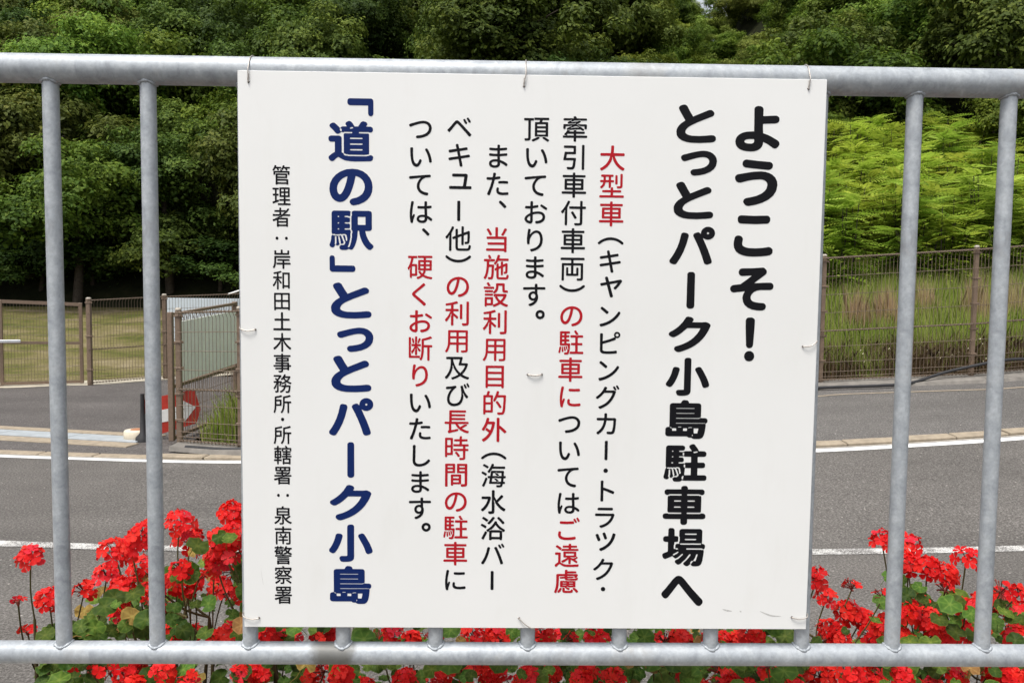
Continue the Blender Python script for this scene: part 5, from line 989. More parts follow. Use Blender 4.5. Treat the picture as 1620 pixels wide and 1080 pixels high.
21450:[[336,109,9,-5,16,-1,76,27,84,40,76,48,8,-2,61,-39,48,-26,118,-43,17,0,15,10,23,33,0,17,-13,13,-109,39,-76,39,-16,10,-5,8,32,34,39,49,39,60,30,59,24,63,20,71,-3,10,-9,9,-33,14,-168,1,40,176,-5,17,-10,9,-17,4,-479,0,-12,-4,-15,-17,-2,-25,3,-17,7,-9,11,-5,128,-3,0,-143,-9,-92,-17,-84,-34,-93,-58,-100,-66,-76,-1,-25,31,-34,17,-6,9,2,59,61,52,78,38,75,29,84,17,76,0,33,-8,17,0,17,6,9,8,0,7,-9,0,-8,8,-17,1,-34,55,-101,41,-58,60,-68,-1,-8,-61,-38,-44,-21,-99,-36,-9,-6,-6,-8,0,-17],[605,327,-8,2,-50,49,-46,59,-41,67,-36,76,-28,75,-25,84,3,34,214,0,-43,-168,1,-18,17,-16,8,-1,177,-1,7,-6,-32,-77,-28,-49,-36,-50]],
21644:[[284,101,10,-4,42,2,11,10,5,17,0,294,-5,25,-9,17,5,17,11,0,24,-54,59,-79,25,-1,27,33,0,17,-9,17,-128,151,1,5,8,3,118,1,16,8,3,8,0,42,-11,13,-135,4,1,138,7,5,111,30,13,12,0,17,-13,16,-17,19,-17,4,-134,-36,-160,-29,-15,-8,-8,-17,8,-25,15,-16,8,-2,118,16,4,-6,0,-110,-4,-9,-143,-1,-8,-3,-12,-12,-2,-33,5,-14,9,-8,17,-4,109,0,6,-8,-37,-84,-33,-59,-37,-58,-50,-63,-6,-13,22,-42,9,-8,19,-1,14,9,38,50,31,51,34,67,0,17,9,16,0,17,13,25,11,0,5,-16,-8,-17,0,-17,-9,-17,-2,-33,0,-261,3,-17],[544,135,27,0,17,10,7,15,2,44,168,1,4,-3,2,-9,2,-42,8,-9,51,-1,8,5,9,14,2,630,-2,17,-9,8,-17,5,-277,0,-17,-2,-10,-11,-2,-647,7,-17],[597,283,-2,456,10,4,160,0,4,-4,2,-8,-1,-445,-5,-4]],
22303:[[112,135,23,-6,730,0,15,6,14,16,1,34,-4,18,-17,13,-328,1,-3,10,0,311,3,3,277,2,13,12,4,15,-3,43,-5,9,-17,7,-269,0,-3,10,-2,243,-20,19,-42,1,-11,-3,-14,-12,-5,-13,-1,-244,-263,-1,-18,-7,-7,-9,-4,-16,2,-34,19,-21,268,-1,4,-3,-2,-319,-329,-4,-14,-13,-3,-17,2,-34]],
22411:[[134,126,731,0,17,8,8,9,2,25,-3,17,-6,8,-18,7,-320,2,-2,84,3,9,235,1,14,7,6,8,2,34,-8,16,-22,7,-227,0,-3,10,-2,67,-6,9,-14,8,-25,1,-12,-1,-12,-25,-10,-8,0,-59,-243,-2,-18,-7,-6,-8,-4,-17,3,-25,8,-9,17,-7,243,-1,0,-92,-344,-3,-14,-14,0,-42,14,-14],[165,420,12,1,25,19,44,47,17,26,16,33,18,67,6,5,84,0,7,-5,3,-159,15,-19,25,-2,15,4,4,17,13,17,1,142,9,5,76,1,8,7,4,13,-1,33,-11,12,-17,5,-67,0,-1,101,9,3,42,0,17,6,11,24,-2,26,-7,8,-19,7,-344,0,-17,-5,-9,-8,-4,-28,5,-16,7,-9,18,-5,42,0,10,-3,-2,-101,-84,-1,-16,-7,-8,-17,5,-34,11,-11,75,-1,11,-5,-13,-42,-19,-33,-20,-25,-46,-42,-2,-9,5,-13,19,-20],[674,429,15,-6,92,5,34,12,21,22,6,42,0,361,-8,17,-11,10,-25,2,-17,-3,-9,-9,-5,-17,0,-361,-2,-5,-9,-4,-75,0,-17,-7,-9,-17,7,-26],[616,555,14,-6,34,2,12,12,4,17,0,243,-8,18,-17,9,-33,-3,-9,-7,-7,-17,0,-243,3,-17],[303,691,0,99,8,3,76,0,7,-3,1,-93,-8,-8]],
22806:[[598,93,57,-1,12,9,7,17,0,411,7,7,7,-7,144,-138,17,-4,16,6,32,27,7,17,-10,25,-79,77,-109,93,-32,15,0,227,-10,23,-9,6,-16,3,-42,-3,-14,-12,-4,-17,0,-756,7,-17],[141,109,10,-6,17,0,76,50,92,89,66,94,52,106,48,146,28,143,-1,17,-15,17,-35,11,-151,-1,-8,6,21,84,-11,26,-11,6,-42,7,-14,-5,-11,-14,-35,-129,-25,-67,-32,-68,-60,-92,-5,-16,2,-9,5,-8,41,-30,17,0,17,8,22,30,-3,17,8,17,38,42,44,99,8,7,126,0,5,-5,-12,-59,-23,-84,-20,-53,-109,78,-9,2,-25,-30,-16,-31,0,-8,118,-93,-30,-50,-64,-76,-46,-42,-71,-47,-12,-11,-5,-9,0,-17]],
22823:[[147,101,21,-2,93,52,75,62,59,67,52,81,38,84,5,17,0,59,6,9,8,0,6,-9,0,-50,16,-42,45,-84,58,-84,60,-65,67,-55,67,-39,17,-1,17,6,34,44,0,17,-5,9,-21,15,-48,27,-65,50,-62,67,-51,76,-42,83,-26,68,9,5,285,1,16,11,7,17,1,25,-8,25,-24,11,-319,1,-3,5,8,109,2,101,-7,18,-25,12,-42,-4,-9,-5,-9,-13,-5,-151,-7,-67,-4,-5,-294,-1,-17,-5,-13,-14,-3,-34,7,-25,18,-11,277,-1,11,-5,-16,-59,-30,-75,-49,-82,-61,-70,-74,-58,-75,-43,-8,-16,0,-17]],
23519:[[389,101,98,3,26,7,21,15,9,17,3,17,1,143,8,7,67,0,17,7,50,0,17,-7,75,2,9,7,8,14,1,20,-5,17,-21,10,-34,4,-453,0,-25,-4,-17,-8,-17,0,-17,-12,-8,-1,-4,-6,2,-25,10,-11,17,-7,59,0,17,7,50,0,17,-7,92,0,5,-7,-1,-126,-12,-6,-67,0,-17,-9,-9,-11,0,-16,11,-26],[155,118,13,-5,9,2,64,36,45,31,42,34,37,36,8,17,-3,11,-9,9,-16,7,-40,-2,-78,-61,-85,-48,-16,-15,-3,-10,3,-11],[813,126,10,-3,17,4,26,24,8,17,-8,17,-85,55,-94,54,-40,2,-18,-10,-9,-17,2,-17,8,-8,101,-62],[127,353,16,-8,45,16,22,27,56,15,29,17,50,38,8,-18,17,-8,260,0,20,5,14,25,42,-29,59,-32,16,0,34,-20,25,-8,17,0,17,12,18,27,2,8,-3,11,-17,12,-93,36,-57,34,79,100,26,42,0,17,-6,7,-8,-5,-8,5,-17,23,-219,0,-8,5,-17,37,-50,-2,-9,-6,-4,-13,5,-17,22,-25,-4,-17,12,-25,48,-76,48,-59,-219,0,59,76,32,59,9,25,-9,17,-15,18,-17,4,-93,-2,-7,5,6,17,-7,18,-50,1,-9,3,-41,-56,-32,-34,-36,-31,-76,-52,0,-17,17,-21,9,-7,16,-4,17,6,17,18,34,22,8,1,23,18,9,17,35,31,17,4,94,-1,-35,-54,-9,2,-42,28,-16,3,-32,-30,2,-8,13,-16,35,-26,-2,-9,-25,-21,-59,43,-14,-5,-28,-18,-5,-7,1,-8,45,-42,-6,-9,-26,-15,-76,-34,-8,-7,-11,-19,2,-9],[361,478,-6,9,6,10,9,0,6,-10,-6,-9],[639,478,-10,9,0,9,10,6,8,-5,6,-10,-6,-9],[664,562,-33,35,-24,33,6,3,110,0,3,-3,-46,-59,-8,-8],[127,689,8,-5,16,-3,26,2,13,6,8,17,0,42,4,9,84,0,17,5,42,0,16,-5,110,0,16,5,51,0,17,-5,235,0,4,-9,0,-34,4,-7,10,-1,24,-25,17,0,16,7,9,10,2,100,-4,17,-7,8,-16,6,-294,0,-36,62,-23,11,-42,-11,-9,-9,0,-18,14,-32,-5,-3,-319,-2,-13,-12,-3,-17,0,-92]],
23736:[[533,101,22,-7,33,0,9,2,12,13,4,167,252,1,9,2,17,14,2,10,-2,33,-20,17,-249,1,-9,2,-2,5,2,64,219,4,14,16,2,9,-2,33,-14,14,-504,2,-17,-4,-8,-8,-5,-12,2,-34,4,-8,15,-8,194,-2,8,-1,4,-6,0,-59,-4,-6,-244,-2,-15,-8,-4,-9,0,-42,11,-14,17,-3,235,-1,4,-7,0,-151],[128,126,23,-7,15,7,26,42,24,59,15,59,11,75,7,194,608,2,8,1,14,13,2,34,-4,17,-8,8,-12,4,-680,-2,-11,-10,-2,-9,-1,-201,-12,-101,-16,-59,-17,-42,-23,-42,6,-20],[178,689,15,-6,622,1,17,11,3,11,-2,151,-10,10,-16,2,-34,0,-17,-8,-8,-21,0,-75,-9,-5,-193,0,-4,5,-2,126,-11,10,-8,2,-42,0,-17,-8,-8,-21,0,-110,-9,-4,-184,0,-8,5,0,75,-5,17,-9,8,-12,4,-42,-2,-12,-10,-5,-17,0,-126,3,-17]],
24341:[[309,101,78,-1,50,4,33,14,24,25,16,34,13,50,24,218,-9,22,-17,8,-277,0,-7,4,17,101,7,10,252,0,23,7,8,16,0,227,-6,15,-9,7,-16,3,-336,0,-9,-2,-15,-14,0,-42,7,-11,17,-8,277,-1,8,-6,0,-109,-8,-4,-244,0,-17,-4,-10,-9,-3,-8,-39,-218,1,-17,7,-9,19,-6,289,-2,-3,-50,-13,-93,-8,-33,-13,-26,-8,-8,-17,-4,-118,3,-8,-2,-14,-14,-1,-17,15,-40,8,-6],[740,101,16,-7,42,2,13,13,2,9,0,747,-6,17,-9,7,-17,4,-33,-2,-10,-9,-8,-17,0,-739,4,-17]],
24403:[[749,101,16,-6,33,0,17,9,6,14,-1,462,-13,14,-9,2,-253,1,-5,8,-2,277,-9,10,-14,7,-44,-2,-15,-15,-2,-8,0,-277,-261,-3,-14,-14,-2,-9,0,-25,4,-17,8,-8,13,-4,529,0,7,-4,0,-101,-7,-5,-504,0,-8,-2,-11,-10,-1,-50,12,-12,16,-3,496,0,7,-2,1,-9,0,-100,-8,-7,-546,0,-8,-2,-15,-17,0,-42,15,-16,8,-2,546,-1,8,-6,3,-17],[293,630,43,18,9,12,0,21,-39,75,-45,71,-25,30,-17,0,-36,-17,-8,-8,0,-17,53,-84,41,-84,17,-15],[670,630,27,-8,9,2,17,20,48,79,50,92,6,17,-2,8,-8,9,-52,17,-9,-2,-14,-15,-43,-93,-52,-92,0,-17]],
24942:[[142,101,18,-1,8,5,21,38,-2,25,26,42,22,93,10,84,5,75,2,220,93,2,8,3,76,0,8,-3,4,-3,2,-9,-6,-7,-76,-3,-16,-4,-51,-1,-19,-18,2,-25,9,-12,17,-6,134,6,7,-5,3,-17,10,-17,22,-17,42,-2,17,-8,260,-2,34,5,18,7,15,14,8,11,8,26,0,16,-6,9,-33,17,34,75,0,17,-13,17,-40,13,-16,-3,-261,0,-8,1,-5,6,0,8,5,6,8,0,261,3,11,8,7,17,-2,25,-8,11,-8,6,-17,2,-252,1,-5,5,-1,25,-11,16,-17,7,-25,0,-21,-6,-13,-17,-2,-117,-6,-7,-244,0,-22,-10,-9,-25,-1,-261,-10,-126,-14,-75,-19,-59,-24,-59,7,-17],[421,109,58,-5,143,0,50,6,25,14,13,19,11,34,0,25,-24,21,-25,7,-12,-3,-9,-8,-12,-34,-9,-4,-59,-2,-109,2,-8,4,-1,67,-8,23,-33,13,-9,0,-16,-8,-9,0,-8,-11,-1,-101,7,-25,11,-16,16,-11],[224,118,20,-6,17,5,33,25,23,26,30,59,0,25,-2,9,-9,8,-25,11,-17,0,-14,-11,-21,-42,-32,-38,-19,-29,-5,-25],[832,118,25,1,26,16,12,25,-7,17,-48,53,-67,57,-25,1,-25,-9,-12,-18,-1,-9,4,-14,57,-53,50,-59],[557,210,14,-4,9,2,24,19,7,17,-1,17,-13,15,-20,10,-56,15,-9,10,0,8,9,7,17,-9,17,0,42,-17,126,0,16,9,34,0,8,-5,14,7,8,25,0,151,-5,21,-8,7,-261,0,-16,8,-194,1,-23,-11,-8,-26,0,-151,9,-25,22,-11,59,0,17,9,25,0,17,-9,17,-3,9,-11,8,-17],[378,364,-5,6,1,8,13,6,100,0,12,-6,-3,-14,-9,-1],[588,364,-3,14,12,6,109,0,10,-6,-2,-11,-8,-4],[378,443,-5,11,5,6,109,1,9,-2,3,-5,-1,-9,-11,-6,-100,0],[588,443,-3,11,3,6,9,1,109,0,10,-7,0,-9,-10,-6,-109,0],[529,595,-1,10,10,6,75,0,17,9,93,0,8,3,11,16,-3,23,-25,9,-8,-5,-168,0,-10,6,0,9,10,6,159,0,17,8,25,-11,26,0,3,-3,-8,-17,1,-34,11,-8,26,-7,25,21,11,-6,-1,-8,-10,-10,-8,-5,-8,4,-9,-10,-8,-2,-151,-1,-17,-8,-84,0]],
25152:[[729,101,10,-3,42,1,11,10,6,17,1,403,83,5,14,12,1,42,-6,13,-17,9,-269,0,-4,3,0,135,4,4,176,36,82,27,8,8,2,9,-7,17,-19,25,-24,12,-134,-41,-151,-30,-17,-17,-3,-336,-7,-75,-10,-59,-18,-59,-29,-61,-34,-45,-4,-12,4,-16,7,-9,27,-22,17,0,16,13,34,43,34,67,23,76,14,75,10,151,112,3,4,-11,0,-395,3,-17],[127,109,16,-6,14,6,17,34,17,50,22,110,10,109,4,3,202,0,16,5,8,9,3,16,0,210,-4,17,-7,8,-16,5,-202,1,-3,62,11,5,135,23,101,29,11,10,1,25,-29,35,-17,2,-118,-33,-151,-27,-17,-10,-4,-9,-5,-411,-16,-126,-16,-59,-20,-51,11,-22],[227,491,0,118,143,2,8,-6,0,-110,-8,-5]],
26029:[[742,101,14,-6,34,0,13,6,8,17,0,411,4,6,68,3,17,17,1,33,-2,9,-7,8,-18,7,-244,0,-4,10,0,126,4,10,135,34,112,40,8,8,0,17,-33,34,-20,8,-126,-46,-141,-38,-10,-8,-7,-17,0,-135,4,-16,0,-59,-4,-17,-4,-168,-8,-67,-13,-67,4,-26,-8,-16,0,-17,-23,-26,-10,-25,0,-16,35,-30,25,2,10,11,22,50,20,67,15,76,8,76,5,142,4,6,9,1,84,0,8,-2,3,-5,0,-411],[150,185,10,-3,327,0,7,3,-4,8,8,17,0,17,5,8,-3,17,-13,5,-134,-3,-134,3,-12,4,0,67,-11,25,0,34,11,16,0,168,-11,26,0,16,11,26,0,142,-3,34,3,25,-5,21,-17,9,-25,0,-17,-6,-6,-7,-4,-17,0,-630,2,-8],[343,277,52,-2,8,1,3,10,2,151,-2,17,-17,42,5,8,9,1,10,-9,16,-47,42,-57,25,2,24,26,0,17,-7,14,-97,112,4,6,9,1,84,2,16,13,3,12,-1,33,-10,10,-92,1,-17,1,-4,5,0,17,-11,17,0,25,9,17,2,33,0,118,-8,17,-22,8,-25,-2,-16,-15,-2,-8,0,-160,7,-17,-7,-16,-1,-34,-6,-5,-101,-1,-3,-2,1,-17,-9,-17,11,-30,6,-4,78,-1,9,-7,-49,-92,-43,-59,-16,-17,4,-8,0,-26,9,-16,2,-16,8,-3,17,6,26,29,33,51,11,25,0,17,8,17,0,8,6,9,9,0,6,-9,0,-17,-9,-17,0,-16,-7,-17,0,-118],[440,664,14,1,15,16,51,117,0,17,-16,18,-25,6,-8,-2,-14,-14,-31,-92,0,-17,-8,-17,4,-25],[268,672,18,-5,17,5,9,9,6,16,-5,9,-2,42,-24,75,-10,10,-16,4,-17,-6,-9,-8,-6,-16,19,-68,10,-50]],
26045:[[253,101,58,-2,42,5,26,14,18,25,12,42,7,59,7,143,-1,33,-8,17,11,17,1,8,2,93,-8,18,-8,8,-9,2,-134,2,2,96,158,2,16,9,11,22,-4,34,-8,8,-15,5,-84,0,-34,-19,-25,0,-10,6,-5,8,4,9,28,-3,16,9,17,-5,7,15,-18,51,-22,49,-11,10,-15,5,-33,-9,-13,-13,-2,-9,37,-100,-5,-4,-143,-1,-9,-3,-8,-9,-3,-17,2,-34,9,-9,17,-5,59,0,4,-2,2,-9,-8,-185,-11,-100,-18,-93,-23,-67,-36,-67,0,-17,6,-8,34,-30,16,0,17,18,21,37,24,59,19,67,15,75,15,135,4,8,79,1,4,-9,-8,-219,-11,-84,-11,-18,-67,0,-17,-7,-8,-17,7,-33],[575,101,215,-3,42,4,25,9,17,15,15,25,9,34,5,42,-2,8,-19,17,-25,8,-8,-2,-16,-14,-12,-59,-14,-12,-202,-1,-17,3,-9,10,-2,244,3,9,59,27,3,-3,3,-210,10,-11,9,-2,33,2,13,11,6,17,0,227,6,8,59,28,6,-3,2,-8,-3,-160,-5,-8,-25,-1,-17,-7,0,-50,9,-7,17,-4,50,7,25,14,14,23,5,33,3,76,1,160,-4,16,-10,11,-34,8,-94,-44,-5,9,0,67,-10,17,-51,2,-8,-6,-5,-13,0,-109,-7,-9,-55,-25,-5,84,-12,14,-17,3,-17,-1,-15,-16,-4,-17,-9,-17,0,-84,-5,-6,-55,-27,2,-9,-5,-8,5,-8,1,-26,7,-8,20,-7,25,10,4,-3,1,-193,3,-34,7,-25,19,-25,16,-10],[453,580,18,-6,8,3,16,36,29,26,39,65,311,1,16,9,4,9,0,42,-12,12,-17,4,-270,0,-1,9,20,67,0,17,-17,18,-34,7,-8,-2,-17,-15,-29,-92,-30,-67,-2,-17,-9,-17,-48,-59,0,-17]],
26178:[[611,101,36,-4,84,5,34,11,21,22,6,16,2,26,0,218,4,9,76,1,17,12,4,12,-2,33,-11,11,-17,3,-67,0,-3,3,0,76,3,3,84,1,12,4,9,17,-2,33,-6,9,-13,7,-193,2,-8,8,0,84,168,4,15,12,2,34,-9,17,-17,8,-157,0,-4,84,-15,16,-9,2,-33,-1,-18,-17,-2,-75,-4,-9,-153,-1,-14,-7,-9,-17,2,-34,13,-12,164,-4,1,-84,-5,-7,-185,-1,-16,-9,5,-9,0,-42,-3,-8,14,-5,294,0,10,-3,-2,-78,-294,-1,-20,-5,-1,-59,21,-8,295,-1,0,-226,-9,-5,-93,0,-11,-4,-8,-8,-1,-17,11,-34],[136,202,15,-8,26,0,15,8,9,17,1,42,8,4,151,0,17,7,7,14,2,117,-7,17,0,42,7,17,0,76,-7,16,0,42,7,17,0,185,-6,17,-11,10,-219,2,-11,-4,-12,-17,-1,-596,2,-17],[559,202,21,2,25,15,8,16,0,17,-40,59,-52,61,-8,7,-26,1,-25,-16,-7,-11,0,-17,54,-67,37,-59],[202,344,0,177,109,0,0,-177,-8,-6,-93,0],[202,597,0,168,8,5,93,0,8,-5,0,-168]],
26408:[[462,101,17,-8,42,2,11,6,8,17,2,344,-2,25,-17,42,0,9,6,9,10,-1,13,-25,11,-42,55,-76,57,-67,49,-50,57,-51,51,-37,17,-6,8,1,11,9,27,33,7,17,-8,17,-54,35,-59,48,-60,60,-64,75,-44,61,-34,57,286,3,9,6,7,16,0,34,-6,17,-10,7,-16,4,-303,0,-4,5,-1,177,-7,17,-13,9,-8,2,-42,-3,-16,-17,-2,-185,-8,-5,-302,-1,-17,-7,-10,-20,4,-42,6,-9,17,-7,270,-1,-33,-59,-41,-59,-62,-74,-67,-66,-59,-48,-46,-30,-10,-17,0,-17,37,-42,11,-3,8,1,55,36,55,46,63,63,56,67,49,68,10,25,0,17,9,16,0,9,6,9,8,0,6,-9,0,-17,-8,-17,0,-17,-7,-16,0,-345,2,-17]],
27700:[[368,93,10,-3,51,1,58,8,34,17,18,27,8,50,0,269,-7,17,0,17,-17,42,0,8,6,10,9,0,6,-10,17,-42,0,-17,9,-25,39,-59,55,-69,67,-68,59,-47,50,-30,9,-2,16,3,9,6,25,32,6,16,-2,17,-6,8,-82,52,-48,40,-43,42,-43,51,-25,33,-1,9,84,80,83,88,10,17,0,17,-9,10,-42,29,-16,0,-17,-14,-93,-110,-50,-48,-57,116,-1,193,-9,20,-17,8,-34,1,-16,-3,-12,-9,-6,-17,0,-681,-8,-8,-84,0,-19,-8,-7,-17,2,-17,12,-34],[147,185,13,-3,10,3,51,42,56,63,52,80,42,84,33,92,22,93,0,16,-5,9,-18,14,-25,8,-227,-1,-16,-3,-12,-10,-6,-17,0,-33,7,-17,11,-7,176,-3,8,-2,3,-5,-18,-59,-28,-67,-38,-67,-45,-60,-48,-49,-32,-25,-12,-17,0,-17,6,-8,28,-27]],
27849:[[348,101,22,-7,101,4,33,9,22,19,10,25,2,26,0,134,-15,42,0,17,6,9,9,0,6,-9,8,-34,11,-20,42,-47,58,-50,60,-40,58,-30,68,-24,18,10,25,33,-1,25,-9,9,-68,25,-49,24,-42,25,-55,43,156,110,14,16,2,9,-8,15,-34,25,-17,-13,-16,5,-93,-72,-59,-40,-40,55,-31,58,4,4,177,0,16,3,17,-3,17,11,17,3,7,8,1,285,-7,17,-10,9,-260,3,-4,5,19,33,0,17,-15,13,-50,10,-14,-6,-7,-8,-30,-62,-193,-3,-10,-3,-16,-16,-2,-286,3,-17,8,-9,17,-4,218,0,9,-4,0,-310,-9,-6,-92,1,-12,-4,-8,-8,-2,-17,11,-34],[133,126,18,-1,51,26,51,34,58,52,42,50,41,66,23,59,0,17,-5,6,-25,13,-17,3,-227,-2,-17,-9,-5,-20,0,-25,2,-8,12,-12,168,-2,9,-3,-43,-61,-42,-41,-44,-33,-82,-46,-5,-12,2,-9,20,-28],[286,562,-4,9,0,51,4,3,420,0,6,-3,1,-9,0,-42,-7,-9],[286,694,-4,3,0,51,4,7,420,0,7,-7,-1,-51,-6,-3]],
28020:[[404,93,41,0,17,15,9,19,252,0,8,-18,17,-10,33,-2,17,7,9,7,5,15,1,269,2,3,34,-20,16,0,38,42,0,17,-11,17,-93,59,-43,34,-43,41,-42,51,-34,50,1,34,-8,9,-33,13,-17,0,-17,-10,-29,-54,-34,-51,-55,-64,-50,-47,-50,-38,-46,-27,-10,-17,0,-17,39,-40,17,-1,25,15,8,4,1,-3,0,-277,8,-17],[171,118,14,-5,8,2,17,17,102,213,4,16,-39,40,-16,1,-17,-8,-112,-217,-3,-17,6,-15],[471,208,-6,11,0,126,0,8,6,4,243,0,11,-4,-2,-145],[387,411,-7,9,7,10,42,22,25,5,25,22,62,67,47,65,9,-5,52,-68,68,-67,25,-17,39,-11,17,-8,10,-6,5,-9,-6,-9,-9,0,-25,11,-8,0,-42,16,-261,0,-31,-9,-36,-18],[243,504,18,0,8,6,25,36,0,17,-8,13,-51,33,-75,40,-17,4,-14,-6,-26,-34,0,-16,6,-9],[357,639,21,-7,16,7,85,90,79,111,4,17,-7,16,-51,18,-18,-9,-74,-103,-87,-90,-2,-8,5,-18],[821,647,19,-1,34,24,8,10,1,17,-11,17,-68,76,-92,92,-15,6,-16,-3,-31,-20,-8,-16,13,-26,84,-88,68,-79],[302,723,17,7,28,35,0,16,-10,17,-60,42,-75,46,-17,0,-17,-9,-22,-28,0,-17,5,-7,135,-95]],
28023:[[606,109,16,-6,67,-2,42,4,25,8,19,13,18,25,20,68,52,3,13,13,2,34,-6,15,-17,9,-25,1,-8,9,8,100,8,6,42,1,14,10,8,17,0,25,-5,14,-8,6,-52,5,4,143,-3,17,-17,14,-386,2,-7,-8,-20,-42,-16,-117,-5,-9,-61,-1,-9,-2,-13,-13,0,-42,13,-16,17,-4,42,-1,3,-5,-26,-159,6,-15,9,-7,361,-3,-8,-27,-17,-18,-84,1,-17,-2,-7,-5,-8,-17,10,-33],[173,118,12,1,19,16,50,117,48,126,-2,25,-31,26,-8,2,-17,-6,-13,-13,-50,-126,-53,-118,0,-17,7,-9],[622,284,-2,10,10,6,17,0,17,7,1,21,-60,64,-25,5,-17,9,-25,-4,-8,-7,0,-17,71,-75,-4,-8,-143,-1,-8,9,16,103,67,2,8,12,9,6,25,0,42,-17,135,0,5,-6,-3,-42,-5,-58,-6,-8,-67,-1,-17,-14,-25,0],[630,478,-8,9,-146,0,-2,9,13,92,68,1,16,14,34,0,17,-13,8,-1,128,-1,5,-8,-7,-94,-67,0,-17,-13,-33,0],[234,496,10,-3,9,3,24,28,7,22,-7,16,-58,39,-59,31,-17,5,-15,-7,-20,-25,1,-26,9,-9,59,-34],[616,496,6,-8,59,10,2,6,-6,17,-55,57,-9,-4,-16,8,-26,0,-16,6,-7,-17,1,-8],[337,597,16,-7,17,5,8,6,10,12,22,51,22,17,22,39,8,7,395,0,12,4,12,17,2,25,-4,17,-6,8,-16,7,-361,1,17,51,0,17,-17,16,-34,8,-8,-1,-19,-15,-33,-84,-24,-47,-27,-45,-47,-67,0,-17,6,-9],[280,748,14,-5,9,1,16,12,19,25,0,17,-6,9,-55,38,-75,39,-17,0,-15,-10,-19,-25,0,-17,6,-9,70,-39]],
29309:[[467,101,12,-4,34,0,11,4,8,8,5,17,1,93,327,0,9,2,13,14,0,42,-13,14,-9,2,-328,1,1,51,243,2,17,5,9,9,2,34,-2,9,-17,13,-252,3,-1,34,-8,15,-8,-5,-50,0,-9,5,-8,-15,0,-35,-135,1,8,17,1,13,-17,6,-42,0,-10,6,2,10,8,5,50,0,17,-12,118,9,17,11,50,0,17,-6,134,9,59,-44,25,-1,17,11,12,17,2,8,-9,17,-97,69,-9,0,-17,9,-16,0,-17,8,-17,0,-8,5,-9,-8,-16,1,7,17,9,6,9,-5,8,5,25,0,17,-9,17,0,17,-8,109,-2,3,-4,0,-59,5,-15,9,-12,42,-2,16,9,9,20,0,101,-9,20,-16,9,-227,0,-17,-2,-42,-17,-17,5,0,11,25,14,34,9,67,54,7,14,-3,9,-29,10,-17,0,-8,5,-51,-26,-111,-6,-40,-15,-17,0,-16,-8,-10,6,0,9,18,14,17,0,17,9,8,0,34,19,109,1,25,13,17,-4,8,4,25,0,26,-13,8,0,168,2,14,13,3,17,-5,25,-12,12,-302,2,-34,57,-8,8,-17,3,-42,-12,-11,-11,0,-17,13,-25,-2,-2,-303,-1,-16,-4,-10,-10,0,-42,10,-10,16,-5,160,0,8,5,17,0,42,17,9,-5,1,-10,-18,-15,-9,0,-16,-8,-17,0,-59,-27,-8,-9,-6,-17,8,-25,6,-7,42,-3,17,8,126,0,17,8,42,12,8,0,6,-9,-5,-9,-9,-6,-34,-8,-17,-9,-126,0,-17,-8,-42,0,-16,10,-118,0,-17,-10,-6,-19,0,-101,6,-19,17,-10,42,2,10,10,4,17,0,59,3,3,126,3,17,8,16,0,17,9,17,-5,1,-10,-26,-14,-17,0,-17,-9,-14,-2,-87,-45,-6,-14,11,-33,7,-9,-1,-8,-36,-56,-50,-55,-8,-15,4,-17,29,-11,17,0,10,-6,-1,-8,-9,-6,-25,0,-26,13,-25,-2,-16,-14,-3,-16,3,-26,16,-14,9,-2,319,0,0,-93,6,-17],[227,293,-3,1,7,9,38,42,185,0,0,-52],[361,520,-1,9,18,15,17,0,17,8,8,0,67,32,76,0,8,-4,0,-17,9,-7,25,-4,9,-6,0,-8,-9,-6,-17,0,-17,16,-126,-8,-16,-8,-9,0,-17,-9,-16,0,-17,-8]],
29702:[[342,126,11,-4,529,0,12,4,8,9,5,16,0,26,-2,8,-14,13,-212,4,2,96,176,2,9,3,8,8,3,8,1,34,-4,12,-9,8,-16,3,-168,0,-3,11,3,71,159,1,10,3,14,17,2,353,-9,23,-17,7,-403,0,-17,-4,-8,-8,-3,-10,2,-369,9,-10,9,-2,159,0,6,-5,0,-67,-6,-11,-159,0,-17,-3,-12,-12,-1,-8,2,-34,10,-16,9,-3,168,0,6,-6,0,-84,-6,-10,-227,0,-16,-5,-9,-7,-3,-11,0,-34,2,-8],[112,193,14,-5,9,1,226,76,10,4,16,17,2,8,-9,17,0,25,-10,11,-17,0,-68,-19,0,185,9,4,51,0,16,4,8,8,3,17,-2,34,-9,9,-16,6,-60,2,1,168,75,0,16,8,8,17,0,25,-6,17,-9,9,-244,2,-9,-3,-16,-17,1,-42,16,-14,84,-2,4,-9,-2,-159,-78,-4,-15,-13,-3,-17,2,-25,11,-17,14,-4,67,0,4,-4,0,-210,-4,-5,-93,-28,-8,-8,-7,-18,8,-34],[487,536,0,88,101,2,11,-4,0,-84,-2,-3,-101,-2],[681,533,-7,5,0,84,7,4,100,0,5,-4,0,-84,-5,-5],[487,696,0,88,9,3,101,-1,2,-5,-2,-85],[681,696,-5,1,-3,9,1,75,7,6,100,0,5,-6,-2,-84]],
29992:[[128,109,15,-6,17,6,21,26,21,34,22,50,14,42,20,92,3,7,8,1,193,-3,1,-223,8,-22,16,-8,42,3,9,10,2,8,0,227,6,7,210,0,4,-7,0,-160,-4,-13,-17,-5,-109,-2,-16,-13,0,-17,8,-25,9,-9,16,-7,118,5,33,9,17,11,15,24,5,42,0,622,-8,17,-20,6,-588,0,-17,-9,-5,-6,-3,-16,0,-286,-6,-134,-10,-59,-19,-67,-27,-59,-29,-42,-5,-17,3,-9],[269,434,2,129,6,3,177,0,9,-3,-1,-128],[546,433,-5,4,-1,8,0,110,2,8,4,3,210,0,3,-3,1,-126,-4,-4],[277,638,-3,1,-4,8,0,109,7,9,185,-1,0,-126],[546,638,-6,9,0,109,6,8,210,0,4,-8,0,-109,-3,-8]],
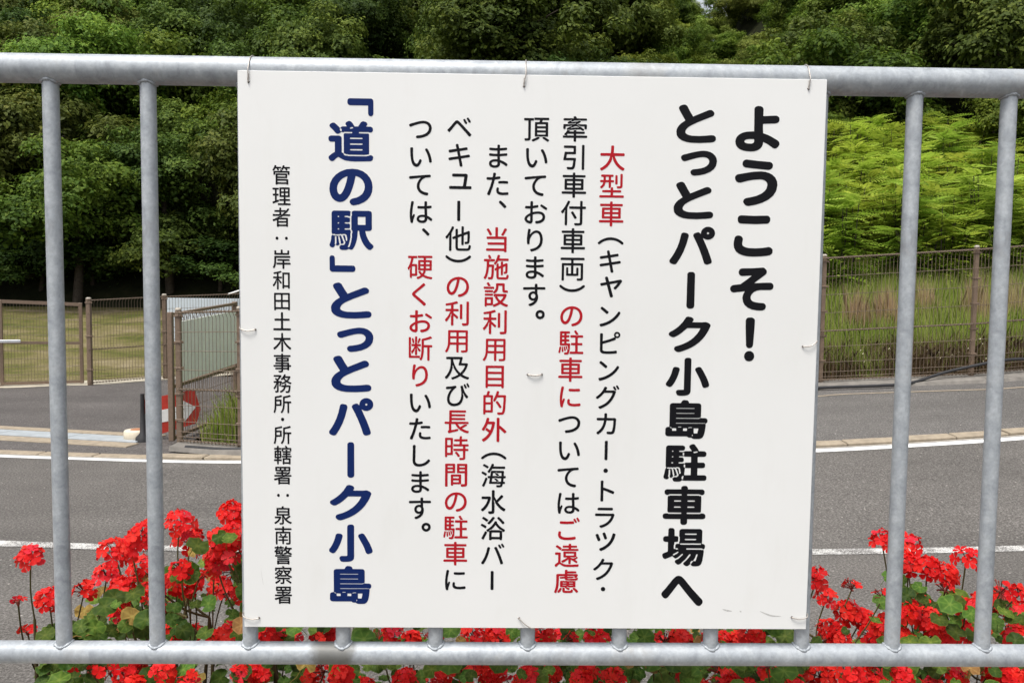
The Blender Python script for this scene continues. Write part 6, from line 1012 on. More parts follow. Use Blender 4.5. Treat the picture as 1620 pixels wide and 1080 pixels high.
30000:[[155,109,13,-5,42,2,11,12,2,33,4,5,8,0,530,0,8,-5,4,-33,13,-12,42,-2,17,9,5,13,0,689,-8,17,-6,5,-17,3,-646,0,-17,-3,-7,-5,-8,-17,0,-680,2,-17],[227,236,-4,8,0,210,3,8,223,0,4,-8,0,-210,-8,-8],[538,236,-6,8,0,210,4,8,237,1,0,-224,-8,-3],[227,542,-4,4,0,210,4,6,218,1,8,-7,0,-210,-8,-4],[538,542,-5,4,-1,9,0,201,6,7,227,0,8,-5,0,-212,-8,-4]],
30340:[[676,109,63,2,42,11,26,21,23,42,13,50,10,76,14,227,8,201,-10,19,-16,8,-219,0,-8,7,25,84,0,17,-9,17,-41,10,-17,-7,-11,-12,-27,-92,-21,-57,-50,-105,-3,-15,-8,-16,4,-34,23,-16,9,-2,24,10,35,58,33,72,9,3,184,0,9,-1,3,-6,-11,-252,-7,-93,-10,-75,-10,-42,-9,-17,-15,-13,-118,1,-16,-7,-8,-15,8,-33,10,-17,15,-7],[155,118,30,-2,18,10,9,17,0,34,7,7,201,0,17,4,12,14,2,344,0,9,-12,16,0,34,9,17,3,17,0,100,-8,17,-14,7,-113,2,31,100,-6,17,-13,12,-42,6,-17,-9,-33,-118,-5,-8,-80,-4,-14,-13,-2,-9,-1,-596,8,-17],[219,261,-7,8,1,176,6,5,151,0,4,-5,0,-176,-4,-8],[667,336,14,-5,8,2,34,21,7,16,-2,17,-49,75,-66,89,-16,16,-17,0,-34,-22,-6,-16,1,-8,65,-92,49,-80],[219,525,-6,4,-1,9,0,143,7,6,151,-1,4,-5,0,-152,-4,-4]],
30446:[[204,109,23,-8,34,2,13,15,3,39,9,2,420,0,6,-8,3,-33,16,-15,34,-2,22,8,7,17,0,697,-8,17,-21,6,-538,0,-17,-3,-8,-7,-5,-13,0,-697],[277,240,0,123,429,1,5,-3,1,-117,-6,-7,-420,0],[277,444,-1,119,10,5,420,0,6,-5,0,-109,0,-9,-6,-4,-420,0],[277,646,0,120,429,2,5,-3,1,-110,-1,-8,-5,-3]],
30828:[[410,101,10,-3,17,3,50,21,51,29,42,31,75,-39,93,-29,101,-18,16,5,9,8,18,34,-2,8,-16,16,-84,14,-59,15,-76,28,-22,11,-4,9,30,59,22,79,168,1,10,4,13,16,0,303,-15,14,-8,2,-160,0,-4,9,0,50,4,6,8,1,177,2,16,17,2,8,-1,25,-9,16,-17,6,-428,0,-13,-5,-8,-8,2,-26,8,-16,-5,-9,11,-8,173,-2,4,-7,0,-50,-4,-9,-151,0,-9,-2,-13,-14,-2,-294,5,-17,10,-10,9,-1,143,-1,5,-5,-16,-59,-15,-29,-8,-5,-31,34,-28,43,-50,2,-14,-11,-2,-8,4,-17,15,-25,59,-76,-37,-26,-76,-33,-16,-13,-5,-12,2,-8],[171,143,22,-8,26,2,7,6,8,17,1,43,143,0,9,2,14,14,2,16,-2,336,-14,17,-9,2,-126,0,-8,2,-3,5,24,84,21,92,8,7,101,2,13,16,-11,17,3,34,-5,4,-260,1,-17,-2,-12,-12,-2,-33,6,-17,8,-7,17,-3,67,0,7,-7,-23,-101,-21,-67,-25,-59,-49,-92,21,-51,23,-7,8,3,8,15,3,23,4,8,10,10,9,0,6,-10,-9,-16,0,-17,-11,-17,0,-235],[235,277,-1,236,10,3,84,0,4,-3,1,-9,0,-218,-5,-9],[504,452,0,70,102,-1,3,-42,0,-25,-4,-4],[689,450,-4,4,0,59,4,9,110,-1,-1,-69],[504,587,0,68,101,0,4,-8,0,-50,-4,-11],[689,586,-4,11,0,50,4,8,109,0,0,-68]],
31649:[[249,101,20,-8,34,1,14,7,11,20,8,1,378,0,17,-21,8,-5,34,-2,22,7,8,17,0,185,-2,8,-11,12,-17,3,-448,2,0,33,3,4,403,0,14,5,8,8,5,17,0,134,-10,19,-9,7,-16,2,-454,0,-17,-8,-10,-20,-2,-33,0,-378],[328,192,-3,10,0,50,3,3,386,1,5,-4,1,-50,-6,-10],[328,434,-3,3,3,51,344,0,4,-9,0,-42,-4,-4],[156,504,12,-4,34,0,17,8,2,30,7,17,1,33,6,3,538,0,4,-3,2,-8,0,-51,4,-16,7,-9,8,-3,42,-1,17,9,5,12,1,118,-6,13,-17,9,-126,-3,-17,3,-151,1,-8,16,-17,10,-34,37,-33,-10,-9,-9,-2,-9,14,-33,-3,-3,-67,0,-9,-3,-193,3,-17,-12,-17,3,-5,-13,0,-110,3,-16],[138,672,13,-7,26,9,25,32,33,56,9,3,42,-2,42,-81,8,-4,25,0,17,6,16,13,2,9,-21,50,1,9,103,3,7,5,7,17,-1,25,-13,14,-17,3,-193,0,12,42,-4,11,-8,8,-17,5,-25,4,-17,-2,-9,-9,-22,-59,-20,-42,-52,-76,-2,-8,4,-13],[705,681,43,-1,16,9,7,8,1,17,-26,42,2,6,117,4,18,15,-1,34,-8,9,-17,8,-222,0,8,42,-4,12,-17,9,-34,6,-8,-2,-18,-17,-30,-75,-38,-59,-2,-9,4,-6,8,-1,34,-33,8,-1,17,10,34,51,8,5,42,0,21,-25]],
32626:[[295,101,16,-7,42,2,8,7,9,17,8,2,345,0,6,-4,10,-17,9,-4,42,-1,17,9,5,21,0,252,-8,17,-23,9,-210,0,-16,-7,-17,0,-17,-8,-25,0,-9,-3,-8,0,-6,9,5,8,9,7,26,0,16,8,17,0,59,22,260,0,17,7,7,15,2,25,-7,17,-10,9,-118,2,-42,-17,-17,0,-9,6,0,9,9,6,9,0,50,18,76,63,5,13,-5,16,-21,18,-38,2,-8,-2,-51,-43,-17,20,-16,8,-160,0,-7,7,0,25,7,6,294,0,17,3,9,8,5,16,0,143,-4,17,-7,8,-12,5,-638,0,-13,-5,-12,-13,-4,-12,0,-143,4,-11,15,-14,10,-2,235,0,10,-6,0,-25,-10,-7,-210,-2,-15,-17,-2,-8,2,-25,7,-12,17,-9,201,0,10,-4,0,-34,-10,-6,-285,0,-10,-2,-17,-17,-2,-25,4,-17,8,-9,17,-5,210,0,42,3,16,9,26,0,16,8,17,0,10,-6,-1,-10,-34,-13,-25,0,-17,-9,-34,-2,-134,-42,-118,-30,-12,-12,0,-17,21,-36,8,-8,17,-3,144,39,0,-193],[370,191,-2,36,10,5,345,0,5,-5,0,-25,-5,-11],[370,300,-2,28,2,4,8,2,336,0,9,0,5,-6,-1,-25,-4,-4],[521,515,-7,6,0,8,0,26,7,4,101,2,17,8,22,2,28,18,8,0,7,-9,-14,-17,-9,-6,-17,-9,-17,0,-17,-8,-8,0,-42,-23],[244,739,-6,9,0,42,6,10,111,-2,-2,-59],[437,739,0,61,119,-2,-1,-59],[639,739,0,61,120,-2,2,-50,-5,-9]],
32773:[[296,101,15,-7,42,2,14,13,3,11,8,2,319,0,9,-15,17,-10,42,1,8,3,7,8,4,17,0,319,-2,17,-8,9,-18,7,-260,0,-25,-5,-17,-9,-25,-3,-9,0,-6,10,5,8,10,6,16,0,51,21,67,43,302,0,17,9,6,13,1,26,-4,16,-11,11,-193,2,-17,-10,-17,-4,-8,0,-7,10,5,8,10,6,8,0,26,11,109,109,48,59,4,17,-2,8,-8,9,-34,18,-17,0,-84,-95,-14,18,-11,3,-185,1,-3,4,0,76,-5,17,-17,9,-33,1,-9,-2,-16,-17,-3,-84,-6,-5,-193,0,-9,-2,-8,-7,-4,-11,0,-34,2,-8,10,-10,17,-3,185,0,6,-4,0,-84,-6,-4,-260,0,-17,-3,-10,-10,-2,-8,0,-34,2,-8,8,-8,19,-6,235,0,25,3,17,9,17,0,16,8,10,-6,-1,-10,-17,-13,-17,0,-17,-8,-16,-2,-113,-59,-156,-66,-9,-5,-8,-13,0,-17,6,-9,19,-25,17,-8,143,59,0,-261,3,-17],[370,200,-1,61,1,4,8,3,311,0,8,-1,2,-6,0,-59,-10,-6,-311,0],[370,342,0,62,329,-1,0,-58,-2,-5,-8,-2,-311,0],[487,626,-3,4,0,84,3,4,143,0,10,-4,-102,-84,-9,-4]],
35373:[[426,101,11,-4,8,2,68,24,67,33,59,37,8,-1,81,-49,53,-24,68,-21,16,9,26,36,0,17,-9,12,-8,7,-51,15,-58,25,-56,33,56,63,49,80,35,84,0,17,-9,12,-8,7,-25,9,-328,-1,-17,-8,-17,0,-8,5,-11,-7,0,-34,-7,-17,18,-17,17,-1,8,-7,0,-17,34,-63,37,-54,44,-51,-22,-16,-51,-27,-87,-32,-4,-17,-16,-17],[147,109,13,-4,33,2,13,11,6,25,7,3,168,0,7,5,-5,9,6,9,13,8,1,8,0,202,-4,16,-7,9,-11,3,-227,0,-9,-2,-8,-7,-7,-19,0,-252,4,-17],[219,219,-8,8,0,109,8,7,109,-1,5,-6,0,-109,-5,-8],[639,305,-59,65,-41,67,7,7,193,-1,7,-6,-41,-67,-43,-51,-15,-14],[479,444,-1,10,9,6,9,0,9,-6,0,-9,-9,-6],[154,462,233,-1,8,3,8,18,5,31,-13,14,-17,2,-218,0,-16,-8,-8,-17,2,-25,5,-9],[432,538,5,-4,17,2,25,12,18,15,37,42,19,34,15,42,9,50,2,59,9,2,113,-2,4,-160,9,-33,13,-17,21,-11,33,-4,76,0,22,6,7,9,1,17,-3,25,-10,10,-17,8,-67,-1,-7,8,-1,193,-9,23,-17,8,-227,0,-19,-6,-10,-16,-1,-110,-6,-33,-9,-25,-22,-38,-25,-25,-18,-13,-6,-8,5,-9,-5,-8,-11,-9],[145,580,6,-5,17,-3,219,1,7,7,0,8,15,17,0,8,-6,20,-16,9,-227,0,-12,-3,-10,-17,-2,-25],[112,689,14,-5,294,0,14,5,7,8,4,34,-8,16,-17,9,-92,-1,-9,-5,-16,0,-17,-8,-17,0,-17,13,-8,1,-118,0,-17,-8,-8,-15,1,-27],[271,765,6,-3,17,9,21,2,8,8,0,17,-55,93,-16,8,-17,-2,-33,-21,-3,-11,1,-8,52,-90,9,4]],
35686:[[233,93,44,-2,17,9,9,13,8,2,378,0,25,-22,51,-1,12,9,8,17,-1,134,-8,17,-11,6,-9,-4,-529,0,-9,-10,-4,-17,0,-118,2,-17],[303,184,-1,26,9,1,378,0,5,-1,2,-8,0,-17,-7,-5,-378,0],[232,294,524,-2,15,11,7,16,-4,17,-9,11,-530,0,-8,-3,-7,-16,4,-25],[228,370,537,-2,8,10,5,17,-6,17,-16,10,-521,0,-8,-3,-7,-16,2,-25],[124,445,19,-8,67,0,17,6,538,0,16,-6,68,0,16,5,9,7,6,30,-7,17,-16,7,-8,-5,-17,0,-17,8,-34,3,-226,-3,-26,14,-23,35,1,8,-20,1,-7,7,14,110,-13,16,0,26,6,10,14,6,-14,21,-8,6,-17,2,-25,0,-17,-10,-59,0,-16,10,-59,0,-17,-10,-17,0,-9,7,0,8,9,6,25,-3,9,21,67,0,8,-14,9,-4,50,0,9,-3,8,21,76,3,14,7,6,8,2,25,-6,15,-25,12,-59,0,-8,5,-8,23,-17,9,-25,1,-17,-4,-12,-10,-5,-20,-8,-4,-51,0,-8,7,-5,17,-8,8,-12,5,-26,1,-25,-11,-8,-24,-9,-3,-67,-1,-17,-8,-5,-9,0,-34,14,-14,59,-3,25,6,9,-6,0,-8,-9,-6,-17,5,-36,-58,-56,-59,0,-17,25,-26,15,-7,18,4,5,-4,0,-59,4,-19,17,-15,25,-1,17,7,16,16,93,0,8,-2,9,-18,8,-4,84,0,6,2,-4,9,5,8,17,17,18,5,4,-5,-11,-17,-26,-25,2,-8,-11,-7,-302,0,-13,-10,-7,-17,3,-25],[834,521,23,-7,12,7,25,34,0,16,-20,19,-59,22,-42,21,-9,6,1,8,37,50,30,62,42,4,17,13,5,14,-2,25,-12,13,-17,6,-193,1,-6,5,10,34,-7,17,-30,11,-26,2,-13,-13,-26,-59,-20,-34,-48,-59,-4,-42,-5,-8,3,-8,21,-14,17,-1,14,6,28,29,8,4,44,-58,-1,-8,-43,-22,-59,-23,-9,-6,-7,-17,26,-25,10,-17,22,-2,59,22,67,38,76,-47,25,-11,25,-2],[387,587,-7,10,2,75,-4,12,-17,7,-134,0,-9,6,0,9,9,6,143,0,17,-10,25,-2,-2,-53,-9,-50,-6,-10],[235,614,-5,8,0,8,5,9,68,0,4,-9,-4,-15],[697,691,-27,32,-23,34,8,4,76,0,11,-5,-19,-33]],
36554:[[475,93,46,1,15,15,2,110,327,0,17,7,9,9,1,42,-17,17,-10,3,-319,0,-8,6,0,42,8,3,235,0,17,9,5,21,0,294,-5,19,-8,7,-17,3,-227,0,-8,5,0,34,8,6,286,0,17,2,8,8,7,17,-1,34,-14,14,-311,2,-2,59,-15,16,-34,2,-16,-2,-16,-16,-2,-50,-3,-9,-290,0,-17,-6,-10,-10,0,-42,18,-17,9,-2,285,0,8,-7,0,-33,-8,-5,-226,-1,-9,-2,-8,-7,-7,-19,0,-294,3,-17,12,-11,9,-2,226,0,8,-3,0,-42,-8,-6,-310,0,-17,-6,-12,-14,1,-42,11,-10,17,-6,317,0,1,-101,9,-17],[277,420,0,70,168,1,8,-4,0,-58,-6,-9],[538,420,0,68,8,3,168,0,6,-4,1,-58,-6,-9],[277,560,0,66,168,2,8,-6,0,-59,-8,-4],[538,563,0,59,8,6,168,0,7,-6,-1,-59,-6,-4,-168,0]],
36676:[[246,101,15,-7,33,1,9,2,12,12,1,126,3,3,110,1,16,8,8,22,-2,25,-6,12,-8,7,-109,2,-12,4,3,43,93,0,15,8,9,17,-1,16,-4,9,0,50,5,17,-1,185,-8,17,-15,8,-93,1,-3,41,12,4,109,2,4,2,-2,51,5,8,-3,9,-12,4,-110,1,-3,3,0,59,-4,17,-9,9,-17,2,-34,-2,-9,-9,-6,-17,-2,-61,-117,-4,-12,-11,-2,-17,2,-33,12,-11,109,-2,10,-4,-2,-40,-84,-2,-16,-5,-11,-12,-2,-285,8,-17,13,-7,92,-1,2,-43,-10,-4,-118,-2,-10,-10,-4,-34,6,-21,17,-9,117,-1,2,-120],[498,101,23,-8,34,2,13,14,3,10,9,2,185,0,6,-3,10,-17,17,-5,25,0,20,5,9,17,-1,235,-11,10,-17,4,-109,0,-5,3,-1,25,6,8,168,2,16,15,0,34,-14,17,-10,2,-160,0,-6,6,0,8,0,17,6,4,126,2,11,11,4,25,-3,17,-12,11,-126,2,-5,4,-1,17,1,8,5,3,135,2,12,12,3,17,-1,16,-6,8,-8,-5,-17,0,-10,6,-7,12,-101,-1,-6,6,-2,45,-17,7,-42,0,-17,-6,-2,-46,-6,-6,-93,0,-6,6,2,50,4,11,93,1,17,11,58,0,17,-11,93,-1,8,-3,1,-50,7,-7,26,-4,16,-13,19,7,7,9,2,8,-2,109,-9,10,-17,5,-134,0,-59,80,-17,13,-8,2,-34,-13,-13,-13,-2,-8,2,-9,30,-42,4,-8,-4,-2,-159,-1,-14,-5,-2,-9,5,-8,0,-42,-12,-17,1,-42,7,-17,26,-8,-3,-25,8,-23,17,-8,118,0,5,-3,1,-8,-1,-17,-5,-4,-118,-2,-13,-11,-4,-17,5,-25,12,-11,118,-2,6,-4,0,-8,0,-17,-6,-6,-151,0,-9,-2,-10,-17,0,-34,10,-14,17,-3,143,0,6,-8,-1,-25,-5,-3,-109,0,-9,-2,-12,-12,-2,-235],[571,192,0,103,196,-1,4,-8,0,-84,-3,-9],[193,436,0,52,9,5,33,0,7,-6,0,-50,-7,-6,-33,-1],[319,430,-7,7,0,50,7,6,34,0,8,-3,0,-56,-8,-4],[193,563,0,54,9,4,33,0,7,-8,-1,-50,-6,-4,-33,0],[319,559,-6,4,-1,50,7,8,42,-1,0,-59],[496,663,-5,1,12,17,13,0,3,-9,-6,-9,-9,-5]],
36960:[[129,109,14,-5,17,6,67,73,17,12,17,6,18,-8,66,-44,50,-22,50,-13,84,-9,210,2,126,6,11,5,8,8,12,51,-5,12,-17,9,-244,-14,-143,3,-75,15,-76,36,-41,31,0,302,-4,17,-7,9,-15,5,-134,0,-17,-3,-11,-11,-2,-42,9,-17,21,-7,76,-1,1,-252,-61,-47,-53,-54,0,-17],[559,210,54,-2,9,3,7,8,3,16,0,110,7,6,84,-52,84,-58,16,0,29,28,1,8,-4,20,-76,56,76,50,8,9,2,8,-2,17,-7,8,-35,19,-4,7,0,134,-4,13,-9,8,-17,4,-369,0,-17,-4,-8,-8,-5,-13,0,-151,5,-12,8,-8,17,-4,59,0,25,5,14,-6,-6,-10,-72,-49,-105,-51,-7,-8,-2,-8,4,-17,19,-25,20,-11,9,0,98,53,78,56,4,-6,0,-126],[706,391,-42,23,-17,0,-25,13,-1,10,9,6,51,-12,42,-1,25,5,50,20,9,0,6,-10,-5,-8,-10,-6,-17,-9,-39,-10],[471,498,-9,6,0,51,4,8,257,0,6,-8,0,-51,-6,-6],[320,664,16,-8,521,0,17,7,8,9,2,25,-10,23,-17,6,-218,1,-4,4,0,25,4,11,176,2,15,12,3,17,-2,17,-8,14,-16,7,-168,0,-4,4,0,34,-5,17,-17,9,-33,1,-9,-2,-17,-17,-3,-42,-5,-4,-159,0,-19,-4,-8,-9,-2,-8,2,-34,8,-8,10,-4,168,-2,6,-11,0,-25,-6,-5,-210,-1,-15,-28,-10,-8,-6,25,23,25,-13,17,-54,42,-76,48,-17,0,-17,-9,-16,-16,-7,-14,7,-16,8,-10,67,-46,59,-50,17,0,17,10,8,-6,2,-17]],
38263:[[250,101,284,76,21,16,3,34,-12,15,-17,7,-201,-44,-2,198,2,7,8,1,109,0,9,-6,39,-69,46,-59,74,-68,68,-43,84,-38,84,-24,16,2,9,8,24,37,0,17,-7,8,-118,36,-42,19,-51,30,5,8,73,42,77,50,7,9,2,8,-4,11,-42,17,-33,-9,-26,-10,-92,-59,-25,-14,-9,-1,-36,40,-35,50,4,8,9,0,184,0,42,15,26,0,42,-15,25,2,15,16,2,8,-2,34,-15,15,-521,2,-8,0,-5,8,0,42,5,5,403,1,18,2,12,17,2,25,-8,17,-16,8,-403,1,-8,0,-5,8,0,42,5,4,420,2,12,11,3,16,-2,26,-13,13,-420,2,-5,10,0,42,5,4,436,0,17,7,9,22,-2,26,-15,16,-504,2,-23,-10,-7,-17,0,-344,-4,-8,-120,-1,-19,-8,-8,-17,2,-33,6,-9,13,-7,118,-3,0,-191,-6,-17,-21,-25,-8,-17,18,-43,8,-9]],
38291:[[164,93,38,1,17,15,1,9,1,428,6,5,218,0,11,4,8,8,4,17,0,260,-6,15,-8,7,-17,4,-269,0,-17,-3,-13,-14,-2,-731,8,-17,7,-6],[667,101,14,-6,25,-2,59,2,42,6,34,17,13,17,7,16,4,42,0,647,-2,9,-14,14,-294,3,-17,-6,-11,-11,-2,-278,4,-12,9,-7,17,-3,218,0,5,-3,1,-361,-6,-6,-92,0,-9,-4,-24,-24,13,-42],[338,135,15,-6,25,0,16,6,7,8,5,25,6,5,227,0,26,20,1,286,-1,8,-10,11,-16,8,-278,0,-16,-1,-11,-9,-8,-17,0,-319,5,-17],[412,244,-7,8,1,51,6,3,168,0,5,-3,1,-51,-6,-8],[412,377,-7,10,0,42,7,6,168,0,6,-6,0,-42,-6,-10],[227,620,-6,10,0,42,6,4,151,0,9,-4,0,-51],[613,620,-5,2,-1,8,0,42,6,4,160,0,5,-4,1,-42,-2,-8,-4,-2],[227,744,-6,4,0,8,0,34,6,5,151,0,9,-5,0,-42,-9,-4],[613,744,-6,4,0,8,0,34,6,5,160,0,6,-5,-1,-42,-5,-4]],
38914:[[375,101,12,-4,33,11,118,56,50,33,10,13,0,17,-10,9,-25,10,-34,0,-84,-44,-84,-35,-16,-16,-2,-8,2,-8],[843,101,14,-5,8,2,27,20,13,17,2,8,-8,16,-67,46,-59,33,-8,0,-17,8,-25,0,-26,-12,-7,-15,5,-17,9,-9,69,-42],[131,126,12,-4,50,0,68,8,26,13,19,25,7,42,0,546,6,10,76,0,15,7,6,8,-10,17,3,42,-6,4,-285,2,-14,-6,-8,-8,-3,-42,2,-9,14,-13,118,-2,4,-10,0,-546,-4,-5,-8,-2,-93,-3,-8,-8,-7,-15,13,-42],[452,261,10,-3,42,0,17,9,50,0,17,-9,93,0,16,0,17,9,42,0,17,-9,76,0,8,2,8,7,5,19,-2,420,-11,12,-17,4,-168,1,17,54,8,10,177,0,12,3,9,8,6,17,-2,25,-8,16,-17,6,-437,0,-17,-9,-3,-4,9,-17,0,-25,5,-17,6,-3,151,0,9,-1,3,-5,-12,-50,-7,-8,-110,-1,-17,-4,-11,-12,-2,-420,3,-17],[529,326,-8,2,0,8,0,51,8,5,252,0,6,-5,1,-51,-7,-10],[529,459,-8,3,0,9,0,50,8,2,252,0,5,-2,2,-8,0,-42,-2,-9,-5,-3],[529,590,-8,7,0,8,0,42,8,6,252,0,7,-6,0,-50,-7,-7]],
39376:[[292,101,19,-4,67,2,34,11,17,16,10,17,0,34,16,33,12,135,4,109,-9,9,-17,7,-92,0,-2,9,2,52,76,2,15,13,1,7,0,27,-10,17,-15,5,-59,0,-10,3,2,60,67,0,9,2,15,14,1,33,-14,17,-11,4,-59,0,-10,4,2,53,84,2,15,4,7,9,6,16,-2,26,-9,9,-17,8,-277,0,-17,-9,-8,-17,0,-411,2,-17,14,-13,9,-2,151,0,17,4,33,0,35,-6,-2,-34,7,-16,0,-34,9,-17,0,-25,-5,-8,-10,-7,-9,7,3,25,-9,17,0,33,-12,34,-15,10,-17,0,-17,-10,15,-34,0,-8,21,-59,15,-14,10,-3,4,-8,-10,-51,-13,-24,-58,-1,-17,-7,-9,-9,-2,-9,6,-25],[467,126,12,-4,403,0,13,4,7,9,3,42,-2,8,-12,12,-168,2,-3,3,-1,201,4,4,134,2,11,11,2,34,-5,19,-8,8,-8,2,-118,0,-8,0,-4,4,0,168,4,5,8,1,143,2,10,9,7,17,-2,34,-15,14,-135,2,-16,-6,-17,0,-17,-8,-17,0,-17,14,-151,0,-17,-3,-13,-13,-1,-34,5,-17,9,-8,17,-3,126,0,5,-6,0,-168,-5,-4,-117,-2,-11,-10,-5,-17,3,-34,13,-11,117,-2,4,-4,1,-193,-1,-8,-4,-3,-143,0,-16,-3,-11,-28,0,-33],[122,151,13,-3,8,2,10,10,25,126,1,50,4,9,-14,16,-18,6,-16,-8,-8,-14,-31,-160,-1,-8,6,-14],[221,185,14,0,16,8,5,9,2,17,-4,67,-8,17,0,25,-8,17,0,8,-19,7,-9,-2,-14,-13,4,-9,3,-126,7,-17],[293,219,18,-7,8,2,15,13,2,17,-7,33,-18,57,-17,33,-8,3,-17,-5,-11,-12,9,-17,0,-25,8,-17,1,-25,9,-42],[210,470,0,61,68,-2,-1,-59],[210,603,-1,61,69,0,-1,-60],[210,737,0,55,59,2,8,-3,0,-53,-8,-3],[675,748,6,-2,16,8,17,0,17,8,4,11,-2,8,-69,108,-9,7,-16,1,-35,-15,-7,-8,0,-17,59,-101,8,-7]],
65288:[[830,84,19,-1,17,10,16,22,2,20,-69,96,-33,63,-21,59,-14,67,-6,76,6,84,13,59,21,58,34,68,62,84,7,16,0,17,-10,17,-17,10,-17,4,-17,-4,-8,-7,-39,-45,-41,-59,-35,-67,-27,-76,-14,-67,-7,-92,6,-84,12,-59,32,-92,30,-59,41,-60,42,-49]],
65289:[[151,84,27,9,39,42,46,67,31,59,30,84,13,67,7,84,-7,92,-14,67,-28,76,-34,67,-42,61,-36,40,-15,9,-17,4,-16,-4,-17,-13,-6,-13,0,-17,6,-16,62,-84,35,-68,20,-58,13,-59,6,-84,-5,-76,-14,-63,-22,-63,-30,-59,-71,-100,0,-17,9,-17,14,-13]],
65306:[[251,177,26,-8,26,2,24,14,14,17,7,25,-2,25,-10,19,-17,16,-25,9,-25,-1,-23,-9,-19,-21,-9,-30,4,-25,13,-21],[251,597,26,-8,26,2,25,14,13,17,7,25,-3,25,-9,19,-17,16,-25,9,-25,0,-23,-10,-19,-21,-9,-30,4,-25,13,-21]],
}
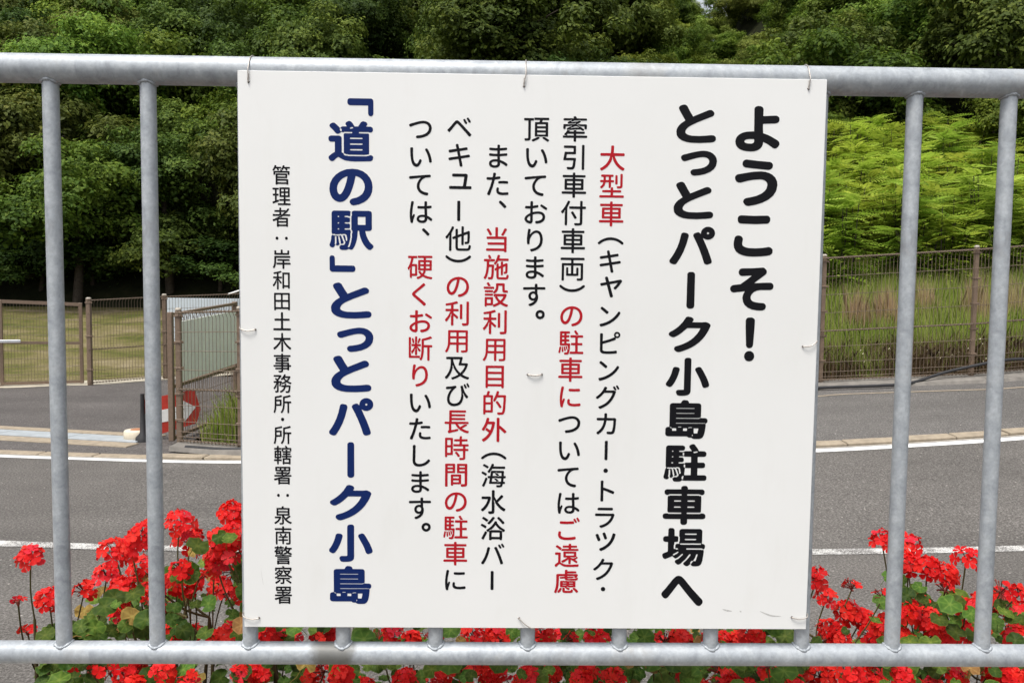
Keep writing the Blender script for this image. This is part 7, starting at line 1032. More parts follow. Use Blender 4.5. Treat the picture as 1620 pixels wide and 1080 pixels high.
GLYPH_SPOTS = [
(0,12424,0,799.4,795.0,86.6,76.3,0.483,0.487),
(0,12358,0,799.6,712.5,94.2,79.5,0.488,0.485),
(0,12371,0,798.0,630.5,83.6,79.8,0.501,0.454),
(0,12381,0,798.1,548.2,80.5,76.1,0.489,0.479),
(0,65281,0,797.4,469.0,85.2,85.3,0.249,0.490),
(0,12392,0,703.9,801.1,86.4,66.5,0.519,0.488),
(0,12387,0,709.3,741.3,74.4,63.5,0.508,0.361),
(0,12392,0,702.8,684.0,86.9,65.6,0.519,0.488),
(0,12497,0,702.5,614.7,73.4,66.5,0.516,0.523),
(0,12540,1,702.1,545.1,65.8,71.8,0.496,0.502),
(0,12463,0,702.1,475.9,80.0,61.4,0.488,0.498),
(0,23567,0,701.0,408.9,68.8,61.6,0.505,0.490),
(0,23798,0,701.1,341.0,72.0,62.4,0.518,0.498),
(0,39376,0,701.0,271.4,69.3,61.6,0.501,0.497),
(0,36554,0,701.2,202.8,70.8,63.7,0.499,0.495),
(0,22580,0,702.0,134.7,69.1,63.6,0.498,0.495),
(0,12408,0,701.5,63.1,71.4,75.5,0.501,0.462),
(1,12300,1,186.7,818.5,67.4,55.0,0.804,0.639),
(1,36947,0,172.0,767.2,70.3,63.1,0.499,0.508),
(1,12398,0,172.0,697.7,74.3,68.1,0.495,0.463),
(1,39365,0,172.5,631.4,68.3,63.6,0.496,0.477),
(1,12301,1,158.6,580.1,64.4,55.2,0.191,0.356),
(1,12392,0,171.9,523.0,88.2,63.9,0.519,0.488),
(1,12387,0,178.0,462.0,75.0,63.3,0.508,0.361),
(1,12392,0,171.7,408.3,87.7,65.7,0.519,0.488),
(1,12497,0,171.3,340.8,72.4,67.5,0.516,0.523),
(1,12540,1,170.5,272.0,65.0,63.3,0.496,0.502),
(1,12463,0,170.1,203.4,79.6,62.4,0.488,0.498),
(1,23567,0,170.2,137.9,69.2,61.8,0.505,0.490),
(1,23798,0,169.7,69.9,71.1,62.2,0.518,0.498),
(3,22823,0,575.1,747.3,41.8,41.1,0.500,0.500),
(3,22411,0,575.0,704.7,41.8,41.1,0.500,0.500),
(3,36554,0,575.0,662.0,41.8,41.1,0.500,0.500),
(2,65288,1,574.9,620.3,41.1,41.8,0.811,0.498),
(2,12461,0,574.8,588.7,41.8,41.1,0.500,0.500),
(2,12515,0,576.9,548.7,48.0,46.1,0.505,0.379),
(2,12531,0,574.7,503.5,41.8,41.1,0.500,0.500),
(2,12500,0,574.6,460.9,41.8,41.1,0.500,0.500),
(2,12531,0,574.5,418.2,41.8,41.1,0.500,0.500),
(2,12464,0,574.4,375.6,41.8,41.1,0.500,0.500),
(2,12459,0,574.3,333.0,41.8,41.1,0.500,0.500),
(2,12540,1,574.3,290.4,38.3,41.8,0.497,0.501),
(2,12539,0,574.2,258.0,41.8,41.1,0.497,0.497),
(2,12488,0,574.1,225.6,41.8,41.1,0.500,0.500),
(2,12521,0,574.1,183.0,41.8,41.1,0.500,0.500),
(2,12483,0,576.1,142.9,48.0,46.1,0.509,0.368),
(2,12463,0,573.9,97.7,41.8,41.1,0.500,0.500),
(2,12539,0,573.8,65.3,41.8,41.1,0.497,0.497),
(2,29309,0,516.6,790.7,41.8,41.2,0.500,0.500),
(2,24341,0,516.4,748.0,41.8,41.2,0.500,0.500),
(2,36554,0,516.3,705.3,41.8,41.2,0.500,0.500),
(2,20184,0,516.2,662.7,41.8,41.2,0.500,0.500),
(2,36554,0,516.1,620.0,41.8,41.2,0.500,0.500),
(2,20001,0,516.0,577.4,41.8,41.2,0.500,0.500),
(2,65289,1,515.9,545.8,41.2,41.8,0.184,0.498),
(3,12398,0,515.8,504.0,41.8,41.2,0.500,0.500),
(3,39376,0,515.7,461.4,41.8,41.2,0.500,0.500),
(3,36554,0,515.6,418.7,41.8,41.2,0.500,0.500),
(3,12395,0,515.5,376.1,41.8,41.2,0.500,0.500),
(2,12388,0,515.3,333.4,41.8,41.2,0.500,0.500),
(2,12356,0,515.2,290.8,41.8,41.2,0.500,0.500),
(2,12390,0,515.1,248.1,41.8,41.2,0.500,0.500),
(2,12399,0,515.0,205.5,41.8,41.2,0.500,0.500),
(3,12372,0,514.9,162.8,41.8,41.2,0.500,0.500),
(3,36960,0,514.8,120.2,41.8,41.2,0.500,0.500),
(3,24942,0,514.7,77.5,41.8,41.2,0.500,0.500),
(2,38914,0,457.2,789.8,41.5,40.9,0.500,0.500),
(2,12356,0,457.1,747.4,41.5,40.9,0.500,0.500),
(2,12390,0,457.0,705.0,41.5,40.9,0.500,0.500),
(2,12362,0,456.8,662.6,41.5,40.9,0.500,0.500),
(2,12426,0,456.7,620.3,41.5,40.9,0.500,0.500),
(2,12414,0,456.6,577.9,41.5,40.9,0.500,0.500),
(2,12377,0,456.4,535.5,41.5,40.9,0.500,0.500),
(2,12290,0,466.5,504.5,41.5,40.9,0.193,0.210),
(2,12414,0,397.9,748.0,41.7,41.1,0.500,0.500),
(2,12383,0,397.7,705.4,41.7,41.1,0.500,0.500),
(2,12289,0,406.1,674.3,41.7,41.1,0.199,0.205),
(3,24403,0,397.4,620.2,41.7,41.1,0.500,0.500),
(3,26045,0,397.3,577.6,41.7,41.1,0.500,0.500),
(3,35373,0,397.1,535.0,41.7,41.1,0.500,0.500),
(3,21033,0,397.0,492.4,41.7,41.1,0.500,0.500),
(3,29992,0,396.8,449.8,41.7,41.1,0.500,0.500),
(3,30446,0,396.7,407.2,41.7,41.1,0.500,0.500),
(3,30340,0,396.5,364.6,41.7,41.1,0.500,0.500),
(3,22806,0,396.4,322.0,41.7,41.1,0.500,0.500),
(2,65288,1,396.3,280.3,41.1,41.7,0.811,0.498),
(2,28023,0,396.1,248.8,41.7,41.1,0.500,0.500),
(2,27700,0,396.0,206.2,41.7,41.1,0.500,0.500),
(2,28020,0,395.8,163.6,41.7,41.1,0.500,0.500),
(2,12496,0,395.7,121.0,41.7,41.1,0.500,0.500),
(2,12540,1,395.5,78.4,38.2,41.7,0.497,0.501),
(2,12505,0,338.6,791.2,41.7,41.1,0.500,0.500),
(2,12461,0,338.4,748.7,41.7,41.1,0.500,0.500),
(2,12517,0,340.4,708.7,48.0,46.0,0.500,0.375),
(2,12540,1,338.2,663.5,38.2,41.7,0.497,0.501),
(2,20182,0,338.1,621.0,41.7,41.1,0.500,0.500),
(2,65289,1,337.9,589.5,41.1,41.7,0.184,0.498),
(3,12398,0,337.8,547.8,41.7,41.1,0.500,0.500),
(3,21033,0,337.7,505.2,41.7,41.1,0.500,0.500),
(3,29992,0,337.6,462.7,41.7,41.1,0.500,0.500),
(2,21450,0,337.4,420.1,41.7,41.1,0.500,0.500),
(2,12403,0,337.3,377.6,41.7,41.1,0.500,0.500),
(3,38263,0,337.2,335.0,41.7,41.1,0.500,0.500),
(3,26178,0,337.0,292.4,41.7,41.1,0.500,0.500),
(3,38291,0,336.9,249.9,41.7,41.1,0.500,0.500),
(3,12398,0,336.8,207.3,41.7,41.1,0.500,0.500),
(3,39376,0,336.6,164.8,41.7,41.1,0.500,0.500),
(3,36554,0,336.5,122.2,41.7,41.1,0.500,0.500),
(2,12395,0,336.4,79.6,41.7,41.1,0.500,0.500),
(2,12388,0,278.8,788.4,41.5,40.9,0.500,0.500),
(2,12356,0,278.8,746.1,41.5,40.9,0.500,0.500),
(2,12390,0,278.8,703.7,41.5,40.9,0.500,0.500),
(2,12399,0,278.9,661.4,41.5,40.9,0.500,0.500),
(2,12289,0,287.4,630.5,41.5,40.9,0.199,0.205),
(3,30828,0,279.0,576.7,41.5,40.9,0.500,0.500),
(3,12367,0,279.0,534.4,41.5,40.9,0.500,0.500),
(3,12362,0,279.1,492.0,41.5,40.9,0.500,0.500),
(3,26029,0,279.1,449.7,41.5,40.9,0.500,0.500),
(3,12426,0,279.2,407.3,41.5,40.9,0.500,0.500),
(2,12356,0,279.2,365.0,41.5,40.9,0.500,0.500),
(2,12383,0,279.3,322.6,41.5,40.9,0.500,0.500),
(2,12375,0,279.3,280.3,41.5,40.9,0.500,0.500),
(2,12414,0,279.4,237.9,41.5,40.9,0.500,0.500),
(2,12377,0,279.4,195.6,41.5,40.9,0.500,0.500),
(2,12290,0,289.7,164.7,41.5,40.9,0.193,0.210),
(4,31649,0,65.4,714.8,29.7,31.6,0.500,0.500),
(4,29702,0,65.3,682.6,29.7,31.6,0.500,0.500),
(4,32773,0,65.1,650.4,29.7,31.6,0.500,0.500),
(4,65306,1,65.0,618.1,31.6,29.7,0.248,0.433),
(4,23736,0,64.9,585.9,29.7,31.6,0.500,0.500),
(4,21644,0,64.8,553.7,29.7,31.6,0.500,0.500),
(4,30000,0,64.6,521.4,29.7,31.6,0.500,0.500),
(4,22303,0,64.5,489.2,29.7,31.6,0.500,0.500),
(4,26408,0,64.4,456.9,29.7,31.6,0.500,0.500),
(4,20107,0,64.2,424.7,29.7,31.6,0.500,0.500),
(4,21209,0,64.1,392.5,29.7,31.6,0.500,0.500),
(4,25152,0,64.0,360.2,29.7,31.6,0.500,0.500),
(4,12539,0,63.9,335.7,29.7,31.6,0.497,0.497),
(4,25152,0,63.8,311.2,29.7,31.6,0.500,0.500),
(4,36676,0,63.7,279.0,29.7,31.6,0.500,0.500),
(4,32626,0,63.5,246.8,29.7,31.6,0.500,0.500),
(4,65306,1,63.4,214.5,31.6,29.7,0.248,0.433),
(4,27849,0,63.3,182.3,29.7,31.6,0.500,0.500),
(4,21335,0,63.2,150.0,29.7,31.6,0.500,0.500),
(4,35686,0,63.0,117.8,29.7,31.6,0.500,0.500),
(4,23519,0,62.9,85.6,29.7,31.6,0.500,0.500),
(4,32626,0,62.8,53.3,29.7,31.6,0.500,0.500),
]
WIRE_SPOTS = [(16.6,853.9,16.8,874.6),(436.9,853.7,439.6,871.8),(875.8,856.6,877.1,875.7),(22.9,476.5,0.3,477.3),(882.0,458.6,902.8,465.8),(23.7,15.3,-0.4,17.8),(439.3,16.7,461.9,0.1),(880.4,20.3,904.6,21.0),(448.5,410.3,470.4,410.5)]
SCUFFS = [[(767.6,32.9),(774.9,30.8),(783.1,29.8)],[(828.2,30.0),(838.6,25.4),(849.0,22.3),(863.4,21.8)],[(27.6,101.7),(28.5,86.2),(31.3,68.7)],[(795.4,29.9),(798.5,28.9)]]
HEADS = [(-0.938,1.611,1.289,0.0260,0),
(-0.901,1.506,1.235,0.0165,3),
(-0.991,1.685,1.099,0.0237,3),
(-0.865,1.548,1.226,0.0250,0),
(-0.863,1.673,1.196,0.0247,1),
(-0.807,1.695,1.275,0.0342,0),
(-0.724,1.582,1.318,0.0255,0),
(-0.752,1.609,1.229,0.0303,0),
(-0.850,1.748,1.203,0.0282,1),
(-0.695,1.582,1.345,0.0298,0),
(-0.784,1.774,1.211,0.0334,0),
(-0.670,1.700,1.335,0.0343,0),
(-0.673,1.756,1.279,0.0377,0),
(-0.530,1.602,1.386,0.0280,0),
(-0.541,1.579,1.335,0.0340,0),
(-0.509,1.559,1.357,0.0272,0),
(-0.661,1.648,1.228,0.0288,0),
(-0.589,1.709,1.192,0.0276,0),
(-0.570,1.619,1.290,0.0239,0),
(-0.577,1.745,1.213,0.0218,2),
(-0.652,1.602,1.134,0.0280,0),
(-0.677,1.778,1.060,0.0263,0),
(-0.542,1.654,1.117,0.0311,0),
(-0.585,1.674,1.091,0.0270,0),
(-0.524,1.648,1.201,0.0232,0),
(-0.855,1.628,1.114,0.0153,3),
(-0.727,1.493,1.106,0.0210,3),
(-0.724,1.587,1.071,0.0248,0),
(-0.737,1.708,1.184,0.0252,0),
(-0.461,1.550,1.156,0.0271,0),
(-0.468,1.669,1.093,0.0269,0),
(-0.460,1.770,1.056,0.0309,0),
(-0.352,1.674,1.106,0.0235,0),
(-0.372,1.642,1.103,0.0180,3),
(-0.236,1.610,1.124,0.0238,2),
(-0.189,1.774,1.046,0.0262,0),
(-0.201,1.540,1.161,0.0241,1),
(-0.046,1.695,1.092,0.0296,0),
(0.002,1.751,1.071,0.0282,0),
(0.092,1.504,1.178,0.0243,0),
(0.157,1.761,1.067,0.0275,0),
(0.210,1.620,1.128,0.0283,0),
(0.256,1.708,1.079,0.0267,2),
(0.359,1.530,1.155,0.0267,0),
(0.497,1.730,1.068,0.0243,0),
(0.501,1.530,1.169,0.0267,0),
(0.359,1.741,1.062,0.0218,3),
(-0.351,1.616,1.053,0.0239,2),
(-0.280,1.442,1.133,0.0203,0),
(-0.103,1.543,1.087,0.0269,0),
(-0.067,1.577,1.073,0.0233,2),
(-0.027,1.631,1.053,0.0255,0),
(-0.172,1.501,1.092,0.0234,0),
(0.055,1.452,1.122,0.0234,0),
(0.108,1.505,1.101,0.0223,0),
(0.167,1.464,1.128,0.0236,0),
(0.157,1.424,1.126,0.0222,0),
(0.401,1.646,1.047,0.0206,0),
(0.465,1.637,1.044,0.0242,2),
(0.500,1.557,1.056,0.0219,0),
(0.582,1.630,1.042,0.0307,0),
(0.640,1.652,1.018,0.0311,0),
(0.668,1.602,1.053,0.0323,0),
(0.647,1.434,1.140,0.0289,0),
(0.756,1.590,1.052,0.0278,0),
(1.005,1.552,1.084,0.0250,0),
(0.991,1.481,1.108,0.0219,0),
(0.506,1.450,1.144,0.0214,2),
(0.642,1.581,1.264,0.0255,1),
(0.716,1.710,1.176,0.0253,1),
(0.764,1.694,1.203,0.0250,2),
(0.767,1.714,1.144,0.0276,0),
(0.803,1.722,1.127,0.0255,0),
(0.702,1.638,1.134,0.0286,0),
(0.786,1.632,1.126,0.0307,0),
(0.784,1.577,1.169,0.0254,0),
(0.915,1.756,1.278,0.0330,0),
(0.840,1.710,1.303,0.0267,0),
(0.898,1.713,1.249,0.0253,0),
(0.893,1.622,1.274,0.0283,0),
(0.978,1.699,1.231,0.0274,0),
(0.980,1.637,1.287,0.0264,1),
(0.808,1.540,1.214,0.0269,0),
(0.862,1.562,1.189,0.0273,0),
(0.800,1.536,1.160,0.0227,0),
(0.956,1.605,1.145,0.0302,0),
(0.871,1.502,1.172,0.0222,0),
(0.945,1.570,1.212,0.0232,0),
(1.001,1.686,1.176,0.0211,3),
(1.050,1.629,1.222,0.0307,2),
(1.124,1.698,1.152,0.0319,0),
(1.024,1.526,1.169,0.0287,0),
(1.058,1.689,1.175,0.0264,0),
(0.774,1.573,1.229,0.0221,2),
(1.139,1.745,1.078,0.0273,2),
(0.692,1.569,1.146,0.0232,0),
(0.934,1.632,1.221,0.0229,2),
(0.199,1.626,1.016,0.0233,0),
(0.229,1.570,1.057,0.0198,0),
(-0.471,1.520,1.097,0.0232,0),
(-0.550,1.420,1.128,0.0197,1),
(0.406,1.441,1.114,0.0182,3),
(0.982,1.481,1.105,0.0203,1),
(0.483,1.592,1.047,0.0215,0),
(0.557,1.443,1.104,0.0204,0),
(-0.133,1.605,1.015,0.0257,1),
(-0.255,1.574,1.036,0.0236,0),
(-0.649,1.431,1.113,0.0197,0),
(-0.802,1.487,1.100,0.0205,3),
(-0.386,1.663,1.016,0.0255,0),
(0.423,1.598,1.023,0.0242,0),
(0.001,1.541,1.081,0.0212,0),
(0.732,1.485,1.089,0.0227,0),
(0.481,1.493,1.082,0.0216,1),
(-0.277,1.599,1.022,0.0249,0),
(0.221,1.474,1.110,0.0225,0),
(-0.293,1.534,1.056,0.0222,0),
(0.455,1.509,1.078,0.0221,0),
(0.892,1.509,1.100,0.0237,1),
(-0.465,1.451,1.126,0.0190,1),
(0.577,1.526,1.095,0.0199,0),
(0.466,1.614,1.031,0.0235,3),
(-0.059,1.588,1.029,0.0219,0),
(0.048,1.445,1.101,0.0213,0),
(0.860,1.524,1.066,0.0218,0),
(0.204,1.634,1.037,0.0224,0),
(-0.499,1.581,1.025,0.0235,0),
(0.175,1.549,1.083,0.0241,0),
(-0.292,1.493,1.101,0.0232,0),
(-0.451,1.522,1.090,0.0197,0),
(-0.594,1.421,1.144,0.0229,0),
(-0.739,1.459,1.118,0.0214,3),
(0.918,1.622,1.014,0.0218,0),
(1.037,1.619,1.036,0.0209,0),
(-0.635,1.561,1.039,0.0216,0),
(0.761,1.561,1.076,0.0221,3),
(0.033,1.580,1.039,0.0231,3),
(0.746,1.429,1.134,0.0211,0),
(-0.695,1.490,1.099,0.0205,1),
(-0.191,1.599,1.027,0.0214,3),
(0.380,1.536,1.080,0.0235,0),
(0.823,1.516,1.069,0.0242,1),
(1.036,1.494,1.110,0.0226,0),
(-0.516,1.591,1.305,0.0222,3),
(0.416,1.518,1.161,0.0204,1),
(0.934,1.693,1.100,0.0207,3),
(0.344,1.586,1.131,0.0224,3),
(-0.566,1.610,1.272,0.0232,0),
(1.012,1.514,1.258,0.0193,1),
(1.082,1.683,1.190,0.0221,0),
(-0.009,1.761,1.052,0.0239,2),
(-0.656,1.505,1.238,0.0163,3),
(-0.528,1.731,1.063,0.0202,1),
(0.144,1.505,1.166,0.0157,2),
(0.364,1.548,1.147,0.0226,1),
(-0.594,1.504,1.301,0.0210,1),
(-0.131,1.643,1.104,0.0239,3),
(-0.752,1.599,1.182,0.0236,0),
(1.129,1.773,1.121,0.0263,2),
(-0.644,1.662,1.205,0.0200,0),
(-0.742,1.749,1.129,0.0256,1),
(0.670,1.595,1.130,0.0231,3),
(-0.176,1.683,1.086,0.0244,0),
(-0.597,1.602,1.248,0.0213,3),
(-0.586,1.692,1.269,0.0179,1),
(0.851,1.522,1.196,0.0227,0),
(0.011,1.696,1.081,0.0182,3),
(-0.634,1.682,1.215,0.0223,0),
(0.532,1.719,1.073,0.0227,0),
(0.333,1.541,1.150,0.0202,2),
(0.830,1.547,1.229,0.0220,2),
(0.101,1.674,1.091,0.0223,0),
(0.946,1.664,1.101,0.0182,3),
(-0.550,1.583,1.315,0.0165,1),
(-0.907,1.701,1.075,0.0180,1),
(-0.520,1.557,1.312,0.0223,1),
(-1.748,1.644,1.151,0.0260,2),
(-1.410,1.509,1.134,0.0260,2),
(-1.732,1.589,1.356,0.0260,2),
(-1.878,1.463,1.177,0.0260,1),
(-1.818,1.813,1.284,0.0260,0),
(2.338,1.752,1.213,0.0260,1),
(-1.392,1.736,1.202,0.0260,1),
(2.105,1.473,1.138,0.0260,2),
(-1.482,1.758,1.131,0.0260,0),
(-1.728,1.586,1.226,0.0260,1),
(-2.355,1.696,1.128,0.0260,2),
(-1.676,1.507,1.244,0.0260,1),
(-1.335,1.805,1.216,0.0260,2),
(-1.568,1.617,1.180,0.0260,2),
(-2.181,1.640,1.221,0.0260,0),
(2.498,1.714,1.138,0.0260,0),
(-1.820,1.626,1.209,0.0260,2),
(-1.604,1.804,1.300,0.0260,0),
(2.266,1.810,1.139,0.0260,2),
(2.333,1.794,1.359,0.0260,2),
(-2.182,1.694,1.123,0.0260,0),
(-1.401,1.544,1.133,0.0260,0),
(-1.893,1.573,1.174,0.0260,2),
(-2.073,1.746,1.195,0.0260,1),
(1.361,1.815,1.112,0.0260,1),
(2.411,1.649,1.260,0.0260,1),
(1.703,1.732,1.189,0.0260,2),
(1.608,1.530,1.234,0.0260,2),
(-2.191,1.553,1.197,0.0260,0),
(-1.996,1.585,1.260,0.0260,2),
(2.367,1.728,1.168,0.0260,2),
(2.112,1.614,1.244,0.0260,2),
(2.112,1.740,1.139,0.0260,1),
(-1.308,1.798,1.138,0.0260,0),
(1.606,1.745,1.333,0.0260,0),
(-2.141,1.765,1.122,0.0260,0),
(-2.154,1.752,1.297,0.0260,0),
(-1.516,1.617,1.281,0.0260,0),
(1.707,1.467,1.124,0.0260,0),
(1.598,1.625,1.198,0.0260,0),
(-2.427,1.560,1.131,0.0260,0),
(1.680,1.626,1.345,0.0260,0),
(-2.202,1.750,1.248,0.0260,2),
(-1.621,1.639,1.089,0.0260,1)]
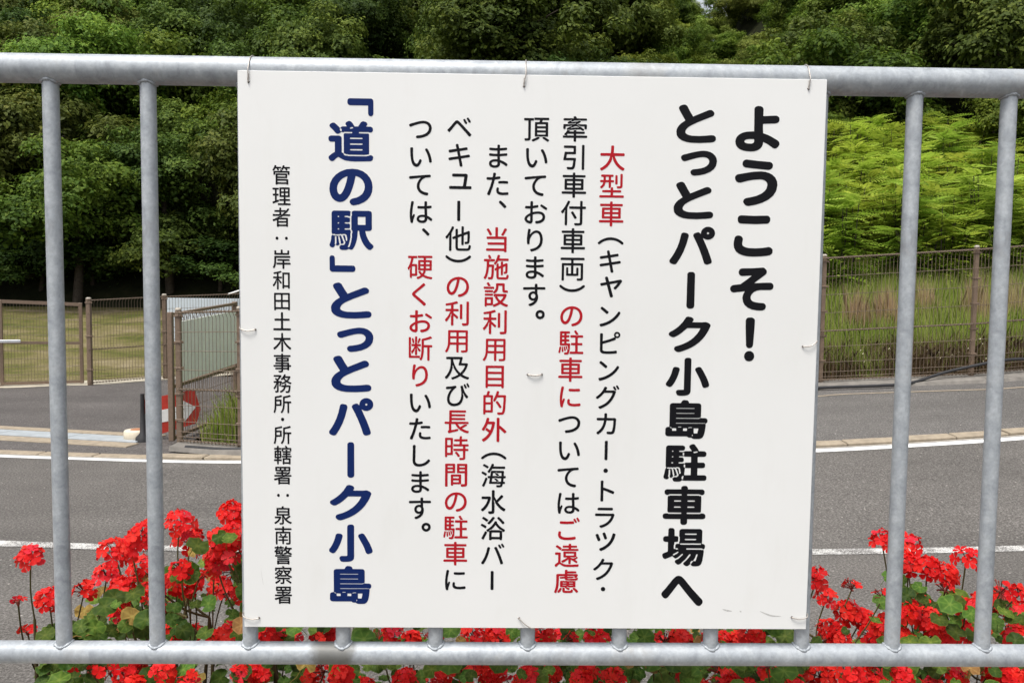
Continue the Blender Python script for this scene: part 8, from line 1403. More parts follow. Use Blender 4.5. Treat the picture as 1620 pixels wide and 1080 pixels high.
LEAVES = [(0.194,1.516,1.004,0.0186),
(-0.621,1.901,1.119,0.0110),
(0.326,1.512,1.074,0.0216),
(1.186,1.489,1.142,0.0215),
(1.211,1.753,0.960,0.0128),
(-0.603,1.578,1.257,0.0179),
(-1.083,1.555,1.009,0.0152),
(-0.173,1.774,0.961,0.0161),
(0.963,1.702,1.037,0.0156),
(0.365,1.944,1.035,0.0131),
(-0.829,1.900,1.073,0.0144),
(0.477,1.806,0.985,0.0191),
(0.542,1.573,1.164,0.0192),
(0.211,1.570,1.106,0.0174),
(-0.476,1.509,1.253,0.0183),
(0.348,1.804,1.044,0.0196),
(0.166,1.753,1.085,0.0117),
(0.814,1.600,1.014,0.0216),
(1.214,1.734,0.967,0.0130),
(-0.834,1.562,1.158,0.0224),
(0.560,1.507,0.961,0.0198),
(0.504,1.594,0.931,0.0207),
(1.189,1.523,1.062,0.0173),
(1.343,1.765,1.049,0.0124),
(0.539,1.629,0.987,0.0154),
(0.375,1.659,1.057,0.0155),
(1.075,1.695,1.153,0.0196),
(-1.205,1.687,0.953,0.0123),
(1.315,1.944,1.012,0.0186),
(-0.783,1.946,0.961,0.0149),
(-0.242,1.844,1.071,0.0107),
(-0.277,1.430,1.043,0.0192),
(0.150,1.514,1.086,0.0158),
(0.158,1.949,0.973,0.0206),
(-0.844,1.484,1.115,0.0147),
(1.278,1.622,1.007,0.0197),
(1.240,1.751,0.948,0.0165),
(-0.791,1.440,1.114,0.0200),
(-0.465,1.455,1.071,0.0187),
(0.283,1.481,0.990,0.0223),
(-0.660,1.687,0.989,0.0175),
(-1.122,1.513,1.028,0.0176),
(0.361,1.432,1.129,0.0202),
(-0.257,1.767,1.008,0.0126),
(1.207,1.519,1.136,0.0086),
(0.574,1.838,1.058,0.0145),
(-0.515,1.686,1.056,0.0182),
(-0.828,1.790,0.934,0.0157),
(1.289,1.718,1.031,0.0173),
(0.900,1.810,1.082,0.0152),
(-0.908,1.906,1.031,0.0165),
(0.896,1.743,0.977,0.0146),
(-0.857,1.616,1.069,0.0186),
(0.187,1.830,1.030,0.0216),
(-0.407,1.479,0.966,0.0136),
(0.764,1.506,1.147,0.0185),
(0.986,1.722,1.147,0.0133),
(0.922,1.476,0.989,0.0152),
(-0.636,1.942,0.983,0.0167),
(-0.767,1.904,1.107,0.0140),
(1.115,1.578,0.930,0.0148),
(-0.792,1.660,1.034,0.0124),
(0.942,1.482,1.142,0.0158),
(-0.831,1.461,0.971,0.0197),
(-0.578,1.669,1.038,0.0127),
(0.077,1.452,1.112,0.0212),
(-0.318,1.601,1.052,0.0122),
(0.536,1.524,1.117,0.0214),
(-0.670,1.737,1.069,0.0167),
(-0.586,1.523,1.119,0.0214),
(-0.809,1.556,1.151,0.0215),
(0.317,1.530,0.974,0.0218),
(1.212,1.735,1.045,0.0123),
(-0.920,1.784,1.102,0.0223),
(-0.489,1.544,1.109,0.0212),
(0.227,1.629,0.956,0.0143),
(0.862,1.750,0.995,0.0143),
(1.365,1.908,1.034,0.0121),
(-0.697,1.464,1.246,0.0109),
(1.365,1.705,0.993,0.0196),
(-0.676,1.558,0.935,0.0194),
(0.246,1.440,1.151,0.0117),
(0.048,1.837,1.029,0.0164),
(-0.880,1.581,1.151,0.0114),
(-0.356,1.772,0.963,0.0173),
(-0.476,1.726,1.031,0.0161),
(-0.801,1.649,0.963,0.0105),
(1.173,1.865,1.123,0.0156),
(-1.125,1.612,0.990,0.0183),
(-0.496,1.614,1.027,0.0094),
(-0.580,1.554,0.955,0.0123),
(1.189,1.501,0.974,0.0139),
(-0.519,1.753,1.201,0.0092),
(0.354,1.511,0.947,0.0209),
(0.967,1.631,1.087,0.0178),
(-0.527,1.874,1.118,0.0117),
(0.988,1.482,1.177,0.0169),
(0.151,1.622,0.965,0.0207),
(-0.642,1.458,1.003,0.0155),
(1.162,1.517,1.108,0.0188),
(-0.492,1.765,0.984,0.0177),
(-0.668,1.458,1.017,0.0151),
(-0.022,1.734,1.019,0.0217),
(-0.467,1.676,1.130,0.0150),
(1.376,1.766,1.067,0.0129),
(0.797,1.598,1.040,0.0122),
(0.429,1.638,1.148,0.0119),
(0.943,1.480,1.153,0.0168),
(1.143,1.549,1.054,0.0211),
(0.172,1.666,1.146,0.0159),
(1.212,1.634,1.011,0.0180),
(0.462,1.667,1.077,0.0205),
(0.302,1.677,1.106,0.0104),
(0.052,1.479,0.977,0.0141),
(-0.845,1.599,1.139,0.0118),
(0.859,1.451,1.109,0.0098),
(1.177,1.502,1.078,0.0177),
(0.357,1.716,0.977,0.0204),
(-0.850,1.693,1.008,0.0138),
(0.561,1.839,1.033,0.0198),
(0.490,1.673,1.003,0.0141),
(0.339,1.828,1.058,0.0224),
(0.901,1.836,0.968,0.0218),
(0.973,1.824,1.070,0.0154),
(1.149,1.657,1.101,0.0155),
(-0.345,1.690,1.080,0.0192),
(-0.219,1.768,0.937,0.0152),
(0.274,1.608,0.969,0.0149),
(0.463,1.607,1.025,0.0183),
(-0.616,1.504,1.171,0.0132),
(-0.772,1.613,0.995,0.0156),
(0.911,1.733,1.075,0.0191),
(-0.317,1.819,1.077,0.0110),
(1.274,1.715,1.010,0.0210),
(-0.735,1.638,1.131,0.0144),
(0.164,1.678,1.126,0.0139),
(-0.578,1.571,1.329,0.0126),
(-0.470,1.543,0.979,0.0175),
(-0.470,1.547,1.071,0.0191),
(0.937,1.468,1.224,0.0172),
(-0.267,1.790,0.978,0.0206),
(-0.429,1.563,1.270,0.0162),
(0.225,1.814,1.023,0.0149),
(0.155,1.763,0.945,0.0130),
(0.402,1.519,0.973,0.0123),
(-0.815,1.598,1.155,0.0184),
(-0.599,1.826,1.241,0.0150),
(0.182,1.461,1.106,0.0138),
(-0.617,1.889,0.962,0.0122),
(1.193,1.680,1.109,0.0190),
(-0.472,1.707,0.990,0.0122),
(-0.255,1.814,0.935,0.0158),
(0.069,1.465,1.031,0.0177),
(1.264,1.579,1.091,0.0177),
(0.889,1.619,1.078,0.0154),
(-0.025,1.593,1.015,0.0123),
(1.136,1.602,0.983,0.0103),
(0.268,1.843,1.002,0.0131),
(-1.093,1.516,1.041,0.0180),
(-0.716,1.545,1.171,0.0178),
(0.095,1.580,1.179,0.0120),
(1.184,1.587,0.940,0.0158),
(0.225,1.482,1.109,0.0141),
(-0.691,1.514,1.202,0.0195),
(0.145,1.579,1.149,0.0147),
(-0.330,1.505,1.145,0.0132),
(-0.751,1.676,0.998,0.0173),
(-0.409,1.508,1.274,0.0218),
(-0.492,1.576,1.148,0.0132),
(0.289,1.549,0.982,0.0222),
(1.299,1.641,1.049,0.0200),
(-0.119,1.479,1.118,0.0196),
(0.377,1.500,1.011,0.0180),
(1.228,1.612,0.932,0.0190),
(-0.629,1.556,1.202,0.0166),
(-1.097,1.576,1.012,0.0161),
(-1.094,1.616,0.992,0.0142),
(0.934,1.803,1.177,0.0138),
(0.141,1.553,1.146,0.0142),
(-1.177,1.571,0.964,0.0194),
(-1.058,1.457,0.977,0.0216),
(-0.788,1.739,1.035,0.0161),
(-1.025,1.481,1.001,0.0161),
(0.965,1.805,1.107,0.0123),
(-0.245,1.476,1.176,0.0208),
(1.196,1.540,1.091,0.0218),
(-0.699,1.593,1.152,0.0200),
(-1.081,1.578,0.948,0.0199),
(0.564,1.562,1.005,0.0147),
(1.058,1.802,1.064,0.0102),
(0.689,1.812,0.968,0.0124),
(0.298,1.607,1.096,0.0193),
(-1.076,1.913,1.005,0.0136),
(-0.023,1.674,1.002,0.0122),
(0.916,1.848,0.939,0.0126),
(-0.508,1.874,1.093,0.0141),
(0.142,1.912,0.964,0.0198),
(0.919,1.565,1.216,0.0194),
(-0.793,1.579,1.061,0.0212),
(0.587,1.571,0.986,0.0224),
(-0.493,1.542,1.174,0.0217),
(1.348,1.722,1.016,0.0153),
(-0.452,1.432,1.103,0.0128),
(0.224,1.547,1.195,0.0149),
(-0.500,1.727,1.224,0.0129),
(0.285,1.535,1.085,0.0121),
(1.313,1.874,0.957,0.0135),
(0.913,1.566,1.143,0.0123),
(-0.938,1.676,1.005,0.0188),
(-0.804,1.698,1.103,0.0178),
(-0.911,1.652,1.050,0.0198),
(0.471,1.641,1.089,0.0187),
(-0.347,1.444,1.001,0.0203),
(-0.636,1.453,1.118,0.0149),
(-0.716,1.460,1.243,0.0204),
(0.949,1.946,0.981,0.0182),
(-0.492,1.667,1.205,0.0174),
(1.197,1.563,1.101,0.0136),
(1.459,1.878,0.964,0.0163),
(-0.467,1.547,1.032,0.0184),
(-1.066,1.468,0.968,0.0118),
(0.899,1.581,1.196,0.0120),
(0.515,1.484,1.216,0.0190),
(0.945,1.743,1.070,0.0166),
(0.812,1.626,1.245,0.0153),
(0.523,1.775,0.944,0.0172),
(0.862,1.521,1.097,0.0151),
(1.118,1.532,1.031,0.0162),
(-0.607,1.613,1.186,0.0111),
(-0.653,1.702,1.232,0.0135),
(-0.461,1.646,1.077,0.0123),
(-1.177,1.634,0.942,0.0156),
(0.968,1.728,1.108,0.0200),
(-0.606,1.446,1.039,0.0156),
(-0.167,1.518,1.083,0.0204),
(-0.045,1.684,1.027,0.0180),
(1.103,1.947,0.942,0.0121),
(-0.791,1.812,0.936,0.0137),
(-0.664,1.512,1.133,0.0209),
(0.273,1.790,0.944,0.0186),
(-0.907,1.772,1.085,0.0102),
(1.186,1.701,1.051,0.0183),
(-0.299,1.672,0.971,0.0148),
(-0.460,1.842,0.944,0.0179),
(0.347,1.884,0.941,0.0124),
(-0.393,1.481,1.206,0.0162),
(0.699,1.884,0.983,0.0202),
(-0.565,1.431,1.045,0.0149),
(-0.261,1.557,1.032,0.0086),
(-0.818,1.544,1.149,0.0219),
(0.385,1.486,1.122,0.0122),
(0.141,1.685,1.029,0.0145),
(0.936,1.505,1.223,0.0093),
(1.155,1.808,1.049,0.0202),
(-0.204,1.678,1.084,0.0190),
(0.162,1.867,0.957,0.0118),
(0.804,1.470,1.035,0.0211),
(0.940,1.893,1.032,0.0161),
(-1.156,1.648,0.965,0.0184),
(0.909,1.766,0.965,0.0121),
(0.248,1.709,1.118,0.0213),
(-0.650,1.644,0.932,0.0124),
(0.552,1.669,1.009,0.0125),
(0.233,1.631,1.051,0.0155),
(-0.754,1.716,1.080,0.0155),
(0.497,1.623,1.044,0.0221),
(-0.878,1.539,0.979,0.0123),
(-0.439,1.535,1.226,0.0146),
(-0.595,1.577,1.308,0.0118),
(0.178,1.883,0.934,0.0219),
(0.769,1.423,1.091,0.0126),
(-0.663,1.511,1.197,0.0218),
(-0.129,1.615,1.109,0.0089),
(0.294,1.510,1.051,0.0134),
(-0.667,1.831,1.041,0.0143),
(0.575,1.482,0.965,0.0126),
(0.482,1.892,1.023,0.0147),
(1.449,1.875,1.056,0.0198),
(-0.637,1.421,1.085,0.0196),
(0.152,1.466,1.027,0.0130),
(0.577,1.433,0.989,0.0212),
(-0.751,1.494,1.188,0.0199),
(-0.753,1.770,1.128,0.0207),
(0.344,1.673,0.980,0.0141),
(0.447,1.765,1.077,0.0089),
(-0.791,1.652,0.996,0.0120),
(1.442,1.865,1.026,0.0141),
(-0.158,1.720,1.060,0.0127),
(1.197,1.647,0.975,0.0154),
(1.224,1.629,1.027,0.0220),
(-0.163,1.797,1.069,0.0181),
(0.307,1.555,1.133,0.0128),
(0.653,1.479,1.024,0.0208),
(-0.596,1.847,1.001,0.0127),
(0.390,1.839,0.942,0.0218),
(0.606,1.741,0.949,0.0100),
(-0.629,1.556,1.173,0.0145),
(-0.692,1.940,1.045,0.0132),
(-1.006,1.799,0.950,0.0145),
(-0.033,1.472,1.048,0.0126),
(0.271,1.561,1.097,0.0211),
(-0.901,1.752,1.011,0.0121),
(-0.392,1.671,1.153,0.0200),
(-0.536,1.667,0.933,0.0157),
(0.871,1.629,0.983,0.0180),
(0.792,1.538,1.019,0.0116),
(0.839,1.797,1.022,0.0212),
(0.985,1.510,1.220,0.0141),
(0.227,1.489,1.112,0.0209),
(-0.121,1.437,1.009,0.0204),
(0.424,1.713,0.972,0.0225),
(-1.039,1.441,1.012,0.0169),
(-0.738,1.531,1.167,0.0181),
(0.285,1.628,1.076,0.0186),
(-0.349,1.913,0.938,0.0209),
(-0.840,1.525,0.998,0.0179),
(-0.657,1.496,1.023,0.0136),
(-0.714,1.650,1.028,0.0210),
(-0.440,1.806,0.933,0.0170),
(1.324,1.797,1.004,0.0175),
(0.396,1.805,1.001,0.0221),
(-0.621,1.935,0.979,0.0199),
(0.489,1.627,0.963,0.0161),
(0.137,1.684,1.048,0.0158),
(1.369,1.911,0.974,0.0125),
(1.197,1.529,1.086,0.0182),
(-0.262,1.623,1.119,0.0106),
(-0.973,1.438,1.076,0.0172),
(0.937,1.909,1.083,0.0203),
(-0.665,1.465,1.062,0.0224),
(-0.860,1.743,1.107,0.0141),
(0.624,1.830,0.988,0.0216),
(1.399,1.808,1.037,0.0149),
(-0.483,1.656,1.010,0.0223),
(-0.703,1.594,1.100,0.0146),
(-0.030,1.791,1.091,0.0120),
(0.575,1.641,1.121,0.0114),
(0.427,1.943,1.009,0.0167),
(0.432,1.534,1.125,0.0186),
(-0.657,1.849,1.006,0.0160),
(-0.845,1.512,0.963,0.0205),
(1.018,1.581,1.160,0.0152),
(-0.267,1.770,1.060,0.0122),
(-0.704,1.759,0.974,0.0104),
(0.621,1.588,1.081,0.0146),
(-0.223,1.678,0.980,0.0097),
(0.544,1.617,0.991,0.0184),
(-0.507,1.592,1.260,0.0188),
(0.653,1.668,1.027,0.0212),
(1.004,1.872,1.052,0.0122),
(-0.542,1.697,1.098,0.0159),
(-0.507,1.518,1.354,0.0175),
(-0.525,1.462,1.162,0.0187),
(-0.076,1.581,1.174,0.0121),
(-0.127,1.587,1.113,0.0131),
(1.177,1.596,1.157,0.0174),
(0.027,1.600,0.973,0.0199),
(0.729,1.472,1.170,0.0206),
(1.081,1.450,1.130,0.0161),
(-0.817,1.642,0.957,0.0125),
(-0.909,1.830,1.039,0.0189),
(0.834,1.530,0.982,0.0142),
(-0.675,1.591,1.140,0.0156),
(-0.736,1.560,0.982,0.0150),
(-0.487,1.811,1.080,0.0154),
(-0.776,1.756,1.185,0.0141),
(0.448,1.724,1.072,0.0186),
(1.348,1.818,0.953,0.0199),
(0.052,1.670,0.969,0.0151),
(0.497,1.700,0.964,0.0175),
(-0.350,1.457,1.140,0.0218),
(-0.458,1.525,1.036,0.0154),
(-0.295,1.646,1.034,0.0136),
(1.024,1.585,1.133,0.0092),
(-0.678,1.548,1.006,0.0143),
(-0.565,1.512,1.340,0.0210),
(-0.442,1.627,1.167,0.0131),
(0.474,1.758,1.028,0.0185),
(-0.695,1.646,0.957,0.0214),
(0.222,1.474,1.055,0.0175),
(-0.675,1.914,1.134,0.0222),
(-0.737,1.693,1.045,0.0198),
(1.013,1.467,1.055,0.0165),
(1.291,1.638,1.017,0.0088),
(-0.529,1.710,1.119,0.0165),
(-0.256,1.495,1.212,0.0125),
(-0.034,1.788,1.011,0.0136),
(-0.834,1.797,1.068,0.0127),
(0.996,1.881,0.955,0.0169),
(0.721,1.435,1.158,0.0166),
(-0.937,1.856,1.099,0.0150),
(0.399,1.587,1.095,0.0153),
(1.094,1.784,1.091,0.0187),
(1.112,1.643,0.993,0.0213),
(-0.642,1.845,1.246,0.0175),
(-0.250,1.536,1.099,0.0146),
(0.529,1.431,1.140,0.0221),
(0.060,1.567,1.046,0.0201),
(0.842,1.625,1.087,0.0157),
(1.158,1.598,1.093,0.0149),
(0.952,1.608,1.211,0.0214),
(0.167,1.595,1.040,0.0199),
(-0.408,1.738,0.996,0.0119),
(0.784,1.504,0.996,0.0196),
(0.628,1.699,1.088,0.0223),
(0.927,1.926,0.959,0.0200),
(-0.480,1.733,1.164,0.0153),
(1.467,1.912,0.969,0.0189),
(0.351,1.599,1.060,0.0204),
(-0.265,1.621,1.093,0.0098),
(-0.792,1.678,1.064,0.0157),
(-0.461,1.651,1.132,0.0175),
(-0.553,1.716,1.283,0.0134),
(0.070,1.764,0.975,0.0134),
(-0.413,1.514,1.295,0.0184),
(-0.531,1.772,1.139,0.0146),
(-1.104,1.513,0.942,0.0178),
(0.597,1.686,1.105,0.0132),
(-1.042,1.506,1.033,0.0188),
(-0.876,1.807,0.995,0.0164),
(0.996,1.662,0.971,0.0192),
(0.828,1.485,1.076,0.0126),
(-0.973,1.759,1.043,0.0217),
(-0.866,1.890,1.091,0.0215),
(-0.410,1.511,1.062,0.0156),
(0.848,1.608,1.174,0.0219),
(0.154,1.457,1.136,0.0149),
(-0.275,1.538,1.068,0.0149),
(-0.438,1.587,1.155,0.0149),
(-0.362,1.681,1.139,0.0216),
(0.834,1.647,1.048,0.0182),
(0.615,1.521,1.151,0.0201),
(-0.044,1.539,1.203,0.0130),
(0.270,1.586,1.069,0.0147),
(-0.842,1.565,0.948,0.0155),
(0.422,1.754,1.041,0.0158),
(0.086,1.788,1.085,0.0149),
(1.195,1.561,1.106,0.0162),
(0.826,1.538,1.132,0.0166),
(-0.550,1.553,1.002,0.0168),
(0.398,1.683,1.131,0.0152),
(-0.536,1.466,1.192,0.0154),
(-0.201,1.460,1.052,0.0146),
(-0.453,1.645,0.979,0.0154),
(0.884,1.737,1.070,0.0148),
(0.548,1.495,0.975,0.0153),
(0.698,1.839,0.971,0.0192),
(0.436,1.451,1.071,0.0127),
(0.171,1.632,1.090,0.0190),
(0.469,1.784,0.967,0.0173),
(-0.587,1.860,1.020,0.0117),
(0.094,1.503,0.948,0.0145),
(-0.424,1.723,1.127,0.0152),
(0.483,1.508,1.120,0.0200),
(0.763,1.563,1.001,0.0212),
(-0.516,1.438,1.086,0.0205),
(1.120,1.676,1.037,0.0169),
(-0.715,1.750,1.114,0.0210),
(0.950,1.871,1.009,0.0125),
(0.696,1.557,1.162,0.0081),
(0.530,1.464,1.081,0.0216),
(-0.051,1.471,0.992,0.0196),
(0.565,1.896,0.990,0.0137),
(1.011,1.948,0.930,0.0169),
(-0.826,1.444,1.012,0.0220),
(-0.479,1.511,0.978,0.0130),
(0.283,1.426,1.069,0.0222),
(-0.356,1.665,1.121,0.0215),
(-0.708,1.829,1.169,0.0124),
(0.627,1.625,1.076,0.0212),
(-0.757,1.759,1.057,0.0219),
(-0.770,1.546,0.966,0.0183),
(0.527,1.478,1.087,0.0223),
(0.127,1.710,0.954,0.0156),
(-1.050,1.894,0.969,0.0220),
(-0.603,1.482,1.210,0.0121),
(0.260,1.536,1.189,0.0189),
(-0.680,1.538,1.167,0.0184),
(-0.511,1.815,1.113,0.0111),
(-0.809,1.626,1.085,0.0130),
(-0.715,1.950,1.156,0.0141),
(-0.769,1.637,1.184,0.0164),
(1.296,1.701,1.114,0.0144),
(1.001,1.811,0.991,0.0202),
(-0.842,1.485,1.122,0.0124),
(-0.555,1.700,0.935,0.0205),
(1.038,1.555,0.937,0.0135),
(0.369,1.507,1.116,0.0142),
(-0.769,1.513,1.016,0.0204),
(-0.148,1.483,1.200,0.0090),
(0.257,1.521,0.944,0.0153),
(-0.211,1.720,1.060,0.0119),
(-0.701,1.508,1.187,0.0124),
(0.982,1.814,1.000,0.0123),
(0.978,1.558,1.035,0.0105),
(0.520,1.565,1.167,0.0151),
(0.821,1.604,1.162,0.0199),
(0.808,1.540,1.240,0.0157),
(0.145,1.519,1.086,0.0093),
(0.614,1.529,1.119,0.0178),
(-0.423,1.738,0.974,0.0119),
(0.651,1.636,0.973,0.0156),
(0.036,1.703,1.094,0.0143),
(-0.631,1.540,1.001,0.0122),
(0.297,1.867,0.942,0.0115),
(-0.796,1.750,1.072,0.0183),
(0.814,1.898,0.955,0.0222),
(-1.134,1.611,0.942,0.0129),
(1.130,1.490,1.044,0.0174),
(0.571,1.784,0.951,0.0176),
(0.188,1.926,0.981,0.0185),
(-0.768,1.535,1.024,0.0169),
(-0.834,1.938,1.040,0.0091),
(0.395,1.640,1.019,0.0207),
(-0.678,1.475,1.015,0.0143),
(-0.826,1.758,1.064,0.0191),
(1.170,1.739,1.117,0.0213),
(-0.813,1.874,1.038,0.0156),
(0.308,1.573,0.933,0.0170),
(0.106,1.644,0.937,0.0217),
(0.476,1.671,1.121,0.0096),
(-1.122,1.521,0.933,0.0146),
(-0.867,1.576,1.012,0.0177),
(0.161,1.569,0.958,0.0194),
(1.268,1.760,1.050,0.0138),
(-0.293,1.483,1.119,0.0172),
(-1.017,1.789,0.944,0.0126),
(0.149,1.659,1.147,0.0155),
(0.177,1.551,1.036,0.0178),
(-0.615,1.557,1.175,0.0119),
(0.082,1.810,0.982,0.0152),
(-1.025,1.518,0.950,0.0196),
(-0.932,1.826,1.032,0.0202),
(0.326,1.431,1.154,0.0216),
(1.163,1.494,1.091,0.0220),
(0.582,1.653,1.083,0.0189),
(1.349,1.832,1.054,0.0212),
(-0.441,1.648,1.084,0.0181),
(0.995,1.502,1.212,0.0162),
(-0.833,1.606,0.983,0.0142),
(0.031,1.673,1.075,0.0093),
(-0.873,1.781,1.103,0.0200),
(-0.778,1.516,0.949,0.0149),
(-0.575,1.657,1.011,0.0188),
(-0.579,1.515,1.280,0.0162),
(-0.384,1.432,1.060,0.0152),
(-0.403,1.484,1.059,0.0149),
(-0.760,1.471,1.141,0.0126),
(-0.551,1.714,0.998,0.0104),
(0.307,1.754,1.032,0.0137),
(-0.387,1.497,0.997,0.0130),
(0.349,1.669,1.113,0.0121),
(0.339,1.646,1.053,0.0220),
(-0.560,1.729,1.202,0.0144),
(-1.122,1.540,0.955,0.0187),
(0.032,1.633,0.955,0.0160),
(0.484,1.542,1.097,0.0200),
(-0.514,1.524,0.989,0.0125),
(1.365,1.773,1.069,0.0105),
(0.540,1.557,1.164,0.0158),
(-0.844,1.899,0.959,0.0177),
(-0.842,1.690,1.087,0.0179),
(-0.310,1.619,1.169,0.0192),
(0.167,1.757,1.003,0.0136),
(0.791,1.465,1.285,0.0130),
(-0.062,1.909,0.977,0.0194),
(0.190,1.560,1.021,0.0146),
(-0.838,1.542,1.063,0.0164),
(0.918,1.545,1.087,0.0223),
(-0.905,1.622,1.124,0.0134),
(1.062,1.877,1.027,0.0121),
(0.349,1.943,1.031,0.0213),
(0.870,1.570,1.104,0.0188),
(-0.300,1.606,0.995,0.0170),
(1.075,1.544,1.115,0.0172),
(-0.476,1.758,1.011,0.0222),
(0.852,1.572,1.027,0.0217),
(0.258,1.744,1.082,0.0183),
(0.386,1.855,0.978,0.0196),
(-0.069,1.430,1.027,0.0143),
(0.556,1.545,1.105,0.0119),
(0.539,1.525,0.952,0.0146),
(-0.066,1.520,1.122,0.0220),
(-0.710,1.759,1.062,0.0162),
(-0.752,1.938,0.945,0.0218),
(0.179,1.720,0.995,0.0165),
(-0.255,1.481,1.224,0.0081),
(1.040,1.814,0.984,0.0144),
(1.005,1.566,1.034,0.0154),
(0.686,1.804,1.031,0.0136),
(0.909,1.525,1.066,0.0218),
(0.262,1.838,1.011,0.0101),
(0.303,1.540,1.197,0.0137),
(0.652,1.522,1.025,0.0212),
(-1.020,1.855,1.010,0.0161),
(-0.103,1.487,1.186,0.0081),
(0.546,1.611,0.952,0.0179),
(0.931,1.778,1.027,0.0157),
(-0.713,1.570,1.007,0.0177),
(0.545,1.721,0.974,0.0128),
(-1.016,1.816,1.041,0.0118),
(1.038,1.531,0.937,0.0128),
(1.027,1.680,1.029,0.0120),
(0.312,1.886,0.988,0.0134),
(0.379,1.595,1.001,0.0148),
(-0.404,1.506,1.048,0.0123),
(-0.931,1.726,0.979,0.0143),
(-1.083,1.604,0.964,0.0175),
(1.135,1.677,1.069,0.0132),
(-0.830,1.468,1.185,0.0186),
(0.156,1.700,1.005,0.0150),
(0.450,1.643,1.143,0.0149),
(0.596,1.543,0.992,0.0153),
(-0.819,1.553,1.010,0.0198),
(0.223,1.439,1.065,0.0216),
(0.325,1.884,0.964,0.0171),
(1.218,1.532,1.152,0.0195),
(-0.806,1.773,1.177,0.0138),
(0.757,1.509,1.241,0.0180),
(-0.842,1.656,1.068,0.0137),
(1.012,1.525,1.084,0.0170),
(1.102,1.462,0.972,0.0224),
(-0.522,1.860,1.010,0.0090),
(-0.668,1.482,1.039,0.0144),
(0.794,1.618,1.037,0.0086),
(-0.361,1.594,1.014,0.0185),
(-1.168,1.645,0.962,0.0142),
(-0.408,1.597,1.027,0.0128),
(0.866,1.440,1.051,0.0112),
(0.961,1.762,0.971,0.0185),
(0.027,1.551,0.933,0.0098),
(-0.659,1.718,1.070,0.0188),
(-0.942,1.676,1.095,0.0169),
(0.407,1.743,1.036,0.0120),
(1.030,1.532,0.990,0.0203),
(-0.665,1.915,1.093,0.0081),
(1.212,1.641,1.100,0.0092),
(-0.543,1.504,1.232,0.0187),
(0.903,1.772,0.979,0.0134),
(0.654,1.571,0.979,0.0160),
(-0.037,1.502,0.958,0.0180),
(0.344,1.432,1.151,0.0178),
(0.959,1.508,0.963,0.0142),
(0.524,1.474,1.208,0.0220),
(-0.584,1.527,1.283,0.0195),
(-0.806,1.607,0.966,0.0084),
(-0.629,1.906,1.218,0.0157),
(1.050,1.623,1.190,0.0182),
(-0.501,1.608,1.184,0.0151),
(-0.662,1.715,1.014,0.0168),
(-1.035,1.469,0.991,0.0123),
(1.070,1.937,0.998,0.0164),
(1.168,1.514,0.971,0.0190),
(0.960,1.751,1.139,0.0197),
(0.665,1.870,0.966,0.0198),
(0.923,1.437,1.138,0.0143),
(-0.371,1.443,1.051,0.0142),
(1.231,1.525,1.201,0.0170),
(-0.437,1.658,1.001,0.0184),
(1.042,1.432,1.040,0.0121),
(-0.244,1.568,1.119,0.0202),
(-0.905,1.858,1.018,0.0195),
(0.352,1.430,1.126,0.0167),
(-0.092,1.618,1.072,0.0156),
(1.224,1.655,1.007,0.0161),
(-0.955,1.796,1.005,0.0164),
(0.839,1.511,1.030,0.0200),
(-0.143,1.564,0.936,0.0150),
(1.244,1.694,1.020,0.0142),
(-0.082,1.449,1.145,0.0221),
(-0.828,1.889,1.057,0.0183),
(1.285,1.607,1.041,0.0127),
(1.120,1.493,1.125,0.0186),
(1.334,1.879,0.990,0.0156),
(-0.796,1.550,1.156,0.0169),
(-1.100,1.634,0.951,0.0207),
(-0.054,1.499,1.095,0.0130),
(-0.792,1.862,1.002,0.0085),
(0.370,1.501,1.034,0.0214),
(-0.839,1.473,1.093,0.0132),
(1.127,1.704,1.087,0.0140),
(0.887,1.569,1.054,0.0209),
(-0.824,1.549,0.955,0.0140),
(-0.381,1.637,0.975,0.0198),
(1.272,1.883,0.962,0.0196),
(0.495,1.926,0.964,0.0214),
(0.221,1.424,1.010,0.0205),
(1.195,1.731,1.030,0.0147),
(1.058,1.659,1.061,0.0127),
(0.554,1.462,1.065,0.0174),
(-0.104,1.588,1.084,0.0218),
(-0.374,1.555,0.936,0.0177),
(0.950,1.781,1.053,0.0150),
(0.136,1.480,0.984,0.0222),
(-0.708,1.788,1.091,0.0126),
(-0.312,1.648,1.158,0.0159),
(0.264,1.862,0.998,0.0128),
(0.454,1.599,1.038,0.0133),
(0.442,1.707,1.065,0.0221),
(-0.073,1.596,1.054,0.0157),
(-1.075,1.570,0.961,0.0216),
(-0.184,1.515,0.955,0.0176),
(0.883,1.581,1.066,0.0154),
(-0.106,1.473,1.012,0.0085),
(-0.797,1.475,1.131,0.0189),
(0.441,1.593,0.970,0.0121),
(-0.480,1.501,1.041,0.0157),
(-0.837,1.520,1.042,0.0221),
(-0.713,1.480,1.074,0.0149),
(0.536,1.552,0.938,0.0127),
(1.115,1.588,1.100,0.0136),
(-1.075,1.515,1.003,0.0200),
(0.000,1.609,1.170,0.0222),
(-0.739,1.831,0.996,0.0133),
(1.070,1.537,1.048,0.0163),
(0.616,1.661,1.054,0.0224),
(1.142,1.780,0.980,0.0221),
(-0.639,1.544,1.037,0.0214),
(1.091,1.730,0.984,0.0152),
(-0.627,1.595,1.141,0.0183),
(0.132,1.785,1.078,0.0127),
(-0.651,1.750,1.018,0.0125),
(0.402,1.514,1.150,0.0212),
(-0.833,1.502,1.115,0.0148),
(1.061,1.652,1.066,0.0136),
(-0.357,1.787,0.988,0.0179),
(0.179,1.783,0.939,0.0195),
(1.129,1.598,1.187,0.0148),
(1.096,1.626,0.996,0.0157),
(0.341,1.540,1.061,0.0121),
(0.449,1.769,1.102,0.0194),
(-0.076,1.493,0.984,0.0133),
(0.010,1.892,1.028,0.0121),
